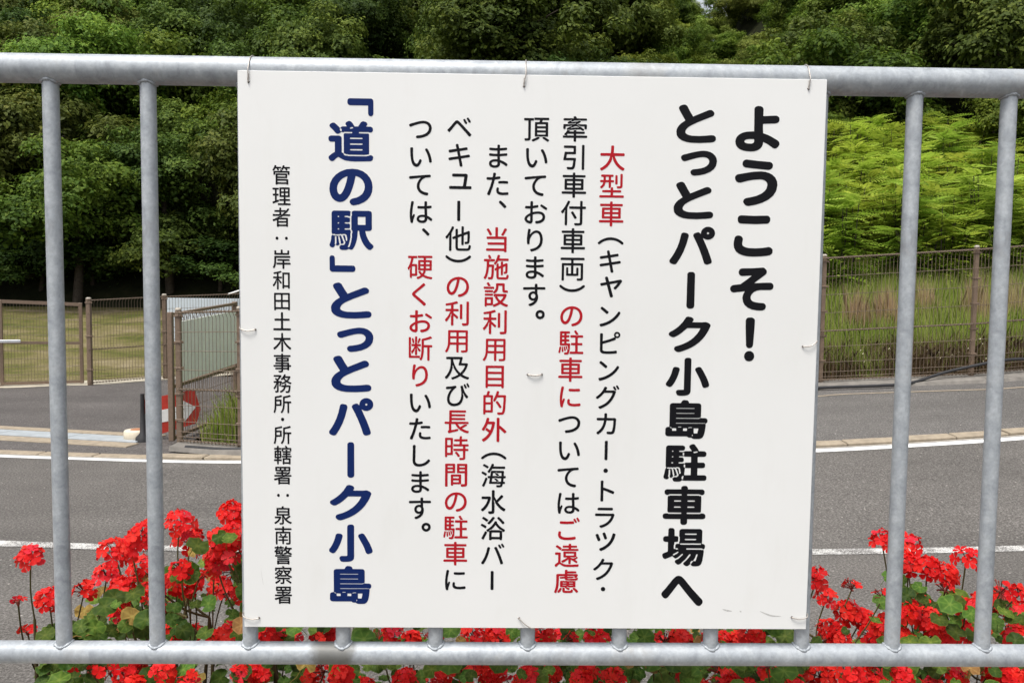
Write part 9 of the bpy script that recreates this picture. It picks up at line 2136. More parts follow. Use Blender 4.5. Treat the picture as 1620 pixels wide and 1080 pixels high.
(0.969,1.581,1.123,0.0155),
(-0.442,1.671,1.088,0.0193),
(0.486,1.555,1.081,0.0192),
(-0.653,1.869,1.237,0.0179),
(0.900,1.734,1.053,0.0217),
(-0.743,1.839,1.122,0.0144),
(0.169,1.578,1.113,0.0131),
(-0.367,1.511,1.010,0.0156),
(-0.087,1.558,1.041,0.0169),
(-0.811,1.429,1.105,0.0180),
(0.386,1.667,1.024,0.0215),
(-0.237,1.847,0.958,0.0209),
(-0.820,1.489,1.097,0.0103),
(0.635,1.661,1.067,0.0202),
(-0.856,1.830,1.062,0.0087),
(0.869,1.736,1.017,0.0178),
(-0.737,1.706,1.104,0.0196),
(-0.338,1.863,1.048,0.0216),
(-0.773,1.451,1.114,0.0138),
(-0.814,1.707,1.119,0.0149),
(0.962,1.554,0.994,0.0195),
(-0.523,1.828,1.064,0.0104),
(-0.467,1.771,1.036,0.0202),
(0.531,1.423,1.001,0.0151),
(-0.491,1.601,1.000,0.0155),
(0.483,1.801,1.018,0.0147),
(0.562,1.620,1.112,0.0125),
(-0.650,1.639,0.978,0.0170),
(0.543,1.934,0.993,0.0190),
(-0.846,1.573,1.017,0.0149),
(0.308,1.545,1.004,0.0176),
(0.519,1.492,1.077,0.0132),
(1.260,1.572,1.102,0.0178),
(0.866,1.567,1.175,0.0125),
(-0.753,1.935,1.076,0.0217),
(0.920,1.493,1.180,0.0190),
(0.283,1.726,1.066,0.0147),
(-0.796,1.608,0.997,0.0179),
(-0.833,1.802,0.998,0.0218),
(-0.627,1.933,1.139,0.0168),
(-0.392,1.580,0.975,0.0099),
(1.260,1.583,1.044,0.0122),
(0.771,1.462,1.034,0.0094),
(-0.832,1.927,1.104,0.0169),
(1.110,1.525,1.114,0.0136),
(0.239,1.808,1.016,0.0205),
(0.165,1.664,1.056,0.0155),
(-0.452,1.822,0.939,0.0193),
(0.281,1.562,1.048,0.0135),
(0.682,1.769,1.074,0.0116),
(-0.324,1.749,1.038,0.0100),
(-0.440,1.477,1.202,0.0138),
(-0.792,1.682,0.954,0.0135),
(-0.419,1.608,1.241,0.0187),
(0.288,1.787,1.024,0.0148),
(0.058,1.909,1.037,0.0133),
(0.094,1.718,1.040,0.0143),
(-0.854,1.537,1.010,0.0131),
(-0.031,1.884,0.943,0.0181),
(0.161,1.489,1.206,0.0148),
(0.153,1.897,1.040,0.0152),
(-0.806,1.679,0.972,0.0151),
(1.010,1.622,1.071,0.0162),
(-0.909,1.701,1.016,0.0137),
(-0.929,1.858,0.947,0.0112),
(-0.669,1.694,1.046,0.0096),
(-0.998,1.753,0.975,0.0197),
(-0.885,1.577,1.039,0.0179),
(-0.265,1.564,1.148,0.0203),
(-1.129,1.518,0.999,0.0188),
(-0.264,1.752,1.022,0.0181),
(0.208,1.477,1.105,0.0173),
(-0.746,1.817,0.956,0.0175),
(0.992,1.822,1.122,0.0208),
(0.946,1.828,1.037,0.0118),
(1.203,1.662,1.157,0.0093),
(-0.813,1.565,1.083,0.0131),
(0.308,1.456,1.078,0.0157),
(-0.640,1.908,1.028,0.0138),
(0.914,1.541,1.002,0.0169),
(0.434,1.670,1.030,0.0185),
(0.205,1.783,1.095,0.0156),
(0.576,1.691,0.973,0.0187),
(1.096,1.909,1.101,0.0184),
(-0.595,1.669,1.067,0.0203),
(-0.464,1.448,1.126,0.0174),
(-0.608,1.508,0.949,0.0089),
(1.203,1.562,1.047,0.0127),
(-0.522,1.576,1.182,0.0125),
(-0.743,1.655,1.151,0.0147),
(-0.814,1.440,1.038,0.0144),
(1.126,1.835,0.985,0.0159),
(-0.953,1.843,1.016,0.0187),
(0.192,1.578,0.973,0.0172),
(0.116,1.750,1.025,0.0219),
(-0.753,1.472,1.034,0.0209),
(0.493,1.488,0.979,0.0143),
(0.795,1.461,1.266,0.0128),
(1.133,1.659,1.150,0.0150),
(-0.567,1.696,1.258,0.0161),
(-0.741,1.439,1.013,0.0137),
(0.352,1.465,0.970,0.0141),
(0.213,1.489,1.014,0.0127),
(-0.519,1.425,1.063,0.0154),
(0.586,1.893,0.939,0.0139),
(-0.465,1.444,1.110,0.0129),
(-1.020,1.460,1.031,0.0168),
(-0.657,1.584,0.941,0.0186),
(0.198,1.826,0.935,0.0132),
(0.934,1.457,1.097,0.0152),
(1.376,1.694,0.945,0.0087),
(1.202,1.536,1.150,0.0195),
(-0.721,1.615,1.002,0.0152),
(1.105,1.544,0.996,0.0143),
(-0.874,1.581,1.141,0.0221),
(0.926,1.764,0.985,0.0165),
(-0.300,1.636,1.178,0.0134),
(1.138,1.561,1.022,0.0131),
(-0.735,1.579,1.142,0.0143),
(-0.326,1.493,1.259,0.0214),
(-0.016,1.522,1.120,0.0163),
(0.706,1.536,1.022,0.0125),
(0.420,1.563,1.140,0.0125),
(0.307,1.508,1.118,0.0220),
(-1.112,1.486,0.972,0.0144),
(1.173,1.462,1.174,0.0094),
(-1.026,1.455,1.035,0.0117),
(-0.515,1.687,0.954,0.0100),
(1.202,1.768,0.982,0.0164),
(1.019,1.911,1.046,0.0139),
(1.187,1.467,0.982,0.0220),
(0.087,1.564,1.021,0.0101),
(0.827,1.595,1.082,0.0119),
(-0.370,1.470,1.201,0.0181),
(0.595,1.692,0.984,0.0150),
(0.450,1.616,0.937,0.0163),
(0.437,1.567,0.970,0.0205),
(0.552,1.498,0.967,0.0151),
(-0.837,1.498,1.017,0.0148),
(-0.567,1.503,1.087,0.0179),
(-0.858,1.611,1.018,0.0223),
(-0.092,1.698,1.062,0.0162),
(0.769,1.544,0.993,0.0126),
(-1.092,1.481,0.998,0.0155),
(0.435,1.755,1.051,0.0096),
(-0.627,1.480,1.104,0.0203),
(1.024,1.627,1.053,0.0187),
(-0.822,1.438,1.079,0.0120),
(1.182,1.913,1.026,0.0137),
(-1.101,1.535,0.931,0.0188),
(0.589,1.703,1.009,0.0158),
(-0.437,1.568,0.999,0.0086),
(0.544,1.526,1.020,0.0117),
(0.801,1.783,0.949,0.0203),
(0.575,1.788,0.972,0.0182),
(0.886,1.793,0.951,0.0138),
(0.814,1.462,1.181,0.0173),
(0.919,1.568,1.177,0.0146),
(-0.901,1.827,1.130,0.0178),
(0.039,1.639,0.988,0.0128),
(0.224,1.561,1.172,0.0190),
(1.006,1.628,1.070,0.0120),
(0.049,1.432,1.131,0.0121),
(-0.531,1.534,1.351,0.0164),
(0.941,1.676,1.026,0.0136),
(1.006,1.860,1.037,0.0132),
(1.258,1.641,1.137,0.0125),
(-0.414,1.602,1.243,0.0188),
(0.984,1.782,0.933,0.0205),
(-0.814,1.735,1.151,0.0125),
(1.005,1.948,1.038,0.0132),
(0.280,1.635,1.048,0.0205),
(-0.822,1.602,1.072,0.0139),
(-0.300,1.859,1.055,0.0186),
(0.539,1.634,0.933,0.0214),
(-0.784,1.897,1.012,0.0132),
(-0.810,1.542,1.010,0.0207),
(0.512,1.548,1.074,0.0129),
(1.128,1.621,1.063,0.0180),
(1.097,1.459,0.972,0.0146),
(0.860,1.568,0.940,0.0162),
(0.216,1.451,1.153,0.0175),
(1.212,1.499,1.027,0.0203),
(-0.623,1.466,1.155,0.0168),
(0.354,1.573,0.968,0.0206),
(-0.957,1.710,1.008,0.0220),
(-1.006,1.937,0.988,0.0086),
(-0.880,1.916,1.058,0.0211),
(1.117,1.527,1.067,0.0124),
(0.596,1.534,0.999,0.0220),
(-0.081,1.542,1.031,0.0153),
(-0.587,1.785,1.062,0.0172),
(-1.085,1.476,1.010,0.0209),
(-0.734,1.539,1.214,0.0211),
(1.284,1.939,1.061,0.0140),
(-0.518,1.518,1.124,0.0127),
(0.883,1.641,1.212,0.0202),
(0.478,1.539,1.019,0.0214),
(-0.307,1.490,1.010,0.0176),
(-0.897,1.626,0.972,0.0214),
(0.544,1.470,1.110,0.0202),
(0.329,1.904,0.968,0.0185),
(0.930,1.748,0.946,0.0175),
(-0.152,1.642,1.069,0.0168),
(0.407,1.632,1.082,0.0215),
(1.099,1.495,0.989,0.0148),
(0.104,1.610,1.105,0.0195),
(-0.566,1.570,1.103,0.0128),
(1.170,1.493,1.129,0.0177),
(0.475,1.587,0.948,0.0124),
(-0.209,1.443,1.081,0.0172),
(1.169,1.500,1.136,0.0178),
(-0.322,1.607,1.010,0.0123),
(0.328,1.756,1.087,0.0131),
(-0.332,1.476,1.018,0.0180),
(0.908,1.545,0.939,0.0145),
(-0.813,1.427,1.102,0.0118),
(-0.699,1.767,1.018,0.0117),
(0.299,1.495,1.143,0.0086),
(1.280,1.601,1.002,0.0155),
(0.933,1.633,1.176,0.0153),
(-0.771,1.481,1.197,0.0126),
(-0.044,1.465,1.112,0.0118),
(-0.706,1.526,1.106,0.0130),
(1.200,1.524,1.150,0.0218),
(1.257,1.874,0.958,0.0169),
(0.228,1.738,1.072,0.0116),
(1.165,1.647,1.077,0.0196),
(0.065,1.729,1.054,0.0122),
(1.168,1.776,0.985,0.0151),
(0.243,1.777,0.995,0.0154),
(-0.279,1.602,1.183,0.0089),
(-0.419,1.562,1.258,0.0200),
(0.170,1.528,1.198,0.0144),
(-0.595,1.563,1.101,0.0152),
(1.212,1.548,1.011,0.0129),
(1.055,1.579,1.153,0.0131),
(-0.654,1.894,1.207,0.0217),
(1.007,1.708,0.999,0.0158),
(-0.408,1.763,1.092,0.0148),
(-0.651,1.720,0.955,0.0184),
(0.500,1.440,1.098,0.0171),
(1.011,1.500,0.977,0.0190),
(-0.932,1.657,0.959,0.0122),
(1.021,1.566,0.944,0.0162),
(-0.320,1.666,1.044,0.0216),
(0.987,1.477,1.046,0.0143),
(0.350,1.621,1.149,0.0165),
(0.975,1.629,0.954,0.0168),
(0.359,1.432,1.129,0.0190),
(0.339,1.447,1.020,0.0214),
(-0.840,1.655,0.981,0.0204),
(0.495,1.737,1.004,0.0212),
(-0.628,1.427,1.070,0.0162),
(0.778,1.577,1.041,0.0175),
(1.375,1.827,0.997,0.0135),
(-0.070,1.612,1.113,0.0118),
(0.164,1.714,1.131,0.0157),
(0.137,1.467,1.072,0.0154),
(0.819,1.771,0.972,0.0219),
(-0.751,1.771,0.985,0.0169),
(-0.141,1.516,1.083,0.0209),
(1.145,1.530,0.930,0.0136),
(0.822,1.679,1.046,0.0086),
(-1.097,1.523,0.977,0.0136),
(-0.685,1.695,1.223,0.0175),
(-0.592,1.435,1.150,0.0180),
(-0.823,1.627,1.011,0.0207),
(1.062,1.604,1.080,0.0200),
(-0.968,1.853,0.963,0.0176),
(0.881,1.512,1.143,0.0181),
(-0.448,1.460,1.334,0.0182),
(0.438,1.795,1.034,0.0187),
(0.907,1.878,0.971,0.0205),
(0.311,1.573,0.962,0.0214),
(1.229,1.651,1.085,0.0127),
(1.242,1.710,1.133,0.0161),
(0.567,1.457,1.105,0.0128),
(-1.102,1.490,0.996,0.0130),
(0.847,1.486,1.122,0.0139),
(-0.204,1.518,1.107,0.0136),
(-0.114,1.696,1.106,0.0173),
(0.193,1.600,0.983,0.0173),
(-0.766,1.858,1.170,0.0119),
(-0.331,1.534,1.019,0.0139),
(0.485,1.517,1.096,0.0147),
(0.188,1.550,1.089,0.0152),
(1.177,1.825,0.962,0.0140),
(0.261,1.750,1.074,0.0150),
(0.867,1.470,1.197,0.0189),
(-0.901,1.818,1.068,0.0129),
(-0.408,1.600,1.006,0.0124),
(-0.607,1.729,1.233,0.0216),
(-0.150,1.467,1.082,0.0134),
(-0.539,1.873,1.075,0.0130),
(0.299,1.662,1.020,0.0187),
(0.922,1.787,1.156,0.0185),
(-0.905,1.596,1.096,0.0146),
(-0.807,1.831,1.048,0.0121),
(1.175,1.526,1.172,0.0147),
(-0.488,1.616,1.203,0.0168),
(1.080,1.437,1.045,0.0210),
(-0.542,1.890,1.079,0.0159),
(0.205,1.716,1.081,0.0200),
(1.180,1.526,1.029,0.0135),
(-0.495,1.924,1.016,0.0120),
(-0.524,1.679,1.140,0.0187),
(1.356,1.673,1.016,0.0206),
(0.092,1.633,1.009,0.0189),
(-0.774,1.871,1.099,0.0162),
(1.114,1.496,1.072,0.0123),
(0.836,1.475,1.220,0.0147),
(0.726,1.497,1.209,0.0149),
(-0.540,1.862,1.086,0.0151),
(1.002,1.633,1.080,0.0209),
(0.965,1.437,1.049,0.0195),
(0.821,1.506,1.247,0.0124),
(-1.052,1.525,1.008,0.0213),
(-0.829,1.700,1.025,0.0216),
(1.272,1.730,1.113,0.0194),
(0.807,1.552,1.194,0.0102),
(0.734,1.440,1.130,0.0182),
(-0.185,1.436,1.063,0.0131),
(1.142,1.868,0.965,0.0122),
(1.043,1.561,1.122,0.0121),
(1.278,1.681,1.138,0.0209),
(-0.514,1.494,1.037,0.0141),
(-0.352,1.889,1.034,0.0174),
(0.874,1.649,1.026,0.0217),
(1.407,1.949,0.957,0.0170),
(1.168,1.478,1.003,0.0151),
(1.302,1.668,0.936,0.0146),
(1.400,1.722,0.946,0.0180),
(-0.687,1.784,1.136,0.0186),
(0.155,1.604,1.051,0.0168),
(0.876,1.490,1.048,0.0215),
(0.055,1.444,1.054,0.0213),
(1.210,1.740,1.041,0.0223),
(0.556,1.704,0.982,0.0204),
(1.089,1.452,1.050,0.0221),
(1.111,1.651,1.143,0.0176),
(-0.378,1.630,0.961,0.0169),
(0.101,1.763,1.095,0.0220),
(0.885,1.490,1.085,0.0128),
(0.364,1.580,1.133,0.0116),
(-0.381,1.851,0.987,0.0167),
(-0.605,1.498,1.075,0.0139),
(-0.718,1.497,1.025,0.0178),
(-1.030,1.496,1.049,0.0164),
(0.967,1.667,0.961,0.0218),
(-0.353,1.544,0.974,0.0218),
(0.955,1.552,1.125,0.0120),
(0.919,1.874,1.096,0.0156),
(1.151,1.866,1.023,0.0134),
(1.096,1.811,1.067,0.0083),
(0.149,1.549,1.005,0.0200),
(-0.820,1.489,1.036,0.0087),
(1.098,1.544,1.091,0.0202),
(-0.481,1.828,0.949,0.0122),
(-0.432,1.814,1.143,0.0202),
(-0.793,1.523,1.112,0.0088),
(0.008,1.483,1.126,0.0189),
(0.300,1.698,0.991,0.0180),
(0.150,1.585,1.129,0.0198),
(0.927,1.580,1.124,0.0161),
(0.793,1.496,1.167,0.0201),
(0.439,1.550,1.033,0.0142),
(0.098,1.425,1.142,0.0121),
(-0.392,1.539,1.241,0.0157),
(0.564,1.631,0.985,0.0221),
(0.461,1.692,1.118,0.0187),
(-0.427,1.925,1.016,0.0115),
(0.279,1.575,1.005,0.0161),
(-0.812,1.468,1.174,0.0178),
(-0.250,1.674,0.981,0.0146),
(0.890,1.465,1.235,0.0173),
(-1.015,1.788,1.008,0.0167),
(0.861,1.484,1.245,0.0190),
(-0.665,1.471,0.987,0.0124),
(-0.877,1.809,1.009,0.0141),
(-0.719,1.852,0.971,0.0086),
(0.491,1.503,1.152,0.0140),
(0.465,1.697,1.019,0.0142),
(-0.191,1.519,1.090,0.0111),
(0.084,1.487,1.223,0.0145),
(0.639,1.693,1.008,0.0218),
(-0.720,1.584,1.220,0.0210),
(-0.377,1.788,1.093,0.0196),
(0.797,1.578,1.007,0.0221),
(0.967,1.618,1.179,0.0137),
(1.219,1.756,0.958,0.0156),
(-0.645,1.550,1.056,0.0214),
(-0.607,1.620,0.935,0.0159),
(0.053,1.796,0.935,0.0156),
(0.424,1.576,0.955,0.0209),
(1.186,1.496,1.005,0.0140),
(0.219,1.793,1.064,0.0105),
(0.236,1.646,1.120,0.0164),
(-0.434,1.694,0.930,0.0166),
(-0.386,1.575,1.094,0.0207),
(0.990,1.748,1.136,0.0168),
(0.149,1.680,1.048,0.0195),
(-0.309,1.703,1.000,0.0190),
(0.346,1.804,1.074,0.0224),
(-0.851,1.908,0.997,0.0147),
(0.067,1.680,0.965,0.0126),
(0.999,1.421,1.058,0.0095),
(0.018,1.503,0.964,0.0225),
(0.566,1.684,1.033,0.0177),
(1.180,1.545,0.931,0.0220),
(-0.572,1.909,1.053,0.0225),
(-0.230,1.577,1.121,0.0218),
(0.181,1.480,1.188,0.0086),
(0.131,1.571,1.102,0.0211),
(0.370,1.591,0.947,0.0207),
(0.916,1.721,1.137,0.0174),
(0.660,1.791,0.973,0.0172),
(-0.048,1.799,0.961,0.0144),
(0.754,1.571,1.027,0.0124),
(0.220,1.586,1.084,0.0208),
(0.358,1.750,1.017,0.0124),
(0.395,1.777,1.033,0.0149),
(-1.175,1.678,0.948,0.0125),
(0.594,1.512,1.022,0.0162),
(0.467,1.431,0.992,0.0135),
(-0.297,1.742,0.967,0.0146),
(-0.678,1.546,0.990,0.0118),
(0.025,1.803,1.044,0.0221),
(0.569,1.470,1.125,0.0155),
(-1.083,1.458,1.007,0.0220),
(-0.183,1.560,1.105,0.0219),
(-0.731,1.718,1.216,0.0129),
(0.932,1.521,0.997,0.0176),
(0.901,1.477,1.125,0.0150),
(0.142,1.558,1.192,0.0185),
(1.489,1.846,1.022,0.0197),
(-0.485,1.876,1.027,0.0124),
(-0.900,1.686,0.958,0.0182),
(-0.134,1.465,1.063,0.0141),
(1.366,1.709,1.130,0.0117),
(0.594,1.717,1.031,0.0150),
(0.316,1.466,1.013,0.0136),
(0.124,1.651,1.142,0.0085),
(0.585,1.541,1.058,0.0154),
(-0.566,1.438,1.135,0.0190),
(0.766,1.444,1.142,0.0208),
(0.493,1.578,0.935,0.0140),
(1.104,1.499,1.065,0.0120),
(0.627,1.895,0.997,0.0158),
(0.945,1.783,0.998,0.0142),
(0.596,1.432,1.161,0.0132),
(1.148,1.597,1.178,0.0184),
(-0.669,1.629,0.931,0.0161),
(0.978,1.633,1.130,0.0115),
(-0.878,1.670,0.936,0.0224),
(0.822,1.585,1.136,0.0151),
(0.117,1.524,1.000,0.0143),
(0.497,1.577,1.105,0.0123),
(0.364,1.460,1.024,0.0126),
(1.218,1.934,1.092,0.0175),
(-0.689,1.530,0.947,0.0217),
(0.076,1.478,1.114,0.0175),
(0.232,1.530,1.077,0.0140),
(0.604,1.810,0.964,0.0200),
(1.417,1.766,0.947,0.0173),
(-0.963,1.432,1.033,0.0138),
(-0.413,1.547,1.058,0.0137),
(0.867,1.587,0.949,0.0135),
(0.570,1.728,1.061,0.0214),
(-0.246,1.616,0.955,0.0178),
(-0.639,1.476,1.144,0.0169),
(0.861,1.660,1.177,0.0211),
(-0.515,1.615,1.273,0.0202),
(1.077,1.673,0.989,0.0208),
(0.851,1.544,0.967,0.0175),
(-0.958,1.920,0.934,0.0126),
(-0.886,1.743,1.111,0.0179),
(1.122,1.623,1.096,0.0156),
(-1.062,1.944,0.966,0.0209),
(-0.610,1.524,1.271,0.0132),
(0.209,1.673,1.141,0.0199),
(-0.390,1.512,0.967,0.0179),
(0.257,1.619,0.990,0.0144),
(-0.693,1.606,1.179,0.0129),
(0.910,1.437,1.025,0.0217),
(-0.547,1.867,1.087,0.0163),
(0.753,1.428,1.127,0.0168),
(-0.836,1.721,1.059,0.0082),
(0.360,1.462,1.094,0.0154),
(0.105,1.537,1.002,0.0116),
(-0.205,1.774,1.002,0.0206),
(-0.430,1.898,1.010,0.0188),
(-1.049,1.911,0.940,0.0196),
(0.906,1.594,1.173,0.0151),
(-0.271,1.667,0.947,0.0185),
(-0.496,1.584,1.005,0.0126),
(1.311,1.765,0.964,0.0166),
(1.101,1.450,1.145,0.0150),
(-0.451,1.606,1.085,0.0205),
(0.374,1.548,1.069,0.0115),
(-0.756,1.683,1.021,0.0197),
(0.945,1.429,1.001,0.0168),
(-0.785,1.690,1.134,0.0186),
(-0.430,1.495,1.125,0.0167),
(-0.093,1.646,1.121,0.0200),
(0.297,1.653,1.102,0.0133),
(0.098,1.562,1.042,0.0133),
(-0.565,1.589,1.088,0.0158),
(0.302,1.507,1.122,0.0224),
(0.998,1.577,0.973,0.0185),
(-0.522,1.859,0.962,0.0208),
(0.039,1.871,0.938,0.0179),
(-0.538,1.429,1.026,0.0141),
(-0.560,1.752,1.197,0.0209),
(-0.194,1.523,1.130,0.0085),
(1.213,1.909,1.089,0.0216),
(1.086,1.598,1.030,0.0211),
(0.788,1.541,0.958,0.0206),
(0.034,1.426,1.095,0.0197),
(0.103,1.556,1.103,0.0194),
(0.868,1.775,0.976,0.0193),
(-0.878,1.835,0.985,0.0180),
(-0.439,1.480,1.074,0.0198),
(-0.828,1.549,0.937,0.0198),
(-1.009,1.433,1.020,0.0216),
(-0.381,1.574,0.964,0.0161),
(0.634,1.607,1.068,0.0115),
(-0.371,1.647,1.146,0.0113),
(1.135,1.482,1.081,0.0181),
(0.902,1.521,1.067,0.0174),
(0.421,1.427,1.155,0.0118),
(0.323,1.671,1.075,0.0161),
(0.034,1.616,1.055,0.0129),
(1.520,1.906,1.008,0.0107),
(0.275,1.873,1.039,0.0136),
(0.158,1.612,1.092,0.0125),
(0.542,1.530,1.003,0.0213),
(0.587,1.530,1.058,0.0164),
(-0.482,1.478,0.967,0.0109),
(0.553,1.796,0.981,0.0082),
(-0.933,1.719,1.020,0.0199),
(0.445,1.911,1.009,0.0223),
(-0.057,1.884,0.948,0.0198),
(-0.809,1.591,1.075,0.0195),
(0.592,1.660,1.129,0.0144),
(-0.634,1.773,1.198,0.0156),
(-0.831,1.449,1.011,0.0171),
(-1.102,1.482,1.035,0.0223),
(-0.112,1.571,1.125,0.0135),
(-0.341,1.554,0.972,0.0154),
(1.449,1.916,0.955,0.0152),
(0.771,1.434,1.128,0.0181),
(-0.080,1.632,0.979,0.0186),
(0.461,1.480,1.086,0.0144),
(1.045,1.526,0.943,0.0119),
(-0.994,1.472,1.055,0.0139),
(1.093,1.565,0.960,0.0200),
(-0.820,1.922,1.085,0.0140),
(0.064,1.796,1.026,0.0176),
(1.230,1.794,1.077,0.0200),
(0.192,1.675,0.937,0.0109),
(-0.519,1.603,1.128,0.0196),
(0.563,1.659,0.976,0.0169),
(-0.710,1.728,0.996,0.0091),
(0.589,1.766,1.006,0.0165),
(0.996,1.661,1.136,0.0189),
(-0.485,1.532,0.970,0.0173),
(0.967,1.503,1.137,0.0170),
(-0.591,1.425,1.021,0.0136),
(-0.610,1.905,0.993,0.0122),
(-0.725,1.517,1.238,0.0190),
(0.264,1.859,1.037,0.0158),
(-0.546,1.441,1.012,0.0151),
(-0.294,1.577,1.054,0.0186),
(-0.660,1.835,0.984,0.0130),
(1.133,1.882,1.090,0.0130),
(0.991,1.529,1.124,0.0205),
(-1.145,1.626,0.975,0.0146),
(-0.646,1.782,1.141,0.0144),
(-0.461,1.442,1.067,0.0118),
(0.191,1.654,1.137,0.0147),
(-0.101,1.936,1.033,0.0093),
(-0.422,1.676,1.184,0.0209),
(0.462,1.774,1.089,0.0179),
(-0.347,1.877,0.935,0.0129),
(0.629,1.666,1.071,0.0195),
(0.904,1.525,0.950,0.0127),
(0.504,1.621,0.933,0.0169),
(0.428,1.680,1.025,0.0208),
(0.491,1.705,1.060,0.0122),
(-0.552,1.656,1.173,0.0128),
(1.215,1.757,1.036,0.0156),
(0.632,1.805,0.977,0.0173),
(-0.260,1.857,1.007,0.0206),
(0.473,1.946,0.984,0.0115),
(1.088,1.459,1.119,0.0171),
(-0.890,1.716,0.981,0.0204),
(0.713,1.424,1.118,0.0127),
(1.085,1.482,1.202,0.0174),
(-0.759,1.812,0.948,0.0141),
(-0.746,1.786,1.058,0.0184),
(1.374,1.713,1.039,0.0151),
(0.831,1.634,1.045,0.0187),
(-0.608,1.753,1.223,0.0195),
(1.340,1.731,1.009,0.0121),
(-1.073,1.479,0.959,0.0199),
(1.146,1.577,0.984,0.0119),
(0.894,1.812,0.942,0.0110),
(1.055,1.805,0.974,0.0131),
(1.000,1.828,1.115,0.0219),
(1.376,1.893,1.008,0.0163),
(0.043,1.531,1.012,0.0143),
(0.285,1.501,1.172,0.0181),
(0.055,1.949,1.019,0.0158),
(0.476,1.503,0.983,0.0135),
(0.255,1.748,1.035,0.0203),
(-0.441,1.783,0.980,0.0194),
(2.070,1.913,0.952,0.0179),
(-1.767,1.698,1.074,0.0164),
(2.261,1.745,1.121,0.0168),
(-2.595,1.567,0.970,0.0214),
(-1.827,1.898,1.074,0.0148),
(-1.791,1.789,0.974,0.0243),
(-2.428,1.559,1.069,0.0156),
(1.514,1.462,0.975,0.0130),
(-1.387,1.633,1.244,0.0156),
(2.080,1.503,1.003,0.0234),
(1.895,1.761,1.133,0.0237),
(1.816,1.566,1.053,0.0222),
(1.878,1.563,0.977,0.0168),
(-1.760,1.914,1.098,0.0157),
(-1.924,1.904,1.052,0.0149),
(-2.287,1.453,1.087,0.0236),
(-1.396,1.633,1.173,0.0185),
(-1.440,1.669,1.147,0.0171),
(1.453,1.894,1.064,0.0144),
(2.154,1.542,1.104,0.0242),
(-1.601,1.488,1.173,0.0196),
(1.534,1.768,1.136,0.0149),
(2.143,1.863,1.263,0.0154),
(-2.335,1.873,0.980,0.0146),
(-2.542,1.816,1.143,0.0151),
(-1.869,1.795,1.083,0.0179),
(2.325,1.726,1.117,0.0235),
(1.573,1.561,1.075,0.0225),
(1.948,1.767,1.254,0.0194),
(1.928,1.744,1.074,0.0137),
(1.793,1.748,1.258,0.0134),
(-2.310,1.430,0.946,0.0224),
(-1.785,1.666,1.192,0.0138),
(-2.277,1.499,1.270,0.0198),
(1.403,1.897,1.053,0.0154),
(2.472,1.735,1.238,0.0210),
(-2.098,1.791,1.269,0.0220),
(1.402,1.827,1.261,0.0201),
(2.203,1.686,1.146,0.0162),
(-2.042,1.768,1.012,0.0140),
(1.656,1.533,1.005,0.0204),
(2.317,1.583,1.205,0.0236),
(-2.501,1.792,0.999,0.0143),
(1.628,1.754,1.163,0.0174),
(1.425,1.575,1.076,0.0185),
(1.766,1.896,1.042,0.0158),
(-1.893,1.592,1.239,0.0194),
(1.668,1.519,1.176,0.0231),
(2.216,1.775,0.983,0.0186),
(-1.366,1.639,1.250,0.0187),
(2.371,1.600,1.263,0.0209),
(-2.291,1.905,0.951,0.0130),
(-2.243,1.905,1.021,0.0244),
(1.527,1.439,1.115,0.0148),
(-2.074,1.750,1.165,0.0186),
(-1.886,1.702,1.229,0.0162),
(-2.320,1.730,1.081,0.0211),
(-1.910,1.872,1.020,0.0133),
(-2.313,1.678,1.193,0.0237),
(-1.378,1.810,1.031,0.0190),
(1.986,1.527,1.068,0.0190),
(-1.479,1.581,1.047,0.0248),
(-1.815,1.865,0.955,0.0239),
(1.817,1.654,1.235,0.0132),
(2.401,1.421,1.094,0.0146),
(-2.193,1.625,1.214,0.0192),
(2.161,1.622,1.138,0.0205),
(-1.743,1.740,1.157,0.0236),
(-2.063,1.788,1.263,0.0151),
(2.264,1.709,1.039,0.0145),
(-1.609,1.488,1.113,0.0196),
(-2.173,1.489,0.936,0.0153),
(1.994,1.430,1.102,0.0181),
(-1.669,1.603,1.079,0.0226),
(1.936,1.736,1.069,0.0213),
(2.085,1.562,1.028,0.0169),
(-2.291,1.429,1.129,0.0219),
(-2.215,1.679,1.067,0.0249),
(-2.255,1.627,1.215,0.0222),
(-2.465,1.519,1.193,0.0201),
(1.534,1.528,1.187,0.0213),
(-1.731,1.682,0.981,0.0173),
(2.356,1.626,1.015,0.0157),
(1.626,1.783,0.968,0.0215),
(-1.789,1.672,0.951,0.0169),
(-2.086,1.878,1.050,0.0180),
(1.442,1.647,0.973,0.0245),
(1.665,1.915,1.198,0.0226),
(2.220,1.841,1.217,0.0223),
(-2.591,1.759,1.071,0.0142),
(1.535,1.871,1.268,0.0245),
(-1.785,1.687,1.105,0.0186),
(1.958,1.464,1.043,0.0243),
(-2.515,1.820,0.933,0.0156),
(-1.548,1.738,1.118,0.0131),
(-2.186,1.757,0.950,0.0165),
(1.805,1.591,1.021,0.0175),
(-1.946,1.887,0.949,0.0192),
(-1.416,1.649,1.060,0.0235),
(2.147,1.862,1.132,0.0166),
(1.708,1.489,1.215,0.0224),
(2.451,1.740,1.072,0.0167),
(2.453,1.519,1.023,0.0165),
(-1.698,1.558,0.960,0.0154),
(-2.398,1.655,1.018,0.0137),
(2.510,1.443,1.153,0.0208),
(-2.458,1.893,1.179,0.0238),
(2.267,1.905,0.958,0.0161),
(1.353,1.847,0.947,0.0194),
(1.658,1.704,0.995,0.0139),
(-2.100,1.877,0.975,0.0141),
(1.487,1.839,1.063,0.0242),
(1.661,1.686,1.019,0.0165),
(-2.536,1.593,1.020,0.0155),
(1.901,1.790,1.050,0.0160),
(-2.404,1.892,1.019,0.0220),
(2.597,1.752,0.969,0.0248),
(-1.514,1.460,1.023,0.0145),
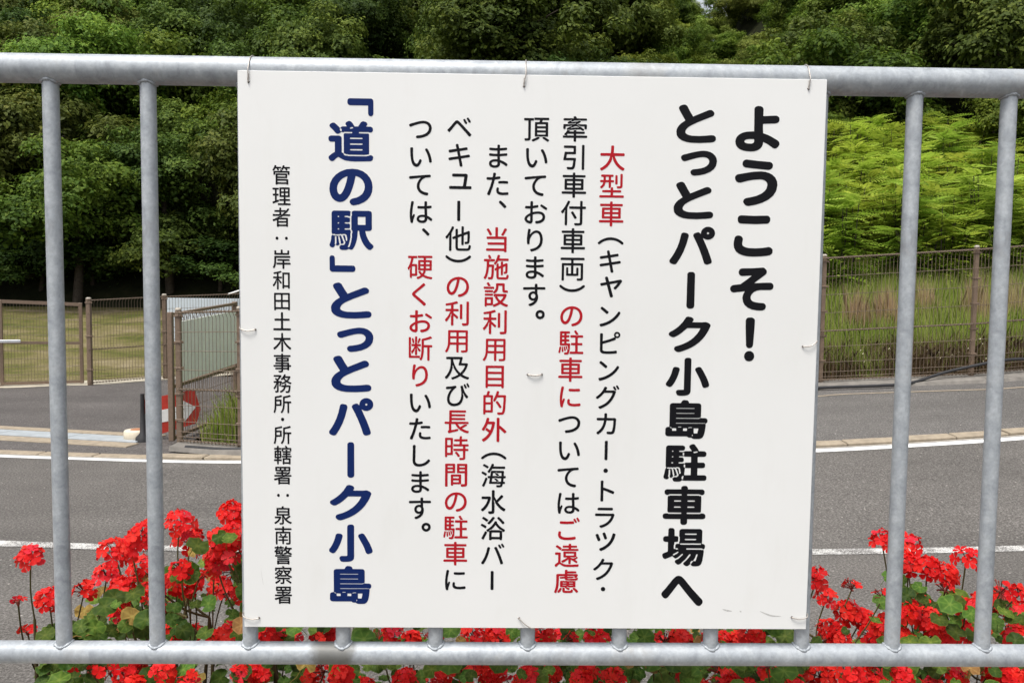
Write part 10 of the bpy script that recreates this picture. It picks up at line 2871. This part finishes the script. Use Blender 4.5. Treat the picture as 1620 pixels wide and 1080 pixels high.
(-2.271,1.705,1.232,0.0250),
(-1.300,1.858,0.972,0.0241),
(-2.202,1.708,1.222,0.0131),
(2.462,1.707,1.198,0.0192),
(-1.954,1.584,1.130,0.0182),
(-1.426,1.801,1.089,0.0141),
(-2.377,1.547,1.176,0.0230),
(-2.503,1.577,1.193,0.0240),
(-1.743,1.438,1.168,0.0211),
(1.760,1.748,1.011,0.0136),
(2.286,1.437,1.186,0.0183),
(2.460,1.635,1.030,0.0220),
(-1.636,1.760,1.122,0.0188),
(1.917,1.496,1.201,0.0151),
(-1.684,1.474,1.007,0.0176),
(-2.360,1.638,1.219,0.0200),
(2.279,1.713,1.143,0.0148),
(-1.693,1.449,1.120,0.0204),
(2.484,1.917,1.079,0.0209),
(2.571,1.912,1.258,0.0177),
(2.337,1.759,0.953,0.0170),
(1.647,1.422,1.056,0.0152),
(-1.417,1.474,1.189,0.0176),
(-1.990,1.579,1.257,0.0245),
(1.718,1.876,1.177,0.0181),
(-1.842,1.627,1.226,0.0250),
(-1.626,1.487,1.057,0.0231),
(-2.129,1.495,1.112,0.0238),
(-2.409,1.617,1.067,0.0134),
(2.029,1.916,1.038,0.0168),
(-2.565,1.452,1.037,0.0135),
(1.973,1.439,1.134,0.0220),
(2.420,1.724,1.119,0.0239),
(2.351,1.474,0.979,0.0131),
(1.428,1.592,1.052,0.0191),
(-1.911,1.800,1.226,0.0248),
(2.533,1.764,1.252,0.0163),
(-1.818,1.707,1.260,0.0174),
(2.084,1.592,1.167,0.0170),
(-2.381,1.545,0.955,0.0159),
(-2.506,1.898,1.044,0.0238),
(2.073,1.436,1.053,0.0218),
(2.347,1.589,1.189,0.0220),
(-2.257,1.613,0.935,0.0207),
(1.944,1.810,1.146,0.0224),
(-1.967,1.445,1.095,0.0141),
(2.159,1.479,1.229,0.0198),
(1.355,1.494,1.010,0.0207),
(-2.354,1.523,1.042,0.0160),
(-2.373,1.821,1.188,0.0166),
(-2.058,1.780,1.022,0.0193),
(1.549,1.708,1.108,0.0180),
(-2.533,1.825,1.039,0.0183),
(2.463,1.453,1.202,0.0143),
(-1.617,1.538,1.124,0.0246),
(-1.895,1.739,1.174,0.0167),
(-1.531,1.649,1.116,0.0172),
(2.289,1.672,0.939,0.0218),
(-2.411,1.586,0.949,0.0190),
(2.405,1.655,1.003,0.0156),
(2.481,1.465,0.945,0.0230),
(-1.363,1.814,1.260,0.0206),
(-2.454,1.871,1.245,0.0154),
(2.352,1.661,1.118,0.0185),
(2.276,1.470,1.127,0.0216),
(1.610,1.703,1.091,0.0145),
(1.879,1.607,0.930,0.0145),
(-1.647,1.650,1.228,0.0139),
(1.432,1.823,1.193,0.0250),
(1.370,1.847,0.957,0.0200),
(-1.536,1.588,0.985,0.0245),
(1.582,1.427,1.040,0.0185),
(-2.436,1.789,1.156,0.0159),
(-1.959,1.556,1.180,0.0196),
(2.238,1.591,1.091,0.0234),
(1.635,1.869,0.966,0.0213),
(-2.016,1.581,1.176,0.0222),
(-2.468,1.429,1.012,0.0211),
(-1.737,1.664,1.049,0.0247),
(-2.297,1.881,1.100,0.0212),
(-2.124,1.599,1.140,0.0162),
(2.231,1.744,0.961,0.0146),
(1.430,1.570,1.201,0.0178),
(-2.468,1.531,0.964,0.0210),
(2.526,1.549,1.029,0.0134),
(2.135,1.434,0.991,0.0213),
(-2.413,1.794,1.157,0.0150),
(1.437,1.851,0.981,0.0223),
(-2.300,1.427,1.067,0.0228),
(-1.967,1.658,1.115,0.0239),
(-2.357,1.824,1.199,0.0140),
(2.555,1.555,1.066,0.0199),
(-2.132,1.573,1.205,0.0169),
(2.470,1.525,1.002,0.0199),
(2.157,1.815,1.267,0.0143),
(1.541,1.489,1.204,0.0131),
(2.083,1.611,1.250,0.0239),
(1.706,1.442,0.965,0.0235),
(2.594,1.814,1.229,0.0169),
(-1.626,1.522,0.982,0.0239),
(2.024,1.809,0.943,0.0237),
(2.531,1.805,1.184,0.0183),
(-2.008,1.462,1.105,0.0152),
(-2.001,1.590,0.963,0.0228),
(1.450,1.918,0.983,0.0141),
(-1.830,1.838,1.092,0.0145),
(2.539,1.445,1.019,0.0218),
(2.125,1.727,1.112,0.0193),
(2.236,1.710,1.200,0.0159),
(-2.184,1.874,1.100,0.0180),
(-2.262,1.724,1.004,0.0145),
(1.482,1.475,1.253,0.0240),
(2.176,1.897,1.229,0.0136),
(-2.239,1.448,1.093,0.0169),
(-2.112,1.792,1.074,0.0184),
(-1.948,1.485,1.208,0.0215),
(-2.489,1.538,1.110,0.0147),
(-1.603,1.844,1.250,0.0172),
(-2.489,1.832,1.162,0.0168),
(1.806,1.452,1.164,0.0247),
(-1.907,1.827,1.238,0.0184),
(1.537,1.786,1.259,0.0147),
(2.074,1.518,1.070,0.0244),
(-1.338,1.493,0.938,0.0159),
(2.176,1.676,1.016,0.0206),
(-1.962,1.909,1.052,0.0231),
(1.585,1.545,1.045,0.0190),
(1.718,1.864,1.022,0.0238),
(-1.867,1.891,1.143,0.0209),
(1.536,1.666,0.998,0.0184),
(-2.549,1.773,1.170,0.0141),
(-1.436,1.820,1.051,0.0160),
(-2.197,1.860,1.009,0.0208),
(1.836,1.869,0.949,0.0162),
(1.466,1.497,1.109,0.0216),
(2.554,1.523,1.192,0.0230),
(2.559,1.567,1.014,0.0136),
(1.940,1.487,0.964,0.0247),
(1.501,1.801,1.252,0.0240),
(1.480,1.785,0.931,0.0196),
(2.132,1.463,1.250,0.0208),
(1.696,1.780,1.045,0.0200),
(1.475,1.622,0.951,0.0217),
(2.204,1.704,1.185,0.0160),
(-2.372,1.506,1.152,0.0175),
(-2.100,1.509,0.933,0.0247),
(2.316,1.438,1.015,0.0194),
(-2.141,1.486,1.153,0.0152),
(-2.343,1.771,0.941,0.0172),
(-1.890,1.616,1.049,0.0183),
(-2.148,1.635,1.121,0.0130),
(2.284,1.537,1.013,0.0146),
(-1.548,1.532,1.168,0.0187),
(1.998,1.529,1.257,0.0160),
(2.568,1.581,0.956,0.0187),
(-1.723,1.573,0.951,0.0161),
(-2.327,1.867,1.250,0.0171),
(1.756,1.466,1.054,0.0162),
(-1.430,1.516,1.191,0.0143),
(2.051,1.821,1.150,0.0199),
(-1.971,1.720,0.985,0.0155),
(2.005,1.828,1.188,0.0142),
(-1.857,1.744,1.162,0.0203),
(2.138,1.814,0.931,0.0145),
(2.246,1.535,1.008,0.0170),
(-1.471,1.626,1.030,0.0164),
(2.353,1.659,1.252,0.0242),
(-1.989,1.467,1.088,0.0185),
(-1.522,1.447,1.093,0.0246),
(1.791,1.752,1.125,0.0245),
(2.506,1.833,1.068,0.0193),
(-1.979,1.786,1.101,0.0207),
(2.403,1.493,1.204,0.0230),
(1.923,1.456,1.166,0.0175),
(1.469,1.706,0.989,0.0212),
(2.369,1.513,1.154,0.0133),
(-2.261,1.827,0.961,0.0144),
(-1.891,1.810,1.243,0.0217),
(1.423,1.612,1.025,0.0174),
(-1.629,1.521,0.980,0.0145),
(2.133,1.645,0.974,0.0158),
(-2.314,1.586,1.126,0.0159),
(-2.383,1.755,0.977,0.0184),
(-2.407,1.459,1.045,0.0191),
(-2.294,1.656,1.107,0.0220),
(1.744,1.831,0.973,0.0155),
(2.064,1.447,1.066,0.0240),
(2.433,1.468,1.182,0.0181),
(2.540,1.905,0.968,0.0187),
(-2.497,1.877,1.076,0.0212),
(1.718,1.440,1.232,0.0214),
(-2.269,1.699,1.017,0.0143),
(-1.378,1.564,1.264,0.0154),
(-1.524,1.857,1.091,0.0155),
(-1.452,1.583,0.997,0.0194),
(1.793,1.765,1.162,0.0241),
(1.434,1.457,0.976,0.0178),
(-2.356,1.819,1.099,0.0223),
(2.567,1.557,1.215,0.0201),
(2.187,1.579,0.962,0.0182),
(2.361,1.520,1.058,0.0227),
(-2.182,1.623,1.117,0.0169),
(-2.476,1.487,0.946,0.0220),
(1.368,1.702,0.952,0.0189),
(1.361,1.870,0.987,0.0243),
(-2.372,1.817,1.264,0.0245),
(-1.429,1.834,1.268,0.0132),
(2.109,1.493,1.265,0.0130),
(2.513,1.779,1.254,0.0166),
(-1.785,1.651,1.167,0.0146),
(-1.876,1.622,1.073,0.0249),
(-2.582,1.547,1.120,0.0234)]

# ------------------------------------------------------------------ wall, planter, railing
RY = 1.2871; X0 = -.6972; BR = 1.2369; TR_ = BR+.9256
mb = MB(); mb.box((0, RY+.01, .55), (5.6, .22, 1.10), bev=.012); o = mb.build('parapet_wall', M['concrete']); tag(o, 'grey concrete parapet under the galvanised railing, below the picture', 'wall')
pl = empty('planter', (0, 1.68, 0)); tag(pl, 'long concrete planter holding the geraniums behind the railing', 'planter')
mb = MB(); mb.box((0, .29, .40), (5.4, .06, .80), bev=.008); mb.build('front_wall', M['concrete'], pl)
for sx in (-1, 1):
    mb = MB(); mb.box((sx*2.67, -.012, .40), (.06, .54, .80), bev=.008); mb.build('end_wall', M['concrete'], pl)
mb = MB(); mb.box((0, -.012, .37), (5.276, .54, .74)); mb.build('soil', M['soil'], pl)

rail = empty('railing', (0, RY, 1.10)); tag(rail, 'galvanised tube railing with upright bars that carries the white sign', 'railing')
def tube_x(x0, x1, z, r, name):
    n = 60; mb = MB(); mb.tube([(x0+(x1-x0)*i/n, 0, 0) for i in range(n+1)], r, 28); o = mb.build(name, M['galvstain' if name == 'bottom_rail' else 'galv'], rail); o.location = (0, 0, z-1.10); return o
tube_x(-2.7, 2.7, TR_, .0222, 'top_rail'); tube_x(-2.7, 2.7, BR, .0176, 'bottom_rail')
bar_me = None; weld_me = {}
def weld(rb, up):
    if (rb, up) in weld_me: return weld_me[(rb, up)]
    a = .0120; pts = []; rd = []
    for k in range(33):
        t = 2*math.pi*k/32; x, y = a*math.cos(t)*1.06, a*math.sin(t)*1.06
        pts.append((x, y, up*math.sqrt(max(0, rb*rb-y*y))*1.0)); rd.append(.0024+.0006*math.sin(7*t)+.0004*math.sin(13*t+1))
    mb = MB(); mb.tube(pts, rd, 6, cap=False); o = mb.build('weld_bead', M['galv']); me = o.data; bpy.data.objects.remove(o); weld_me[(rb, up)] = me; return me
i0 = int((-2.6-X0)/.15)
i = i0
while X0+.15*i < 2.65:
    x = X0+.15*i
    if abs(x-(X0+.15*-4)) < .01 or abs(x-(X0+.15*15)) < .01:
        mb = MB(); mb.tube([(0, 0, 0), (0, 0, TR_-1.10-.012)], .0222, 24); mb.box((0, 0, .005), (.14, .10, .01), bev=.002)
        o = mb.build('support_post', M['galv'], rail); o.location = (x, 0, 0)
    else:
        if bar_me is None:
            z0, z1 = BR+.002, TR_-.002
            mb = MB(); mb.tube([(0, 0, z0+(z1-z0)*k/8) for k in range(9)], .0120, 24, cap=False); o = mb.build('upright_bar', M['galv'], rail); bar_me = o.data
        else: o = mesh_obj('upright_bar', bar_me, None, rail)
        o.location = (x, 0, -1.10)
        b = mesh_obj('weld_bead', weld(.0176, 1), None, o); b.location = (0, 0, BR)
        b = mesh_obj('weld_bead', weld(.0222, -1), None, o); b.location = (0, 0, TR_)
    i += 1

# ------------------------------------------------------------------ the sign
sign = empty('notice_sign', (-.4015, 1.2696, 1.287)); sign.rotation_euler = (.00803, 0, 0)
tag(sign, 'large white notice board with vertical Japanese lettering, wired to the railing', 'sign')
SW, SH = .9045, .8712
mb = MB(); mb.box((SW/2, .0015, SH/2), (SW, .003, SH), bev=.0006); mb.build('board', M['sign'], sign)


def glyph(loops):
    out = []
    for s_ in loops:
        x, y = s_[0], s_[1]; P = [(x, y)]
        for i in range(2, len(s_), 2):
            x += s_[i]; y += s_[i+1]; P.append((x, y))
        out.append([(a/1000*1.16-.08, b/1000*1.16-.08) for a, b in P])
    return out


# every printed character is a part of its own; equal characters share one mesh
LETTER = {}


def letter_mesh(bold, code, mat):
    key = (bold, code, mat)
    if key in LETTER: return LETTER[key]
    cu = bpy.data.curves.new('letter', 'CURVE'); cu.dimensions = '2D'; cu.fill_mode = 'BOTH'; cu.extrude = .00012
    for loop in glyph((GLYPHS_BOLD if bold else GLYPHS_PLAIN)[code]):
        sp = cu.splines.new('POLY'); sp.points.add(len(loop)-1); sp.use_cyclic_u = True
        for q, (a, b) in zip(sp.points, loop): q.co = (a, b, 0, 1)
    co = bpy.data.objects.new('letter', cu); COL.objects.link(co)
    me = bpy.data.meshes.new_from_object(co.evaluated_get(bpy.context.evaluated_depsgraph_get()))
    bpy.data.objects.remove(co)
    me.transform(Matrix.Rotation(math.pi/2, 4, 'X')); me.materials.clear(); me.materials.append(M[mat]); LETTER[key] = me
    return me


letter_style = [('black', 1, 'large bold black letter'), ('blue', 1, 'large bold navy letter'), ('black', 0, None), ('red', 0, 'red letter'), ('black', 0, None)]
for part_index, code, rot, cx, cz, sx, sz, ox, oz in GLYPH_SPOTS:
    mat, bold, lab = letter_style[part_index]
    o = mesh_obj('letter', letter_mesh(bold, code, mat), None, sign)
    # local x,z are glyph u,v; a turned character is rotated a quarter clockwise
    S_ = Matrix.Diagonal((sx/1000, 1, sz/1000, 1)) @ Matrix.Translation((-ox, 0, -oz))
    R_ = Matrix.Rotation(math.pi/2, 4, 'Y') if rot else Matrix.Identity(4)
    o.matrix_local = Matrix.Translation((cx/1000, -.00022, cz/1000)) @ R_ @ S_
    if lab: o['label'] = lab
mb = MB()
for L in SCUFFS:
    pts = spline([(a/1000, -.0002, b/1000) for a, b in L], 6); n = len(pts)
    for i in range(n-1):
        h0 = .0011*math.sin(math.pi*i/(n-1))+.0002; h1 = .0011*math.sin(math.pi*(i+1)/(n-1))+.0002
        a, b = pts[i], pts[i+1]; mb.add([(a.x, a.y, a.z-h0), (b.x, b.y, b.z-h1), (b.x, b.y, b.z+h1), (a.x, a.y, a.z+h0)], [(0, 1, 2, 3)])
mb.build('scuff_mark', M['scuff'], sign)

WN = ['at the top left corner of the sign, over the top rail', 'at the middle of the top edge, over the top rail', 'at the top right corner of the sign, over the top rail',
      'halfway down the left edge of the sign', 'halfway down the right edge of the sign', 'at the bottom left corner of the sign', 'at the middle of the bottom edge of the sign',
      'at the bottom right corner of the sign', 'in the centre of the sign between the text columns']
SM = Matrix.Translation((-.4015, 1.2696, 1.287)) @ Matrix.Rotation(.00803, 4, 'X')
for i, (hx, hz, ex, ez) in enumerate(WIRE_SPOTS):
    hx, hz, ex, ez = hx/1000, hz/1000, ex/1000, ez/1000
    t = empty('wire_tie', SM @ Vector((hx, 0, hz))); tag(t, 'twisted wire tie '+WN[i], 'wire tie', 'wire ties of the sign')
    L = lambda x, y, z: SM @ Vector((x, y, z))-SM @ Vector((hx, 0, hz))
    mb = MB(); r_ = .0009
    if i < 3:
        b = hx+(ex-hx); pts = [L(hx, .002, hz), L(hx-.0004, -.002, hz+.003), L(hx+(ex-hx)*.3, -.0028, hz+(ez-hz)*.5), L(ex, -.003, SH+.001)]
        zc = TR_; base = SM @ Vector((hx, 0, hz))
        for an in (200, 225, 255, 270, 285, 320, 360, 400, 440):
            a = R(an-180+0); yy = RY-math.cos(R(an-180))*.0235; zz = zc+math.sin(R(an-180))*.0235
            pts.append(Vector((base.x+ex-hx+.002*(an-200)/240, yy, zz))-base)
        mb.tube(spline(pts, 4), r_, 6); mb.tube([L(hx-.0002, -.0014, hz-.001), L(hx+.0006, -.0022, hz+.012)], r_*1.3, 6)
    elif i == 8:
        mb.tube(spline([L(hx, .002, hz), L(hx, -.0018, hz), L((hx+ex)/2, -.0032, hz-.0016), L(ex, -.0018, ez), L(ex, .002, ez)], 5), r_*1.2, 6)
    else:
        over = 0.006
        dx = (1 if ex > hx else -1)
        if i == 6: pts = [L(hx, .002, hz), L(hx, -.002, hz), L(hx+(ex-hx)*.5, -.004, hz+(ez-hz)*.6), L(ex, -.002, ez-.0005), L(ex+.004, .010, ez-.003)]
        else: pts = [L(hx, .002, hz), L(hx, -.002, hz), L(hx+(ex-hx)*.5, -.0035, hz+(ez-hz)*.5-.0025), L(ex, -.002, ez), L(ex+dx*.003, .006, ez+.003), L(ex+dx*.002, .018, ez+.003)]
        mb.tube(spline(pts, 5), r_, 6)
    mb.build('wire', M['wire'], t)
    mb = MB()
    for q in ([(hx, hz)] if i != 8 else [(hx, hz), (ex, ez)]):
        c0 = L(q[0], -.0004, q[1]); vs = [c0+Vector((.0019*math.cos(a*math.pi/5), 0, .0017*math.sin(a*math.pi/5))) for a in range(10)]; mb.add(vs, [tuple(range(10))])
        c0 = L(q[0], -.0014, q[1]); mb.tube([c0+Vector((.0011*math.cos(a), -.0004, .0011*math.sin(a))) for a in np.linspace(0, 6.28, 9)], .0005, 5)
    mb.build('hole_rim', M['hole'], t)


# ------------------------------------------------------------------ geraniums
def gleaf(seed):
    rg = random.Random(seed); n = 28; V = [(0, 0, 0)]; T = [.95]; F3 = []
    ph = rg.uniform(0, 6)
    for j, rr in enumerate((.28, .55, .8, 1.0)):
        for k in range(n):
            th = math.pi*2*k/n; notch = math.exp(-((abs(th-math.pi))/.34)**2)
            sc = 1+.035*math.cos(7*th)*(j > 1)+.035*math.cos(14*th+1)*(j == 3)-.50*notch*(rr**.7)
            r_ = rr*sc; z = .16*rr*rr*(1+.0*th)+.075*math.sin(7*th+ph)*rr**2+.10*math.sin(3*th+ph*2)*rr-.16*(rr**3)
            V.append((r_*math.cos(th), r_*math.sin(th), z))
            T.append(.5+.22*(math.cos(7*th) > .72)*(j < 3)+(.16 if j == 3 else 0)-(.20 if j == 2 else 0)+rg.uniform(-.07, .07))
    mb = []
    for k in range(n): mb.append((0, 1+k, 1+(k+1) % n))
    for j in range(3):
        for k in range(n):
            a = 1+j*n+k; b = 1+j*n+(k+1) % n; mb.append((a, a+n, b+n)); mb.append((a, b+n, b))
    # stalk: a thin three sided tube bending down
    pts = [Vector((0, 0, -.0)), Vector((-.35, .05, -.45)), Vector((-.55, .0, -1.15)), Vector((-.55, .1, -1.9))]
    for i, p in enumerate(pts):
        for q in range(3):
            a = q*2.09; V.append((p.x+.035*math.cos(a), p.y+.035*math.sin(a), p.z)); T.append(.6)
    b0 = 1+4*n
    for i in range(3):
        for q in range(3):
            a = b0+i*3+q; b = b0+i*3+(q+1) % 3; mb.append((a, b, b+3)); mb.append((a, b+3, a+3))
    me = np_mesh('leaf', V, mb, np.clip(T, 0, 1), smooth=True); me.materials.append(M['geranium']); return me


def floret_mesh(seed):
    rg = random.Random(seed); V = []; F = []
    for p in range(5):
        a0 = 2*math.pi*p/5+rg.uniform(-.1, .1); b = len(V); W = rg.uniform(.38, .46); cup = rg.uniform(.05, .40); tw = rg.uniform(-.12, .12)
        rows = ((0., .05), (.28, .16), (.55, .36), (.80, W), (.95, W*.80), (1.03, W*.36))
        for j, (l_, w_) in enumerate(rows):
            for k in range(4):
                u = (k/3*2-1)
                x = l_-.03*u*u*(j == 5); y = u*w_; z = cup*l_*(1.15-l_*.9)+.09*(u*u)*l_+tw*u*l_+rg.uniform(-.015, .015)+.03*math.sin(5*u+p)*(l_ > .7)
                V.append((x*math.cos(a0)-y*math.sin(a0), x*math.sin(a0)+y*math.cos(a0), z))
        for j in range(5):
            for k in range(3):
                i_ = b+j*4+k; F.append((i_, i_+4, i_+5, i_+1))
    me = np_mesh('floret', V, F, smooth=True); me.materials.append(M['petal']); return me


def umbel_mesh(dirs, plen, buds, seed):
    rg = random.Random(seed); mb = MB()
    for d_, k in dirs:
        e = d_*plen*k; m_ = e*.5+Vector((0, 0, .06*plen))
        mb.tube([(0, 0, 0), m_, e], [.0011, .0009, .0010], 4, cap=False)
    for j in range(buds):
        a = rg.uniform(0, 6.28); el = rg.uniform(-.2, 1.2); d_ = Vector((math.cos(a)*math.cos(el), math.sin(a)*math.cos(el), math.sin(el)))
        e = d_*plen*rg.uniform(.7, 1.05); mb.tube([(0, 0, 0), e*.55, e, e*1.10, e*1.22], [.0010, .0009, .0012, .0022, .0004], 5)
    mb.tube([(0, 0, -.006), (0, 0, 0), (0, 0, .004)], [.0018, .0034, .002], 6)
    return mb


GL = [gleaf(k) for k in range(6)]
DL = []
for me in GL[:2]:
    me = me.copy(); me.materials.clear(); me.materials.append(M['deadleaf']); DL.append(me)
FL = [floret_mesh(k) for k in range(6)]
NP = 13
GLAB = ['geranium at the left end of the planter, outside the picture', 'second geranium from the left end of the planter, outside the picture', 'geranium just beyond the left edge of the picture', 'sparse geranium at the far left with a single red flower cluster leaning over the road',
        'bushy red geranium left of the sign, behind the second upright bar', 'tall red geranium partly hidden by the left edge of the sign',
        'red geranium below the left half of the sign', 'red geranium below the right half of the sign',
        'red geranium at the bottom right corner of the sign with spent brown stalks', 'tall red geranium rising between the two right-hand bars',
        'red geranium at the right edge of the picture',
        'geranium just beyond the right edge of the picture', 'geranium at the right end of the planter, outside the picture']
PX = [-2.35, -1.95, -1.50, -1.02, -.68, -.46, -.12, .28, .66, .98, 1.32, 1.75, 2.25]
GER = []
for i, px in enumerate(PX):
    g_ = empty('geranium', (px, 1.70, .742)); tag(g_, GLAB[i], 'geranium', 'geraniums in the planter'); GER.append(g_)
stem = [MB() for _ in PX]
rg = random.Random(21)


def nearest(x):
    return min(range(NP), key=lambda i: abs(PX[i]-x+rg.uniform(-.08, .08)))


hubs = [[] for _ in PX]
CAMV = Vector((0, 0, CAM_Z))
for hx, hy, hz, hr, kind in HEADS:
    i = nearest(hx); base = Vector((PX[i], 1.70, .742)); top = Vector((hx, hy, hz))
    hd = (CAMV-top).normalized()*.45+Vector((rg.uniform(-.35, .35), rg.uniform(-.3, .2), 1.)); hd.normalize()
    hr = max(hr, .015)*.92
    frad = min(.0155, max(.0125, hr*.60)); plen = max(.012, hr-frad*.25)
    ctr = top-hd*plen*.45
    n = {0: 11, 1: 6, 2: 2, 3: 2}[kind]; buds = {0: rg.randrange(1, 5), 1: 9, 2: 15, 3: 3}[kind]
    dirs = []
    for k in range(n):
        u = (k+.5)/n; el = math.acos(1-u*(1.28 if kind == 0 else 1.15)); a = k*2.39996+rg.uniform(-.25, .25)
        dirs.append((Vector((math.sin(el)*math.cos(a), math.sin(el)*math.sin(a), math.cos(el))), rg.uniform(.82, 1.08)))
    o = umbel_mesh(dirs, plen, buds, rg.random()).build('flower_head', M['pedicel'], GER[i])
    q = hd.to_track_quat('Z', 'Y'); o.rotation_mode = 'QUATERNION'; o.rotation_quaternion = q; o.location = ctr-base
    if kind == 2: o['label'] = 'spent flower head with bare dark stalks'
    for d_, k in dirs:
        f_ = mesh_obj('floret', FL[rg.randrange(6)], None, o); f_.location = d_*plen*k
        nd = (d_+Vector((rg.uniform(-.35, .35), rg.uniform(-.35, .35), .25+rg.uniform(-.2, .3)))).normalized()
        f_.rotation_mode = 'QUATERNION'; f_.rotation_quaternion = nd.to_track_quat('Z', 'Y') @ Euler((0, 0, rg.uniform(0, 6))).to_quaternion()
        s_ = frad*rg.uniform(.85, 1.12)*(.8 if kind == 3 and rg.random() < .4 else 1); f_.scale = (s_, s_, s_)
    # flower stalk down to a branch
    hub = ctr+Vector(((PX[i]-hx)*.30+rg.uniform(-.02, .02), rg.uniform(-.01, .04)+(1.7-hy)*.4, -rg.uniform(.12, .19)))
    stem[i].tube([p-base for p in spline([hub, hub.lerp(ctr, .5)+Vector((rg.uniform(-.01, .01), 0, -.004)), ctr-hd*.004], 3)], .0016, 5)
    hubs[i].append(hub)
for i, H in enumerate(hubs):
    base = Vector((PX[i], 1.70, .742)); rg.shuffle(H)
    for k, h in enumerate(H):
        if k % 3 == 0 or k < 4:
            st = Vector((rg.uniform(-.05, .05), rg.uniform(-.05, .05), 0))
            mid = st.lerp(h-base, .5)+Vector((rg.uniform(-.03, .03), rg.uniform(-.02, .02), -.02))
            stem[i].tube(spline([st, mid, h-base], 4), [.0062-.0035*j/8 for j in range(9)], 6)
            last = (st, mid, h-base)
        else:
            a = min([q for q in H[:k]], key=lambda q: (q-h).length)
            stem[i].tube(spline([(a-base)*1., (a-base).lerp(h-base, .5)+Vector((0, 0, -.012)), h-base], 3), .0026, 5)
lc = [0]*NP
for lx, ly, lz_, lr in LEAVES:
    i = nearest(lx); base = Vector((PX[i], 1.70, .742)); lc[i] += 1
    p = Vector((lx, ly, lz_)); dead = rg.random() < .05; o = mesh_obj('leaf', DL[rg.randrange(2)] if dead else GL[rg.randrange(6)], None, GER[i]); o.location = p-base
    if dead: o['label'] = 'withered yellow-brown leaf'
    nd = ((CAMV-p).normalized()*rg.uniform(.2, 1.0)+Vector((rg.uniform(-.55, .55), rg.uniform(-.4, .3), rg.uniform(.35, 1.)))).normalized()
    o.rotation_mode = 'QUATERNION'; o.rotation_quaternion = nd.to_track_quat('Z', 'Y') @ Euler((0, 0, rg.uniform(0, 6.28))).to_quaternion()
    s_ = lr*rg.uniform(.85, 1.15); o.scale = (s_*rg.uniform(.85, 1.1), s_, s_)
for i, m_ in enumerate(stem):
    if not m_.v: m_.tube([(0, 0, 0), (.02, 0, .3)], .005, 5)
    o = m_.build('stem', None, GER[i]); me = o.data; a = me.attributes.new('tint', 'FLOAT', 'POINT')
    a.data.foreach_set('value', [min(1, max(0, v.co.z*1.6-.1)) for v in me.vertices]); me.materials.append(M['gstem'])

# yellow leaf reaching in at the left edge
yl = empty('tall_sprig', (-1.16, 1.62, .742)); tag(yl, 'thin sprig with one yellow leaf tip reaching in at the left edge, halfway up', 'plant')
mb = MB(); mb.tube(spline([(0, 0, 0), (-.03, .02, .6), (.0, .0, 1.0), (.035, 0, 1.205)], 6), [.004-.0025*j/18 for j in range(19)], 6); mb.build('stem', M['bark'], yl)
for k, (lx_, lz2, an, ln) in enumerate(((.030, 1.207, -.35, .052), (-.01, 1.05, 2.6, .05), (.0, .9, -2.9, .045))):
    V = []; n = 6
    for j in range(n+1):
        t = j/n; wv = .011*math.sin(math.pi*t**.8)+.0003
        for sg in (-1, 0, 1): V.append((t*ln, sg*wv*.5, sg*wv+(-.006*t*t)))
    F = [(j*3+q, (j+1)*3+q, (j+1)*3+q+1, j*3+q+1) for j in range(n) for q in (0, 1)]
    o = mesh_obj('leaf', np_mesh('leaf', V, F, smooth=True), M['yellowleaf'], yl); o.location = (lx_, 0, lz2); o.rotation_euler = (0, -an if abs(an) < 1 else an, 0)
    if abs(an) < 1: o.rotation_euler = (0, .5, 0)
